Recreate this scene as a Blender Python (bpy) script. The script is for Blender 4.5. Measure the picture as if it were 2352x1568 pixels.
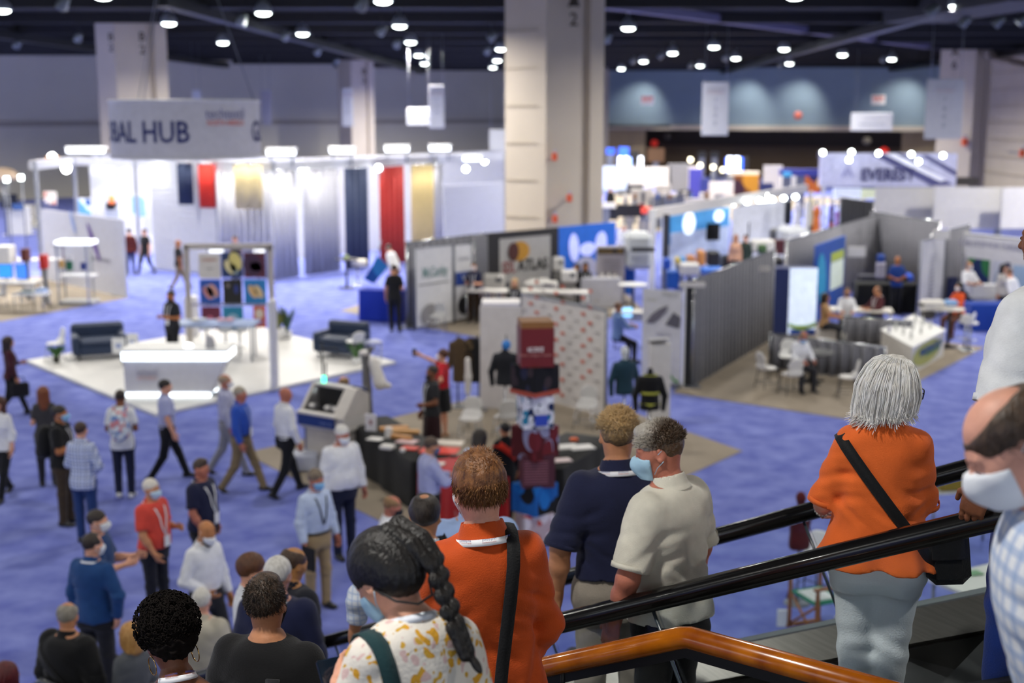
import bpy, math, random
import numpy as np
from mathutils import Vector, Matrix
rnd = random.Random(7)
for _o in list(bpy.data.objects): bpy.data.objects.remove(_o)
S = bpy.context.scene
COL = S.collection
# ------------------------------------------------------------------ camera, world, exposure
FPX, CX, CY, PITCH, EYE = 2940.0, 1176.0, 784.0, math.radians(10.1), 6.1
cam_d = bpy.data.cameras.new('camera'); cam = bpy.data.objects.new('camera', cam_d); COL.objects.link(cam)
cam.location = (0, 0, EYE); cam.rotation_euler = (math.pi / 2 - PITCH, 0, 0)
cam_d.sensor_width = 36; cam_d.lens = FPX * 36 / 2352; cam_d.clip_end = 400
cam_d.dof.use_dof = True; cam_d.dof.focus_distance = 4.75; cam_d.dof.aperture_fstop = 1.9
S.camera = cam
S.view_settings.view_transform = 'Standard'; S.view_settings.look = 'None'
S.view_settings.exposure = 0.0; S.view_settings.gamma = 1.0; S.view_settings.use_curve_mapping = False
W = bpy.data.worlds.new('lobby daylight'); S.world = W; W.use_nodes = True
W.node_tree.nodes['Background'].inputs[0].default_value = (0.86, 0.93, 1.0, 1)
W.node_tree.nodes['Background'].inputs[1].default_value = 1.25
LAMP_W = 420.0            # watts of one high-bay hall lamp
CEIL = 10.5
# ------------------------------------------------------------------ photo geometry
_F = np.array([0, math.cos(PITCH), -math.sin(PITCH)]); _D = np.array([0, -math.sin(PITCH), -math.cos(PITCH)])
def ray(x, y): return _F + np.array([1., 0, 0]) * (x - CX) / FPX + _D * (y - CY) / FPX
def G(x, y, z=0.0):
    v = ray(x, y); t = (z - EYE) / v[2]; return Vector((v[0] * t, v[1] * t, z))
def PY(x, y, yy):
    v = ray(x, y); t = yy / v[1]; return Vector((v[0] * t, yy, EYE + v[2] * t))
def hgt(base, x, y):      # height of the pixel (x, y) above the floor if it stands over the ground point base
    v = ray(x, y); return EYE + v[2] * base[1] / v[1]
def proj(p):
    q = np.array(p) - np.array([0, 0, EYE]); d = q @ _F
    return CX + FPX * q[0] / d, CY + FPX * (q @ _D) / d
# ------------------------------------------------------------------ materials
def lin(c):
    if isinstance(c, str):
        c = [int(c[i:i + 2], 16) / 255 for i in (0, 2, 4)]
    return tuple(v / 12.92 if v <= .04045 else ((v + .055) / 1.055) ** 2.4 for v in c) + (1,)
_M = {}
def node(nt, t, **kw):
    n = nt.nodes.new(t)
    for k, v in kw.items(): setattr(n, k, v)
    return n
def mat(name, col, rough=.6, metal=0, var=.12, scale=6., bump=0., bscale=60., emit=0, alpha=1, trans=0, stretch=None, sheen=0, spec=.5, col2=None, coat=0):
    key = (name, col, rough, metal, var, scale, bump, emit, alpha, col2)
    if key in _M: return _M[key]
    m = bpy.data.materials.new(name); m.use_nodes = True; nt = m.node_tree; L = nt.links.new
    b = nt.nodes['Principled BSDF']; c = lin(col)
    b.inputs['Roughness'].default_value = rough; b.inputs['Metallic'].default_value = metal
    b.inputs['Specular IOR Level'].default_value = spec
    if sheen: b.inputs['Sheen Weight'].default_value = sheen
    if coat: b.inputs['Coat Weight'].default_value = coat
    if trans: b.inputs['Transmission Weight'].default_value = trans
    tc = node(nt, 'ShaderNodeTexCoord'); mp = node(nt, 'ShaderNodeMapping'); L(tc.outputs['Object'], mp.inputs[0])
    if stretch: mp.inputs['Scale'].default_value = stretch
    nz = node(nt, 'ShaderNodeTexNoise'); nz.inputs['Scale'].default_value = scale; nz.inputs['Detail'].default_value = 4
    L(mp.outputs[0], nz.inputs['Vector'])
    rp = node(nt, 'ShaderNodeValToRGB'); L(nz.outputs['Fac'], rp.inputs[0])
    c2 = lin(col2) if col2 else tuple(min(1, v * (1 + var)) for v in c[:3]) + (1,)
    c1 = c if col2 else tuple(v * (1 - var) for v in c[:3]) + (1,)
    e = rp.color_ramp.elements; e[0].position, e[1].position = .3, .7; e[0].color, e[1].color = c1, c2
    L(rp.outputs[0], b.inputs['Base Color'])
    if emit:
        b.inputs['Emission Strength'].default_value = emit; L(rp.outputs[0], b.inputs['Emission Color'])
    if alpha < 1: b.inputs['Alpha'].default_value = alpha
    if bump:
        n2 = node(nt, 'ShaderNodeTexNoise'); n2.inputs['Scale'].default_value = bscale; n2.inputs['Detail'].default_value = 3
        L(mp.outputs[0], n2.inputs['Vector'])
        bp = node(nt, 'ShaderNodeBump'); bp.inputs['Strength'].default_value = bump; bp.inputs['Distance'].default_value = .01
        L(n2.outputs['Fac'], bp.inputs['Height']); L(bp.outputs[0], b.inputs['Normal'])
    _M[key] = m; return m
def cloth(name, col, **kw):
    d = dict(rough=.85, var=.08, scale=14, bump=.25, bscale=140, spec=.25, sheen=.12); d.update(kw); return mat(name, col, **d)
def pattern(name, base, kind, cols, sc, rough=.8, line=.25):
    """cloth or print with a real pattern: plaid lines, dots, stripes (object coordinates)"""
    key = (name, base, kind, sc)
    if key in _M: return _M[key]
    m = bpy.data.materials.new(name); m.use_nodes = True; nt = m.node_tree; L = nt.links.new
    b = nt.nodes['Principled BSDF']; b.inputs['Roughness'].default_value = rough; b.inputs['Specular IOR Level'].default_value = .25
    tc = node(nt, 'ShaderNodeTexCoord'); cur = None
    def mix(fac, a, c2):
        x = node(nt, 'ShaderNodeMix', data_type='RGBA'); L(fac, x.inputs[0])
        if isinstance(a, tuple): x.inputs[6].default_value = a
        else: L(a, x.inputs[6])
        x.inputs[7].default_value = c2; return x.outputs[2]
    cur = lin(base)
    if kind in ('plaid', 'stripe'):
        sp = node(nt, 'ShaderNodeSeparateXYZ'); L(tc.outputs['Object'], sp.inputs[0])
        axes = ('X', 'Z') if kind == 'plaid' else ('X',)
        if kind == 'hstripe': axes = ('Z',)
        for i, ax in enumerate(axes):
            for j, c in enumerate(cols):
                mu = node(nt, 'ShaderNodeMath', operation='MULTIPLY_ADD'); L(sp.outputs[ax], mu.inputs[0]); mu.inputs[1].default_value = sc; mu.inputs[2].default_value = j * .5
                fr = node(nt, 'ShaderNodeMath', operation='FRACT'); L(mu.outputs[0], fr.inputs[0])
                lt = node(nt, 'ShaderNodeMath', operation='LESS_THAN'); L(fr.outputs[0], lt.inputs[0]); lt.inputs[1].default_value = line
                mm = node(nt, 'ShaderNodeMath', operation='MULTIPLY'); L(lt.outputs[0], mm.inputs[0]); mm.inputs[1].default_value = .6
                cur = mix(mm.outputs[0], cur, lin(c))
    else:
        for j, c in enumerate(cols):
            vo = node(nt, 'ShaderNodeTexVoronoi'); vo.inputs['Scale'].default_value = sc * (1 + .35 * j); 
            mp = node(nt, 'ShaderNodeMapping'); mp.inputs['Location'].default_value = (j * 3.7, j * 1.3, j * 2.1); mp.inputs['Scale'].default_value = (1, 1, .75)
            nz = node(nt, 'ShaderNodeTexNoise'); nz.inputs['Scale'].default_value = sc * .6
            L(tc.outputs['Object'], nz.inputs['Vector'])
            mv = node(nt, 'ShaderNodeMix', data_type='RGBA'); mv.inputs[0].default_value = .08; L(tc.outputs['Object'], mv.inputs[6]); L(nz.outputs['Color'], mv.inputs[7])
            L(mv.outputs[2], mp.inputs[0]); L(mp.outputs[0], vo.inputs['Vector'])
            lt = node(nt, 'ShaderNodeMath', operation='LESS_THAN'); L(vo.outputs['Distance'], lt.inputs[0]); lt.inputs[1].default_value = line
            cur = mix(lt.outputs[0], cur, lin(c))
    L(cur, b.inputs['Base Color']) if not isinstance(cur, tuple) else None
    n2 = node(nt, 'ShaderNodeTexNoise'); n2.inputs['Scale'].default_value = 120; L(tc.outputs['Object'], n2.inputs['Vector'])
    bp = node(nt, 'ShaderNodeBump'); bp.inputs['Strength'].default_value = .2; bp.inputs['Distance'].default_value = .01
    L(n2.outputs['Fac'], bp.inputs['Height']); L(bp.outputs[0], b.inputs['Normal'])
    _M[key] = m; return m
def glass(name, tint=(1, 1, 1), refl=.08, keep=.95):
    key = (name, tint, refl, keep)
    if key in _M: return _M[key]
    m = bpy.data.materials.new(name); m.use_nodes = True; nt = m.node_tree; nt.nodes.clear(); L = nt.links.new
    o = node(nt, 'ShaderNodeOutputMaterial'); t = node(nt, 'ShaderNodeBsdfTransparent'); g = node(nt, 'ShaderNodeBsdfGlossy')
    t.inputs[0].default_value = tuple(v * keep for v in tint) + (1,); g.inputs['Roughness'].default_value = .02
    fr = node(nt, 'ShaderNodeFresnel'); fr.inputs[0].default_value = 1.45
    mu = node(nt, 'ShaderNodeMath', operation='MULTIPLY'); L(fr.outputs[0], mu.inputs[0]); mu.inputs[1].default_value = refl * 6
    x = node(nt, 'ShaderNodeMixShader'); L(mu.outputs[0], x.inputs[0]); L(t.outputs[0], x.inputs[1]); L(g.outputs[0], x.inputs[2]); L(x.outputs[0], o.inputs[0])
    _M[key] = m; return m
def sheer(name, col, a):
    key = (name, col, a)
    if key in _M: return _M[key]
    m = mat(name, col, rough=.9, alpha=a, var=.05); _M[key] = m; return m
# ------------------------------------------------------------------ objects
def tag(o, label=None, cat=None, group=None, kind=None):
    if label: o['label'] = label
    if cat: o['category'] = cat
    if group: o['group'] = group
    if kind: o['kind'] = kind
    return o
def link(o, parent=None):
    COL.objects.link(o)
    if parent is not None: o.parent = parent
    return o
def root(name, label, cat, loc=(0, 0, 0), rz=0, group=None):
    o = bpy.data.objects.new(name, None); o.empty_display_size = .1; link(o); o.location = loc; o.rotation_euler = (0, 0, rz)
    return tag(o, label, cat, group)
def np_mesh(name, V, Fq, m, parent=None, smooth=True):
    """V (n,3); Fq (k,4) quads or list of index lists"""
    me = bpy.data.meshes.new(name)
    if isinstance(Fq, np.ndarray):
        me.vertices.add(len(V)); me.vertices.foreach_set('co', np.asarray(V, np.float32).ravel())
        k, w = Fq.shape; me.loops.add(k * w); me.loops.foreach_set('vertex_index', Fq.astype(np.int32).ravel())
        me.polygons.add(k); me.polygons.foreach_set('loop_start', np.arange(0, k * w, w, dtype=np.int32))
        me.update(calc_edges=True)
    else:
        me.from_pydata([tuple(v) for v in V], [], Fq); me.update()
    if smooth: me.polygons.foreach_set('use_smooth', np.ones(len(me.polygons), bool))
    me.materials.append(m); o = bpy.data.objects.new(name, me); return link(o, parent)
class MB:
    """collects boxes, bars, tubes, lathes and prisms; build() links them as ONE mesh object"""
    def __init__(s): s.v = []; s.f = []; s.sm = []
    def add(s, V, Fs, sm=False):
        o = len(s.v); s.v += [tuple(v) for v in V]; s.f += [[i + o for i in f] for f in Fs]; s.sm += [sm] * len(Fs); return s
    def box(s, c, d, rz=0, M=None, bev=0):
        x, y, z = d[0] / 2, d[1] / 2, d[2] / 2
        if bev:
            b = min(bev, x * .9, y * .9, z * .9); rings = []
            for zz, k in ((-z, b), (-z + b, 0), (z - b, 0), (z, b)):
                X, Y = x - k, y - k; xb, yb = x - b, y - b
                rings.append([(xb, Y, zz), (-xb, Y, zz), (-X, yb, zz), (-X, -yb, zz), (-xb, -Y, zz), (xb, -Y, zz), (X, -yb, zz), (X, yb, zz)])
            V = [p for r in rings for p in r]; Fs = []
            for r in range(3):
                for i in range(8): j = (i + 1) % 8; Fs.append([r * 8 + i, r * 8 + j, r * 8 + 8 + j, r * 8 + 8 + i])
            Fs.append(list(range(7, -1, -1))); Fs.append(list(range(24, 32)))
        else:
            V = [(sx * x, sy * y, sz * z) for sz in (-1, 1) for sy in (-1, 1) for sx in (-1, 1)]
            Fs = [[0, 2, 3, 1], [4, 5, 7, 6], [0, 1, 5, 4], [2, 6, 7, 3], [0, 4, 6, 2], [1, 3, 7, 5]]
        R = M if M is not None else Matrix.Rotation(rz, 4, 'Z')
        return s.add([(R @ Vector(v)) + Vector(c) for v in V], Fs)
    def tube(s, pts, r, n=8, close=True):
        pts = [Vector(p) for p in pts]; rs = r if isinstance(r, (list, tuple)) else [r] * len(pts); V = []; Fs = []
        up = None
        for i, p in enumerate(pts):
            t = (pts[min(i + 1, len(pts) - 1)] - pts[max(i - 1, 0)]).normalized()
            if up is None: up = Vector((0, 0, 1)) if abs(t.z) < .9 else Vector((1, 0, 0))
            u = (up - t * up.dot(t)).normalized(); w = t.cross(u); up = u
            for k in range(n):
                a = 2 * math.pi * k / n; V.append(p + (u * math.cos(a) + w * math.sin(a)) * rs[i])
        for i in range(len(pts) - 1):
            for k in range(n): j = (k + 1) % n; Fs.append([i * n + k, i * n + j, i * n + n + j, i * n + n + k])
        if close: Fs.append(list(range(n - 1, -1, -1))); Fs.append([(len(pts) - 1) * n + k for k in range(n)])
        return s.add(V, Fs, True)
    def cyl(s, c, r, h, n=20): return s.tube([c, (c[0], c[1], c[2] + h)], r, n)
    def lathe(s, prof, c=(0, 0, 0), n=24, sy=1):
        V = []; Fs = []
        for r, z in prof:
            for k in range(n): a = 2 * math.pi * k / n; V.append((c[0] + r * math.cos(a), c[1] + r * sy * math.sin(a), c[2] + z))
        for i in range(len(prof) - 1):
            for k in range(n): j = (k + 1) % n; Fs.append([i * n + k, i * n + j, i * n + n + j, i * n + n + k])
        Fs.append(list(range(n - 1, -1, -1))); Fs.append([(len(prof) - 1) * n + k for k in range(n)])
        return s.add(V, Fs, True)
    def prism(s, poly, z0, z1):
        n = len(poly); V = [(p[0], p[1], z0) for p in poly] + [(p[0], p[1], z1) for p in poly]
        return s.add(V, [list(range(n - 1, -1, -1)), list(range(n, 2 * n))] + [[i, (i + 1) % n, n + (i + 1) % n, n + i] for i in range(n)])
    def slab(s, quad, t):
        """a quad of 4 points thickened by t along its normal"""
        q = [Vector(p) for p in quad]; nn = (q[1] - q[0]).cross(q[3] - q[0]).normalized() * t
        V = q + [p + nn for p in q]
        return s.add(V, [[3, 2, 1, 0], [4, 5, 6, 7]] + [[i, (i + 1) % 4, 4 + (i + 1) % 4, 4 + i] for i in range(4)])
    def build(s, name, m, parent=None, **kw):
        me = bpy.data.meshes.new(name); me.from_pydata(s.v, [], s.f); me.update()
        me.polygons.foreach_set('use_smooth', np.array(s.sm, bool)); me.materials.append(m)
        o = link(bpy.data.objects.new(name, me), parent); tag(o, **kw); return o
def copy_tree(o, parent=None):
    c = o.copy(); COL.objects.link(c)
    if parent is not None: c.parent = parent
    for ch in list(o.children): copy_tree(ch, c)
    return c
def text_np(txt, size=1.0, bold=0.0):
    cu = bpy.data.curves.new('txt', 'FONT'); cu.body = txt; cu.size = size; cu.align_x = 'CENTER'; cu.align_y = 'CENTER'; cu.resolution_u = 2; cu.offset = bold
    ob = bpy.data.objects.new('txt', cu); me = ob.to_mesh()
    V = np.array([v.co[:] for v in me.vertices]).reshape(-1, 3); Fs = [list(p.vertices) for p in me.polygons]
    ob.to_mesh_clear(); bpy.data.objects.remove(ob); bpy.data.curves.remove(cu); return V, Fs
def lettering(txt, size, M, m, parent=None, bold=0.0, fit=None, name='lettering', thick=.004):
    V, Fs = text_np(txt, size, bold)
    if len(V) == 0: return None
    if fit:
        w = V[:, 0].max() - V[:, 0].min()
        V[:, 0] *= fit / w
    n = len(V); V2 = V.copy(); V2[:, 2] += thick
    A = [M @ Vector(v) for v in np.vstack([V, V2])]
    return np_mesh(name, A, [f[::-1] for f in Fs] + [[i + n for i in f] for f in Fs], m, parent, False)
def wallM(c, rz):
    """frame of a vertical board whose face looks along the local -Y after rotating by rz: text x to the right, y up, z out"""
    return Matrix.Translation(c) @ Matrix.Rotation(rz, 4, 'Z') @ Matrix.Rotation(math.pi / 2, 4, 'X')
def faceang(a, b):
    """rz for a board running from a (left) to b (right) as seen by the viewer in front"""
    return math.atan2(b[1] - a[1], b[0] - a[0])
# ------------------------------------------------------------------ signed-distance bodies
def v3(a): return np.asarray(a, np.float64)
def smin(a, b, k):
    if k <= 0: return np.minimum(a, b)
    h = np.maximum(k - np.abs(a - b), 0) / k
    return np.minimum(a, b) - h * h * k * .25
def CONE(a, b, ra, rb, k=.02, op='u', fl=None):
    """tapering capsule; fl = (axis, factor) flattens it across that axis"""
    a, b = v3(a), v3(b); R = max(ra, rb); bb = (np.minimum(a, b) - R, np.maximum(a, b) + R); ab = b - a; L2 = max(ab @ ab, 1e-9)
    def fn(x, y, z):
        px, py, pz = x - a[0], y - a[1], z - a[2]
        t = np.clip((px * ab[0] + py * ab[1] + pz * ab[2]) / L2, 0, 1)
        return np.sqrt((px - t * ab[0]) ** 2 + (py - t * ab[1]) ** 2 + (pz - t * ab[2]) ** 2) - (ra + (rb - ra) * t)
    return (op, k, bb, fn)
def ELL(c, r, k=.02, op='u', R=None):
    c, r = v3(c), v3(r); m = r.max() if R is not None else r; bb = (c - m, c + m)
    def fn(x, y, z):
        px, py, pz = x - c[0], y - c[1], z - c[2]
        if R is not None:
            px, py, pz = (R[0][i] * 1. * px + R[1][i] * py + R[2][i] * pz for i in range(3))
        k0 = np.sqrt((px / r[0]) ** 2 + (py / r[1]) ** 2 + (pz / r[2]) ** 2)
        k1 = np.sqrt((px / r[0] ** 2) ** 2 + (py / r[1] ** 2) ** 2 + (pz / r[2] ** 2) ** 2) + 1e-9
        return k0 * (k0 - 1) / k1
    return (op, k, bb, fn)
def LOFT(prof, M, k=.03, op='u', e=2.35, pad=.0):
    """stack of superellipses (z, rx, ry, cy) in the frame M (4x4 numpy, local -> body)"""
    P = np.array(prof, float); z = np.linspace(P[0, 0], P[-1, 0], 60)
    T = [np.interp(z, P[:, 0], P[:, i]) for i in (1, 2, 3)]
    for _ in range(4): T = [np.concatenate([t[:1], (t[:-2] + 2 * t[1:-1] + t[2:]) / 4, t[-1:]]) for t in T]
    Mi = np.linalg.inv(M); rx, ry = P[:, 1].max() + pad, (P[:, 2] + abs(P[:, 3])).max() + pad
    cs = np.array([[sx * rx, sy * ry, zz, 1] for sx in (-1, 1) for sy in (-1, 1) for zz in (P[0, 0], P[-1, 0])]) @ M.T
    bb = (cs[:, :3].min(0), cs[:, :3].max(0))
    def fn(x, y, zz):
        X = Mi[0, 0] * x + Mi[0, 1] * y + Mi[0, 2] * zz + Mi[0, 3]; Y = Mi[1, 0] * x + Mi[1, 1] * y + Mi[1, 2] * zz + Mi[1, 3]
        Z = Mi[2, 0] * x + Mi[2, 1] * y + Mi[2, 2] * zz + Mi[2, 3]
        a, b, c = (np.interp(Z, z, t) for t in T)
        q = (np.abs(X / a) ** e + np.abs((Y - c) / b) ** e) ** (1 / e)
        d = (q - 1) * np.minimum(a, b) * .95
        return np.maximum(d, np.maximum(P[0, 0] - Z, Z - P[-1, 0]))
    return (op, k, bb, fn)
def PLANE(p, nrm, op='i', bb=None, k=0):
    """keeps the side opposite to nrm"""
    p, nrm = v3(p), v3(nrm); nrm = nrm / np.linalg.norm(nrm)
    return (op, k, bb, lambda x, y, z: (x - p[0]) * nrm[0] + (y - p[1]) * nrm[1] + (z - p[2]) * nrm[2])
def CUT(pr, p, nrm):
    """a primitive ended flat by a plane"""
    p, nrm = v3(p), v3(nrm); nrm = nrm / np.linalg.norm(nrm); op, k, bb, fn = pr
    return (op, k, bb, lambda x, y, z: np.maximum(fn(x, y, z), (x - p[0]) * nrm[0] + (y - p[1]) * nrm[1] + (z - p[2]) * nrm[2]))
def field_at(prims, P):
    P = np.asarray(P, float); F = np.full(len(P), 9.)
    for op, k, bb, fn in prims:
        d = fn(P[:, 0], P[:, 1], P[:, 2])
        F = smin(F, d, k) if op == 'u' else (-smin(-F, d, k) if op == 's' else np.maximum(F, d))
    return F
_OFF = [(i, j, k) for i in (0, 1) for j in (0, 1) for k in (0, 1)]
def sdf_mesh(prims, res, disp=None):
    us = [p for p in prims if p[0] == 'u']
    lo = np.min([p[2][0] for p in us], 0) - 3 * res; hi = np.max([p[2][1] for p in us], 0) + 3 * res
    if disp is not None: lo -= .02; hi += .02
    n = np.ceil((hi - lo) / res).astype(int) + 1
    ax = [lo[i] + res * np.arange(n[i]) for i in range(3)]
    F = np.full(n, .2, np.float32)
    for op, k, bb, fn in prims:
        if bb is None: sl = [slice(0, n[i]) for i in range(3)]
        else:
            mg = k + 3 * res + (.02 if disp is not None else 0)
            sl = [slice(max(0, int((bb[0][i] - mg - lo[i]) / res)), min(n[i], int((bb[1][i] + mg - lo[i]) / res) + 2)) for i in range(3)]
        X = ax[0][sl[0]][:, None, None]; Y = ax[1][sl[1]][None, :, None]; Z = ax[2][sl[2]][None, None, :]
        d = fn(X, Y, Z).astype(np.float32); T = tuple(sl)
        F[T] = smin(F[T], d, k) if op == 'u' else (-smin(-F[T], d, k) if op == 's' else np.maximum(F[T], d))
    if disp is not None:
        m = np.argwhere(np.abs(F) < .05); P = lo + res * m; F[m[:, 0], m[:, 1], m[:, 2]] += disp(P).astype(np.float32)
    s = F < 0; c = np.zeros(np.array(F.shape) - 1, np.int8)
    def cs(A, o): return A[o[0]:A.shape[0] - 1 + o[0], o[1]:A.shape[1] - 1 + o[1], o[2]:A.shape[2] - 1 + o[2]]
    for o in _OFF: c += cs(s, o)
    act = (c > 0) & (c < 8); I = np.argwhere(act)
    if not len(I): return np.zeros((0, 3)), np.zeros((0, 4), int)
    val = {o: F[I[:, 0] + o[0], I[:, 1] + o[1], I[:, 2] + o[2]] for o in _OFF}
    acc = np.zeros((len(I), 3)); cnt = np.zeros(len(I))
    for a in _OFF:
        for d in range(3):
            if a[d]: continue
            b = tuple(a[i] + (i == d) for i in range(3)); f0, f1 = val[a], val[b]; x = (f0 < 0) != (f1 < 0)
            t = np.where(x, f0 / np.where(x, f0 - f1, 1), 0); p = np.tile(np.array(a, float), (len(I), 1)); p[:, d] += t
            acc += p * x[:, None]; cnt += x
    V = lo + res * (I + acc / cnt[:, None])
    vid = np.full(act.shape, -1, np.int64); vid[act] = np.arange(len(I)); quads = []
    for d in range(3):
        e1, e2 = (d + 1) % 3, (d + 2) % 3
        s0 = np.take(s, range(0, s.shape[d] - 1), d); s1 = np.take(s, range(1, s.shape[d]), d)
        E = np.argwhere(s0 != s1); E = E[(E[:, e1] > 0) & (E[:, e2] > 0) & (E[:, e1] < s.shape[e1] - 1) & (E[:, e2] < s.shape[e2] - 1)]
        if not len(E): continue
        inside0 = s0[E[:, 0], E[:, 1], E[:, 2]]
        def vv(a, b):
            Q = E.copy(); Q[:, e1] -= a; Q[:, e2] -= b; return vid[Q[:, 0], Q[:, 1], Q[:, 2]]
        q = np.stack([vv(0, 0), vv(1, 0), vv(1, 1), vv(0, 1)], 1); q = np.where(inside0[:, None], q, q[:, ::-1]); quads.append(q)
    Q = np.vstack(quads); Q = Q[(Q >= 0).all(1)]
    return V, Q
def join(parts):
    V = []; Q = []; o = 0
    for v, q in parts:
        if len(v) == 0: continue
        V.append(v); Q.append(q + o); o += len(v)
    return np.vstack(V), np.vstack(Q)
def wob(P, fx, fy, fz, ph=0.):
    x, y, z = P[:, 0] * fx, P[:, 1] * fy, P[:, 2] * fz
    return (np.sin(x + 1.7 * np.sin(y * .7 + ph) + z * .6 + ph) + np.sin(y * 1.3 + 1.3 * np.sin(z * .9 + 2.1 + ph) - x * .4) + np.sin(z * 1.1 + 1.5 * np.sin(x * .8 + 1.1) + ph * 2)) / 3
# ------------------------------------------------------------------ people
SKIN = dict(light='dba083', pink='d39a84', tan='c08560', brown='7a4a30', dark='4a2c1e', ruddy='b5705a')
def skin_m(t): return mat('skin ' + t, SKIN.get(t, t), rough=.5, var=.14, scale=18, bump=.12, bscale=110, spec=.4)
def hair_m(c, c2=None): return mat('hair', c, rough=.45, col2=c2, var=.35, scale=55, stretch=(1, 1, .35), bump=.6, bscale=120, spec=.45)
def hair_grad(lo, hi, zlo, zhi, ax='Z'):
    """hair that changes colour along the head (silver front, dark nape ...), body coordinates"""
    key = ('hairgrad', lo, hi, zlo, zhi, ax)
    if key in _M: return _M[key]
    m = bpy.data.materials.new('hair two tone'); m.use_nodes = True; nt = m.node_tree; L = nt.links.new; b = nt.nodes['Principled BSDF']
    b.inputs['Roughness'].default_value = .45
    tc = node(nt, 'ShaderNodeTexCoord'); sp = node(nt, 'ShaderNodeSeparateXYZ'); L(tc.outputs['Object'], sp.inputs[0])
    nz = node(nt, 'ShaderNodeTexNoise'); nz.inputs['Scale'].default_value = 70; L(tc.outputs['Object'], nz.inputs['Vector'])
    mr = node(nt, 'ShaderNodeMapRange'); L(sp.outputs[ax], mr.inputs[0]); mr.inputs[1].default_value = zlo; mr.inputs[2].default_value = zhi
    ma = node(nt, 'ShaderNodeMath', operation='MULTIPLY_ADD'); L(nz.outputs['Fac'], ma.inputs[0]); ma.inputs[1].default_value = .9; ma.inputs[2].default_value = -.45
    ad = node(nt, 'ShaderNodeMath', operation='ADD', use_clamp=True); L(mr.outputs[0], ad.inputs[0]); L(ma.outputs[0], ad.inputs[1])
    x = node(nt, 'ShaderNodeMix', data_type='RGBA'); L(ad.outputs[0], x.inputs[0]); x.inputs[6].default_value = lin(lo); x.inputs[7].default_value = lin(hi)
    L(x.outputs[2], b.inputs['Base Color'])
    bp = node(nt, 'ShaderNodeBump'); bp.inputs['Strength'].default_value = .5; bp.inputs['Distance'].default_value = .01; L(nz.outputs['Fac'], bp.inputs['Height']); L(bp.outputs[0], b.inputs['Normal'])
    _M[key] = m; return m
PM = [(.78, .150, .110, 0), (.84, .168, .118, -.004), (.92, .170, .118, -.006), (1.0, .160, .110, 0), (1.08, .153, .108, .004), (1.18, .162, .113, .006),
      (1.28, .176, .120, .004), (1.36, .184, .114, -.002), (1.415, .172, .098, -.008), (1.455, .128, .080, -.010), (1.485, .084, .066, -.010), (1.515, .060, .058, -.008)]
PF = [(.78, .155, .112, 0), (.84, .176, .122, -.006), (.92, .176, .120, -.008), (1.0, .150, .104, 0), (1.08, .134, .098, .004), (1.18, .145, .106, .010),
      (1.27, .158, .124, .020), (1.36, .165, .108, .004), (1.415, .155, .092, -.006), (1.455, .115, .074, -.010), (1.485, .075, .060, -.010), (1.515, .055, .053, -.008)]
ARM = dict(down=((.16, -.04, -1), (.06, .14, -1)), slack=((.2, .02, -1), (.05, .35, -1)), bent=((.15, .0, -1), (-.25, .95, .12)), front=((.22, .12, -1), (-.75, .65, -.25)),
           hip=((.75, -.35, -.75), (-.85, .45, -.35)), back=((.12, -.45, -1), (.02, -.25, -1)), fwd=((.12, .45, -1), (.0, .75, -.75)), rail=((.25, .45, -1), (.05, .9, -.45)),
           phone=((.2, .25, -1), (-.35, .8, .5)), table=((.2, .55, -.9), (-.3, .95, -.1)), face=((.25, .5, -.8), (-.35, .5, .9)), point=((.55, .75, .35), (.55, .8, .4)))
LEG = dict(stand=((.05, .02), (.05, .02)), step=((.42, .1), (-.22, .35)), step2=((-.22, .35), (.42, .1)), ease=((.10, .12), (.0, .02)), sit=((1.5, 1.5), (1.5, 1.5)), perch=((1.15, 1.2), (1.2, 1.2)))
def rotm(rx=0, ry=0, rz=0): return np.array(Matrix.Rotation(rz, 4, 'Z') @ Matrix.Rotation(ry, 4, 'Y') @ Matrix.Rotation(rx, 4, 'X'))
def trm(x, y, z): m = np.eye(4); m[:3, 3] = (x, y, z); return m
def ap(M, p): return M[:3, :3] @ v3(p) + M[:3, 3]
def unit(v): v = v3(v); return v / np.linalg.norm(v)
def hand_prims(w, d, nrm, right, curl=.5, sc=1., thumb=True):
    d = unit(d); nrm = v3(nrm) - d * (v3(nrm) @ d); nrm = unit(nrm); t = np.cross(d, nrm) * (1 if right else -1); pr = []
    pr.append(CONE(w - d * .02, w + d * .03, .026 * sc, .028 * sc, .02)); R = np.stack([t, d, nrm], 1)
    pr.append(ELL(w + d * .058 * sc, (.043 * sc, .055 * sc, .0175 * sc), .015, R=R))
    for i, (o, L) in enumerate(((.030, .072), (.0105, .080), (-.0105, .074), (-.029, .058))):
        p = w + d * (.092 - .004 * abs(i - 1)) * sc + t * o * sc; ang = .18 + .12 * i * curl; q = p - d * .018
        for f in (.45, .3, .25):
            dd = d * math.cos(ang) + nrm * math.sin(ang); p2 = p + dd * L * f * sc
            pr.append(CONE(p, p2, .0092 * sc, .0080 * sc, .004)); p = p2; ang += curl * .85
        pr.append(CONE(q, w + d * .095 * sc + t * o * sc, .010 * sc, .0095 * sc, .008))
    if thumb:
        p = w + d * .028 * sc + t * .030 * sc; dd = unit(d * .65 + t * .62 + nrm * .42); p2 = p + dd * .042 * sc; pr.append(CONE(p, p2, .0135 * sc, .0105 * sc, .012))
        dd = unit(d * .9 + t * .2 + nrm * .4); p3 = p2 + dd * .034 * sc; pr.append(CONE(p2, p3, .0105 * sc, .0085 * sc, .004))
    return pr
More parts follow.
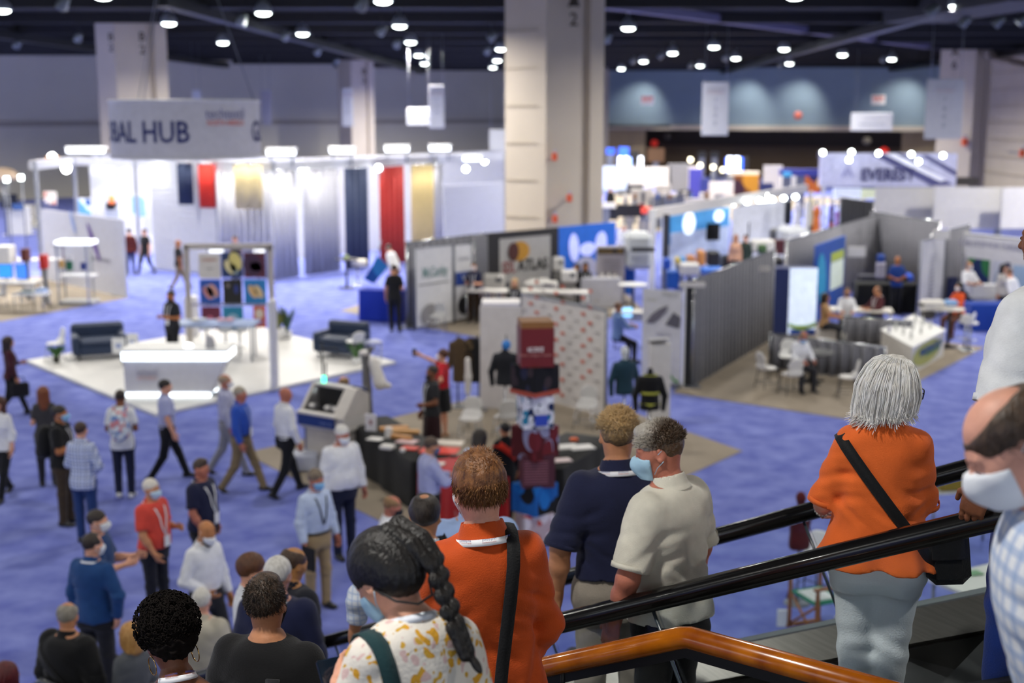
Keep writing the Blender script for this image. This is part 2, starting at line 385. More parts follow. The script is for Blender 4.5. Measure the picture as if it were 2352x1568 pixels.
def xf(prims, M):
    """primitives given in the frame M -> body coordinates (rigid)"""
    Mi = np.linalg.inv(M); out = []
    for op, k, bb, fn in prims:
        if bb is not None:
            c = (bb[0] + bb[1]) / 2; h = np.abs(M[:3, :3]) @ ((bb[1] - bb[0]) / 2); cc = ap(M, c); nb = (cc - h, cc + h)
        else: nb = None
        def g(x, y, z, fn=fn):
            return fn(Mi[0, 0] * x + Mi[0, 1] * y + Mi[0, 2] * z + Mi[0, 3], Mi[1, 0] * x + Mi[1, 1] * y + Mi[1, 2] * z + Mi[1, 3], Mi[2, 0] * x + Mi[2, 1] * y + Mi[2, 2] * z + Mi[2, 3])
        out.append((op, k, nb, g))
    return out
def head_prims(jaw=1.0, f=False, beard=0):
    j = jaw * (.93 if f else 1)
    return [ELL((0, -.012, .030), (.076, .097, .088), .02), ELL((0, .022, -.045), (.060 * j, .068, .074), .05), ELL((0, .060, -.096), (.026 * j, .022, .020), .03),
            ELL((0, .079, .022), (.048, .016, .012), .02), ELL((.030, .099, .004), (.016, .012, .010), .012, 's'), ELL((-.030, .099, .004), (.016, .012, .010), .012, 's'),
            ELL((.030, .084, .004), (.0125, .0105, .0105), .003), ELL((-.030, .084, .004), (.0125, .0105, .0105), .003),
            CONE((0, .088, .012), (0, .106, -.024), .0085, .0125, .012), ELL((.012, .092, -.028), (.008, .008, .007), .006), ELL((-.012, .092, -.028), (.008, .008, .007), .006),
            ELL((0, .084, -.052), (.022, .012, .0065), .006), ELL((0, .083, -.064), (.020, .012, .0075), .005), CONE((.046, .058, -.02), (.058, .01, .0), .018, .014, .03), CONE((-.046, .058, -.02), (-.058, .01, .0), .018, .014, .03),
            ELL((.078, -.014, -.006), (.0085, .021, .034), .008, R=rotm(.2, 0, -.35)[:3, :3]), ELL((-.078, -.014, -.006), (.0085, .021, .034), .008, R=rotm(.2, 0, .35)[:3, :3]),
            ELL((.085, -.006, -.002), (.006, .011, .018), .006, 's'), ELL((-.085, -.006, -.002), (.006, .011, .018), .006, 's')]
def hair_prims(st):
    sh = [ELL((0, -.016, .036), (.085, .106, .095), .02)]
    face = [ELL((0, .115, -.035), (.094, .085, .092), .012, 's'), ELL((.095, .012, -.035), (.040, .030, .045), .01, 's'), ELL((-.095, .012, -.035), (.040, .030, .045), .01, 's')]
    nape = [ELL((0, -.02, -.125), (.12, .13, .065), .02, 's')]
    if st == 'short': return sh + face + nape
    if st == 'full': return [ELL((0, -.016, .042), (.090, .110, .102), .02)] + face + [ELL((0, -.02, -.14), (.12, .13, .065), .02, 's')]
    if st == 'crew': return [ELL((0, -.014, .034), (.081, .102, .092), .02), ELL((0, .02, .10), (.06, .075, .035), .03)] + face + nape
    if st == 'ring': return sh + face + nape + [ELL((0, .035, .125), (.070, .115, .075), .015, 's')]
    if st == 'crown': return sh + face + nape + [ELL((0, -.055, .152), (.078, .095, .045), .008, 's')]
    if st == 'recede': return sh + face + nape + [ELL((.055, .09, .10), (.05, .07, .06), .01, 's'), ELL((-.055, .09, .10), (.05, .07, .06), .01, 's')]
    if st == 'afro': return [ELL((0, -.03, .065), (.125, .130, .125), .02), ELL((0, -.06, -.01), (.10, .085, .075), .04)] + [ELL((0, .135, -.055), (.10, .09, .10), .012, 's'), ELL((.105, .03, -.055), (.050, .045, .055), .01, 's'), ELL((-.105, .03, -.055), (.050, .045, .055), .01, 's'), ELL((0, -.0, -.135), (.12, .15, .06), .02, 's')]
    if st == 'bob': return [ELL((0, -.018, .040), (.094, .112, .098), .02), CONE((0, -.035, .0), (0, -.04, -.10), .104, .092, .05), ELL((.062, .02, -.05), (.034, .05, .075), .03), ELL((-.062, .02, -.05), (.034, .05, .075), .03), ELL((0, .120, -.045), (.070, .085, .10), .012, 's'), ELL((0, .02, -.21), (.14, .14, .06), .01, 's')]
    if st == 'long': return [ELL((0, -.018, .040), (.092, .112, .098), .02), CONE((0, -.040, .0), (0, -.062, -.22), .098, .085, .05), CONE((.062, .0, -.03), (.085, -.02, -.2), .035, .03, .03), CONE((-.062, .0, -.03), (-.085, -.02, -.2), .035, .03, .03), ELL((0, .120, -.05), (.068, .085, .11), .012, 's')]
    if st == 'tied': return [ELL((0, -.018, .036), (.086, .108, .096), .02), ELL((0, -.12, .02), (.045, .045, .04), .02)] + face + nape
    return None
def strip(P, N, w, m, name, parent, thick=.0025, closed=False):
    """flat band along points P lying with its face along N"""
    P = [Vector(p) for p in P]; V = []; Fs = []; n = len(P)
    for i, p in enumerate(P):
        t = (P[(i + 1) % n if closed else min(i + 1, n - 1)] - P[(i - 1) % n if closed else max(i - 1, 0)]).normalized()
        nn = Vector(N[i]); nn = (nn - t * nn.dot(t)).normalized(); b = t.cross(nn) * w / 2
        V += [p - b, p + b, p + b + nn * thick, p - b + nn * thick]
    for i in range(n if closed else n - 1):
        a, c = i * 4, ((i + 1) % n) * 4
        for k in range(4): Fs.append([a + k, a + (k + 1) % 4, c + (k + 1) % 4, c + k])
    if not closed: Fs += [[3, 2, 1, 0], [(n - 1) * 4 + k for k in range(4)]]
    return np_mesh(name, V, Fs, m, parent, True)
LODS = [dict(body=.012, head=.0052, hand=.0034, shirt=.0085, hair=.0052, pants=.011), dict(body=.017, head=.0095, hand=.0062, shirt=.014, hair=.0095, pants=.016), dict(body=.026, head=.014, hand=.0105, shirt=.021, hair=.0135, pants=.023)]
WHITE = 'e6e6e4'
def held(rt, name, label, cat, c, group=None):
    """a carried thing: its own top-level object; c is its base in the carrier's frame"""
    c = Vector(c); return root(name, label, cat, tuple(rt.location + Matrix.Rotation(rt.rotation_euler.z, 4, 'Z') @ c), rt.rotation_euler.z, group), c
def person(label, at, yaw, H=1.75, z=0., fem=False, b=1.0, skin='light', hair=('short', '3a2a1e'), hairm=None, top='tee', topm=None, hem=.84, sleeve=None, pants='2a2a30', shoes='17161a',
           armL='down', armR='down', leg='stand', head=(0, 0, 0), lean=0., side=0., mask=None, lan=None, lod=1, seat=None, belly=0., group=None, fold=.004, extras=None, palmL=None, palmR=None, curl=(.55, .55),
           skirt=None, vneck=False, bag=None, rollm=None, hairres=None, name='person', shw=1.0, tuck=False, glasses=None, beard=None, strap=None, pack=None, splay=.03, flare=.05):
    q = LODS[lod]; s = H / 1.75; rt = root(name, label, 'person', (at[0], at[1], z), yaw, group)
    prof = PF if fem else PM
    bl = lambda zz: belly * math.exp(-((zz - 1.05) / .11) ** 2)
    P0 = [(a, rx * (1 + .62 * (b - 1)) * (shw if a > 1.2 else 1) + bl(a) * .35, ry * b + bl(a) * .5, cy + bl(a) * .5) for a, rx, ry, cy in prof]
    (tL, kL), (tR, kR) = LEG[leg] if isinstance(leg, str) else leg
    sit = leg in ('sit', 'perch'); hipz = .90
    sw = (.185 if not fem else .166) * (1 + .62 * (b - 1)) * shw
    def legpts(sx, th, kn):
        hp = v3((sx * .092, 0, hipz - .02)); u = v3((sx * (.16 if sit else splay), math.sin(th), -math.cos(th))); u = unit(u); kp = hp + u * .42
        a2 = th - kn; v = unit((0, math.sin(a2), -math.cos(a2))); return hp, kp, kp + v * .41, a2
    LP = [legpts(-1, tL, kL), legpts(1, tR, kR)]
    foot_drop = min(p[2][2] for p in LP) - .075
    dz = -foot_drop; B = trm(0, 0, dz)                      # whole figure down so that the lowest ankle stands at shoe height
    LP = [tuple(p + v3((0, 0, dz)) for p in l[:3]) + (l[3],) for l in LP]
    T = B @ trm(0, 0, .92) @ rotm(-lean, side, 0) @ trm(0, 0, -.92)
    sk = skin_m(skin)
    # ---- arms
    arms = []
    for sx, a, pn, cu in ((-1, armL, palmL, curl[0]), (1, armR, palmR, curl[1])):
        u, f = ARM[a] if isinstance(a, str) else a[:2]
        R3 = T[:3, :3]
        u = R3 @ unit((u[0] * sx, u[1], u[2])); f = R3 @ unit((f[0] * sx, f[1], f[2]))
        sh = ap(T, (sx * (sw - .008), -.008, 1.405)); el = sh + u * .285; wr = el + f * .25
        pn = R3 @ v3(pn if pn is not None else (-sx, .15, 0)); arms.append((sx, sh, el, wr, u, f, pn, cu))
    HP = T @ trm(0, -.006, 1.525) @ rotm(-head[1], head[2], head[0]) @ trm(0, .014, .112)
    # ---- body: one continuous figure
    body = [LOFT([(a, rx - .014, ry - .014, cy) if a < 1.44 else (a, rx - .004, ry - .004, cy) for a, rx, ry, cy in P0], T, .02), CONE(ap(T, (0, -.012, 1.46)), ap(HP, (0, -.022, -.05)), .060 if not fem else .051, .053 if not fem else .046, .04)]
    for sx, sh, el, wr, u, f, pn, cu in arms:
        ab = b if b > 1 else 1; w = .85 if fem else 1
        si0 = sh - v3(T[:3, 0]) * sx * .02 - v3(T[:3, 2]) * .012
        body += [CONE(si0, el, .046 * ab * w, .043 * ab * w, .015), CONE(el, el + f * .09, .043 * ab * w, .043 * ab * w, .02), CONE(el + f * .09, wr, .042 * ab * w, .027 * w, .02)]
    for hp, kp, an, a2 in LP: body += [CONE(hp, kp, .080, .056, .03), CONE(kp, kp + (an - kp) * .35, .055, .055, .02), CONE(kp + (an - kp) * .35, an, .054, .036, .02)]
    chunks = [sdf_mesh(body, q['body'])]
    hp_ = head_prims(f=fem); hd = xf(hp_, HP) + [CONE(ap(HP, (0, -.020, -.04)), ap(T, (0, -.012, 1.47)), .053 if not fem else .046, .058 if not fem else .05, .035)]
    chunks.append(sdf_mesh(hd, q['head']))
    for sx, sh, el, wr, u, f, pn, cu in arms: chunks.append(sdf_mesh([CONE(wr - f * .06, wr, .031, .0265, .01)] + hand_prims(wr, f, pn, sx > 0, cu, .92 if fem else 1.), q['hand']))
    V, Q = join(chunks); np_mesh('body', V * s, Q, sk, rt)
    EY = MB()
    for sx in (-1, 1):
        pts = [ap(HP, (sx * .030 + .0085 * math.cos(k / 10 * 2 * math.pi), .0947, .004 + .0055 * math.sin(k / 10 * 2 * math.pi))) for k in range(10)]; c = ap(HP, (sx * .030, .0962, .004))
        EY.add([p * s for p in pts] + [c * s], [[k, (k + 1) % 10, 10] for k in range(10)], True)
    if lod < 2: EY.build('eyes', mat('eye', '2a211c', rough=.2, var=.3, scale=300), rt)
    # ---- shirt
    sl = sleeve if sleeve is not None else {'tee': .72, 'polo': .78, 'long': 2., 'roll': 1.35, 'none': 0}.get(top, 2.)
    o = {'tee': .014, 'polo': .016, 'long': .016, 'roll': .016, 'jacket': .03, 'none': .01}.get(top, .016)
    shp = []
    if top != 'none':
        PS = [(a, rx + o + max(0, 1.05 - a + (flare - .05) * 2) * flare * (0 if tuck else 1) + (.008 if 1.0 < a < 1.2 and tuck else 0), ry + o + max(0, 1.05 - a + (flare - .05) * 2) * (flare + .01) * (0 if tuck else 1) + (.010 if 1.0 < a < 1.2 and tuck else 0), cy) for a, rx, ry, cy in P0]
        PS = [p for p in PS if p[0] > hem]
        first = [np.interp(hem, [p[0] for p in P0], [p[i] for p in P0]) for i in (1, 2, 3)]
        PS = [(hem, first[0] + o + max(0, 1.05 - hem + (flare - .05) * 2) * flare * (0 if tuck else 1), first[1] + o + max(0, 1.05 - hem + (flare - .05) * 2) * (flare + .01) * (0 if tuck else 1), first[2])] + PS[:-1]
        PS = [(p[0], p[1] + (.012 if top == 'tee' and 1.43 < p[0] < 1.5 else 0), p[2] + (.012 if top == 'tee' and 1.43 < p[0] < 1.5 else 0), p[3]) for p in PS]; PS.append((1.505, .072, .068, -.010) if top == 'tee' else (1.497, .066, .062, -.010))
        torso = LOFT(PS, T, .05); shp = [torso]; cuffs = []
        for sx, sh, el, wr, u, f, pn, cu in arms:
            if sl <= 0: continue
            w = (.9 if fem else 1) * (b if b > 1 else 1) * (1.12 if top == 'jacket' else 1); si = sh - v3(T[:3, 0]) * sx * .03
            if sl <= 1:
                e = sh + (el - sh) * (sl + .12); c = sh + (el - sh) * sl; shp += [CUT(CONE(si, e, .073 * w, (.072 if lod == 0 else .068) * w, .028), c, u)]; cuffs.append((c, u, .070 * w))
            else:
                t = sl - 1; e = el + (wr - el) * (t + (.08 if t < 1 else .0)); c = el + (wr - el) * (t if t < 1 else .97)
                shp += [CONE(si, el, .070 * w, .058 * w, .028), CUT(CONE(el, e + f * .03, .058 * w, (.042 if t >= 1 else .050) * w, .03), c, f)]; cuffs.append((c, f, (.041 if t >= 1 else .05) * w))
        ph = rnd.random() * 6
        def rg(t): return np.cos(t) + .4 * np.cos(2 * t + .6)
        Ti = np.linalg.inv(T)
        def disp(Pt):
            L = Pt @ Ti[:3, :3].T + Ti[:3, 3]; x, y, lz = L[:, 0], L[:, 1], L[:, 2]; ax = np.abs(x)
            low = np.clip((1.34 - lz) / .42, 0, 1); n1 = wob(L, 9, 9, 7, ph)
            d = low * rg(25 * x + 12 * y + 4 * np.sin(3.2 * lz + ph) + 2.2 * n1 + ph) * .9
            d += .9 * rg(46 * (lz + .75 * ax) + 5 * n1 + ph) * np.exp(-((lz - 1.24) / .11) ** 2 - ((ax - .15) / .07) ** 2)
            d += .55 * wob(L, 34, 34, 22, ph) + .5 * rg(52 * lz + 5 * np.sin(9 * x + ph) + 3 * n1) * np.exp(-((lz - (1.04 if tuck else 1.12)) / .07) ** 2)
            d += .8 * rg(60 * lz + 14 * ax + 4 * n1) * np.clip((ax - .2) / .04, 0, 1) * np.exp(-((lz - 1.18) / .14) ** 2)
            return fold * d
        V, Q = sdf_mesh(shp, q['shirt'], disp); np_mesh('shirt' if top != 'jacket' else 'jacket', V * s, Q, topm, rt)
        if top in ('polo', 'long', 'roll', 'jacket') and lod < 2:
            cl = [LOFT([(1.458, .108, .092, -.010), (1.485, .088, .080, -.011), (1.532, .071, .069, -.014)], T @ trm(0, -.012, 1.49) @ rotm(-.22, 0, 0) @ trm(0, .012, -1.49), 0, e=2.), LOFT([(1.44, .090, .074, -.010), (1.485, .074, .068, -.011), (1.55, .064, .062, -.014)], T @ trm(0, -.012, 1.49) @ rotm(-.22, 0, 0) @ trm(0, .012, -1.49), 0, 's', e=2.)]
            V, Q = sdf_mesh(cl, q['head'] * .9 if lod == 0 else .009); np_mesh('collar', V * s, Q, rollm or topm, rt)
        if lod == 0 and sl > 0:
            for c, u, r in cuffs:
                uu = unit(np.cross(u, (0.3, .9, .2))); ww = np.cross(u, uu); n = 28
                bp = [(c - u * .011 + (uu * math.cos(k * 2 * math.pi / n) + ww * math.sin(k * 2 * math.pi / n)) * (r + .0006)) * s for k in range(n)]
                strip(bp, [(uu * math.cos(k * 2 * math.pi / n) + ww * math.sin(k * 2 * math.pi / n)) for k in range(n)], .022 * s, rollm or topm, 'cuff', rt, .002, True)
    # ---- trousers / skirt
    pm = pants if not isinstance(pants, str) else cloth('trousers', pants)
    wz = 1.0 if tuck else max(hem + .04, .93)
    PT = [(a, rx + (.012 if tuck or a < hem + .01 else -.004), ry + (.012 if tuck or a < hem + .01 else -.004), cy) for a, rx, ry, cy in P0 if a < wz]; w0 = [np.interp(wz, [p[0] for p in P0], [p[i] for p in P0]) for i in (1, 2, 3)]
    PT.append((wz, w0[0] + (.017 if tuck else -.006), w0[1] + (.017 if tuck else -.006), w0[2]))
    tp = [LOFT(PT, T if not sit else T, .05)]
    if skirt:
        tp.append(LOFT([(skirt, .21, .17, 0), (.80, .185, .14, -.004)], B, .05))
    else:
        for hp, kp, an, a2 in LP:
            d = unit(an - kp); e = an + d * .055
            tp += [CONE(hp + v3((0, 0, .02)), kp, .100, .070, .05), CUT(CONE(kp, e, .070, .056 if not fem else .05, .03), an + d * .04, d)]
    ph2 = rnd.random() * 6
    def dispt(Pt):
        x, z = Pt[:, 0], Pt[:, 2] - dz; n1 = wob(Pt, 9, 9, 7, ph2)
        return min(fold, .0045) * (.6 * wob(Pt, 26, 26, 19, ph2) + .9 * np.cos(58 * z + 20 * np.abs(x) + 4 * n1 + ph2) * np.exp(-((z - .50) / .13) ** 2) + .9 * np.cos(46 * (z + .8 * np.abs(x)) + 3 * n1) * np.exp(-((z - .82) / .06) ** 2) + .7 * np.cos(60 * z + 5 * n1) * np.exp(-((z - .14) / .07) ** 2))
    V, Q = sdf_mesh(tp, q['pants'], dispt); np_mesh('skirt' if skirt else 'trousers', V * s, Q, pm, rt)
    if tuck and lod < 2:
        n = 36; a, c, cy = w0[0] + .0195, w0[1] + .0195, w0[2]
        ring = [ap(T, (a * math.copysign(abs(math.cos(t)) ** .85, math.cos(t)), cy + c * math.copysign(abs(math.sin(t)) ** .85, math.sin(t)), wz - .018)) for t in [k * 2 * math.pi / n for k in range(n)]]
        strip([p * s for p in ring], [p - ap(T, (0, cy, wz - .018)) for p in ring], .034 * s, mat('belt leather', '1d1712', rough=.4), 'belt', rt, .004, True)
    # ---- shoes
    for hp, kp, an, a2 in LP:
        pitch = 0 if sit else (a2 if a2 < -.15 else 0) * .9
        Fm = trm(*an) @ rotm(pitch, 0, -.12 if an[0] > 0 else .12)
        sp = [ELL((0, -.028, -.035), (.040, .055, .045), .03), ELL((0, .085, -.048), (.047, .105, .032), .04), CONE((0, -.01, .0), (0, .05, -.035), .042, .038, .03)]
        V, Q = sdf_mesh(xf(sp, Fm) + [PLANE(ap(Fm, (0, 0, -.072)), Fm[:3, :3] @ v3((0, 0, -1)))], q['hand'] * 1.6); np_mesh('shoe', V * s, Q, shoes if not isinstance(shoes, str) else mat('shoe ' + shoes, shoes, rough=.5), rt)
    # ---- hair
    hs = hair[0] if hair else None
    if hs and hs not in ('bald', 'custom'):
        hm = hairm or hair_m(*hair[1:]); fr = dict(afro=.010, bob=.004, long=.004).get(hs, .0025); pr = hair_prims(hs)
        hl = HP.copy()
        if hs == 'long': hl = HP
        sc_ = 1.0
        def dh(Pt):
            L = (Pt - HP[:3, 3]) @ HP[:3, :3]
            if hs == 'afro': return .010 * wob(L, 95, 95, 95) + .007 * wob(L, 190, 170, 180, 1.)
            if hs in ('bob', 'long'): return fr * np.sin(np.arctan2(L[:, 0], L[:, 1]) * 22 + 3 * np.sin(L[:, 2] * 14)) + .003 * wob(L, 60, 60, 12)
            return fr * wob(L, 90, 60, 70)
        if hs == 'afro': hl = HP @ np.diag([.86, .90, .92, 1.])
        V, Q = sdf_mesh(xf(pr, hl) if hs != 'afro' else [(o_, k_, (ap(HP, (-.16, -.2, -.2)) * 0 + HP[:3, 3] - .26, HP[:3, 3] + .26), f_) for o_, k_, b_, f_ in xf(pr, hl)], hairres or q['hair'], dh if lod < 2 else None); np_mesh('hair', V * s, Q, hm, rt)
    if beard:
        V, Q = sdf_mesh(xf([ELL((0, .042, -.082), (.062, .062, .052), .02), ELL((0, .075, -.115), (.03, .03, .035), .03), ELL((0, .105, -.040), (.03, .03, .022), .01, 's'), ELL((0, .03, .0), (.09, .10, .048), .02, 's')], HP), q['hair']); np_mesh('beard', V * s, Q, hair_m(beard), rt)
    if mask:
        w_ = .95 if fem else 1
        mk = [ELL((0, .030, -.048), (.066 * w_, .078, .076), .03), CONE((0, .088, -.004), (0, .106, -.040), .014, .020, .05), CONE((0, .106, -.040), (0, .070, -.098), .020, .026, .05), CONE((.046, .058, -.03), (.060, .01, -.02), .024, .018, .04), CONE((-.046, .058, -.03), (-.060, .01, -.02), .024, .018, .04)]
        mk += [PLANE((0, .034, 0), (0, -1, -.12)), PLANE((0, .1, -.006), (0, -.12, 1)), PLANE((0, .05, -.116), (0, .25, -1))]
        V, Q = sdf_mesh(xf(mk, HP), q['head']); mo = np_mesh('face_mask', V * s, Q, mat('mask ' + mask, mask, rough=.8, var=.04), rt)
        for sx in (-1, 1):
            lp = MB()
            for zz in (-.010, -.085): lp.tube([ap(HP, p) * s for p in ((sx * .058, .034, zz), (sx * .074, .012, zz * .6 - .004), (sx * .084, -.022, (.016 if zz > -.05 else -.03)))], .0016 * s + (.001 if lod else 0), 5)
            lp.build('ear_loop', mat('mask ' + mask, mask, rough=.8, var=.04), mo)
    if glasses:
        gl = MB()
        for sx in (-1, 1):
            c = ap(HP, (sx * .033, .108, .003)); ringp = [ap(HP, (sx * .033 + .026 * math.copysign(abs(math.cos(t)) ** .6, math.cos(t)), .109 - .004 * abs(math.cos(t)), .003 + .020 * math.copysign(abs(math.sin(t)) ** .6, math.sin(t)))) * s for t in [k * 2 * math.pi / 20 for k in range(21)]]
            gl.tube(ringp, .0026 * s, 6); gl.tube([ap(HP, (sx * .060, .105, .010)) * s, ap(HP, (sx * .082, .0, .010)) * s, ap(HP, (sx * .083, -.03, -.01)) * s], .0024 * s, 6)
        gl.tube([ap(HP, (-.008, .112, .006)) * s, ap(HP, (.008, .112, .006)) * s], .002 * s, 6); gl.build('glasses', mat('glasses frame', glasses, rough=.25), rt)
    # ---- things worn on the torso
    tfield = [LOFT([(p[0], p[1] + .003, p[2] + .003, p[3]) for p in (PS if top != 'none' else P0)], T, .03)] if top != 'none' else body[:2]
    def hit(org, dr, far=.5):
        ts = np.linspace(0, far, 160); P = v3(org)[None] + ts[:, None] * unit(dr)[None]; F = field_at(tfield + [CONE(ap(T, (0, -.012, 1.46)), ap(T, (0, -.012, 1.55)), .068, .062, .02)], P)
        k = np.argmax(F < 0); return P[k] - unit(dr) * (.004 + 2.0 * fold) if F[k] < 0 else None
    def band(c, nrm, w, m, nm, a0=0, a1=2 * math.pi, ref=(0, 1, 0), steps=40, thick=.003):
        c = ap(T, c); nrm = T[:3, :3] @ unit(nrm); e1 = T[:3, :3] @ v3(ref); e1 = unit(e1 - nrm * (e1 @ nrm)); e2 = np.cross(nrm, e1); P = []; N = []
        for k in range(steps + 1):
            a = a0 + (a1 - a0) * k / steps; d = e1 * math.cos(a) + e2 * math.sin(a); h = hit(c + d * .5, -d)
            if h is not None: P.append(h * s); N.append(d)
        return strip(P, N, w * s, m, nm, rt, thick * s)
    if lan:
        lm, badge = (lan if isinstance(lan, tuple) else (lan, True)); lmm = mat('lanyard ' + lm, lm, rough=.7, var=.05)
        P = []; N = []; side_pts = [(.035, 1.20), (.055, 1.32), (.078, 1.42)]
        def fr(x, zz):
            h = hit(ap(T, (x, .5, zz)), T[:3, :3] @ v3((0, -1, 0)), .7); return h
        for x, zz in [(-.006, 1.10)] + [(-a, c) for a, c in side_pts]:
            h = fr(x, zz)
            if h is not None: P.append(h * s); N.append(T[:3, :3] @ v3((0, 1, .2)))
        for k in range(13):
            a = math.pi + math.pi * k / 12; cl_ = top in ('polo', 'long', 'roll', 'jacket'); rr = .101 if cl_ else .072
            p = ap(T, (rr * math.cos(a), -.012 + rr * .93 * math.sin(a), (1.470 if cl_ else 1.492) + .018 * -math.sin(a))); P.append(p * s); N.append(T[:3, :3] @ v3((math.cos(a), math.sin(a), .55)))
        for x, zz in [(a, c) for a, c in side_pts[::-1]] + [(.006, 1.10)]:
            h = fr(x, zz)
            if h is not None: P.append(h * s); N.append(T[:3, :3] @ v3((0, 1, .2)))
        lo = strip(P, N, (.020 if lod else .023) * s, lmm, 'lanyard', rt, .002)
        if badge:
            h = fr(0, 1.03)
            if h is not None:
                h = h + T[:3, :3] @ v3((0, .012, 0)); Mb = Matrix([[*T[i, :3], 0] for i in range(3)] + [[0, 0, 0, 1]])
                MB().box(tuple(h * s), (.095 * s, .004 * s, .135 * s), M=Mb).build('badge', mat('badge card', 'e8e9ea', rough=.4, var=.03), lo)
    if strap:
        c, nr, w, m = strap[:4]; band(c, nr, w, m, 'bag_strap', *(strap[4:6] if len(strap) > 4 else ()))
    ctx = dict(rt=rt, T=T, HP=HP, s=s, band=band, hit=hit, arms=arms, q=q, LP=LP, dz=dz)
    if pack:
        pc, pd = pack[0], (pack[1] if len(pack) > 1 else .13)
        bk = hit(ap(T, (0, -.5, 1.25)), T[:3, :3] @ v3((0, 1, 0)), .7); lb = np.linalg.inv(T) @ np.append(bk, 1); y0 = lb[1] - pd * .45
        pr = xf([ELL((0, y0, 1.30), (.15, pd * .75, .17), .05), ELL((0, y0 - .005, 1.14), (.165, pd * .85, .17), .08), ELL((0, y0 - pd * .6, 1.08), (.11, pd * .4, .1), .03)], T)
        V, Q = sdf_mesh(pr, q['shirt']); hb, c0 = held(rt, 'backpack', pack[2], 'backpack', tuple(ap(T, (0, y0, 1.0)) * s)); np_mesh('body', V * s - np.array(c0), Q, pc, hb)
        for sx in (-1, 1): 
            P = []; N = []
            for k in range(15):
                a = -.35 + 2.6 * k / 14; d = T[:3, :3] @ v3((0, -math.cos(a), math.sin(a))); h = hit(ap(T, (sx * .095, 0, 1.30)) + d * .45, -d)
                if h is not None: P.append(h * s); N.append(d)
            if len(P) > 3: strip([p - np.array(c0) for p in P], N, .05 * s, pc, 'strap', hb, .01 * s)
    if extras: extras(ctx)
    return rt
# ------------------------------------------------------------------ hall shell
def struct(mb, name, m): return mb.build(name, m, None, kind='structure')
carpet = mat('carpet periwinkle', '5c65ae', rough=.95, var=.16, scale=2.2, bump=.3, bscale=40, spec=.1, col2='7e88c8')
concrete = mat('bare floor', '8c8070', rough=.8, var=.1, scale=1.5, bump=.05)
struct(MB().box((5, 60, -.05), (150, 190, .1)), 'floor', carpet)
def patch(pts): struct(MB().prism([(p[0], p[1]) for p in pts], .001, .012), 'floor_bare', concrete)
patch([G(1545, 902), G(1940, 962), G(2262, 798), G(1790, 735)])
patch([G(560, 1042), G(1000, 1260), G(1160, 1280), G(1705, 1036), G(1330, 905), G(1130, 905)])
patch([G(-320, 705), G(-60, 750), G(296, 684), G(100, 636), G(-150, 640)])
patch([G(780, 714), G(1135, 782), G(1480, 715), G(1420, 655), G(1000, 645)])
patch([G(2170, 700), G(2330, 760), G(2600, 720), G(2500, 640)])
patch([G(1985, 686), G(2090, 720), G(2160, 690), G(2060, 640)])
patch([G(1370, 520), G(1500, 535), G(2000, 455), G(1400, 440)])
ceil_m = mat('black ceiling', '060607', rough=.9, var=.3)
struct(MB().box((5, 62, CEIL + .1), (170, 150, .2)), 'ceiling', ceil_m)
wall_blue = mat('wall slate blue', 'c4c0b0', rough=.85, var=.04, scale=.3)
wall_teal = mat('wall slate teal', '8798a0', rough=.75, var=.05, scale=.3)
cream = mat('cream block', 'c0b5a4', rough=.8, var=.04, scale=.8)
trimm = mat('trim cream', 'd8c8b0', rough=.7)
A_, B_ = PY(-420, 300, 82), PY(1210, 300, 133)
def wallseg(a, b, z0, z1, name, m, t=.3):
    d = (b - a).to_2d().normalized(); n = Vector((-d.y, d.x)) * t
    struct(MB().prism([(a.x, a.y), (b.x, b.y), (b.x + n.x, b.y + n.y), (a.x + n.x, a.y + n.y)], z0, z1), name, m)
wallseg(A_, B_, 0, CEIL, 'wall_back', wall_blue)
zz = 5.35
wallseg(A_ + Vector((0, -.12, 0)), B_ + Vector((0, -.12, 0)), zz - .18, zz + .18, 'trim_1', mat('trim strip', '9c9588', rough=.7), .1)
C_, D_ = PY(1370, 300, 128), PY(2220, 300, 112)
wallseg(C_, D_, 4.95, CEIL, 'wall_right', wall_teal)
wallseg(C_ + Vector((0, -.4, 0)), D_ + Vector((0, -.4, 0)), 4.55, 4.98, 'trim_2', trimm, .5)
rc = Vector((0, 9, 0))
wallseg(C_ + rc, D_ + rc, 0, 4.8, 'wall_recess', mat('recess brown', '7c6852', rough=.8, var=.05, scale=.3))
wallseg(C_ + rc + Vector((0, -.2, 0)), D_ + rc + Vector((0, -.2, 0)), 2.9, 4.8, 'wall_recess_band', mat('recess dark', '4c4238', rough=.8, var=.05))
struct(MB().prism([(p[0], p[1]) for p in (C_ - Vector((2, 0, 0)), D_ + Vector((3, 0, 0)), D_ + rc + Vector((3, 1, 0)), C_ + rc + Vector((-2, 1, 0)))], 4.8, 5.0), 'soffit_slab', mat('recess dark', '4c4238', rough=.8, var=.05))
wallseg(PY(1360, 300, 128.5), PY(1482, 300, 126), 0, 4.8, 'wall_jamb_left', mat('jamb tan', 'a08c70', rough=.8))
wallseg(PY(2072, 300, 115), PY(2220, 300, 112), 0, 4.8, 'wall_jamb_right', mat('jamb tan', 'a08c70', rough=.8))
wallseg(PY(2160, 300, 112), PY(2700, 300, 72), 0, CEIL, 'wall_far_right', cream)
wl = MB(); a, b = PY(2165, 300, 111.4), PY(2700, 300, 71.6)
for k in range(7): 
    z = 1.6 + k * 1.25; wl.slab([(a.x, a.y, z), (b.x, b.y, z), (b.x, b.y, z + .05), (a.x, a.y, z + .05)], .03)
struct(wl, 'trim_3', mat('block joint', 'a89c8a', rough=.9))
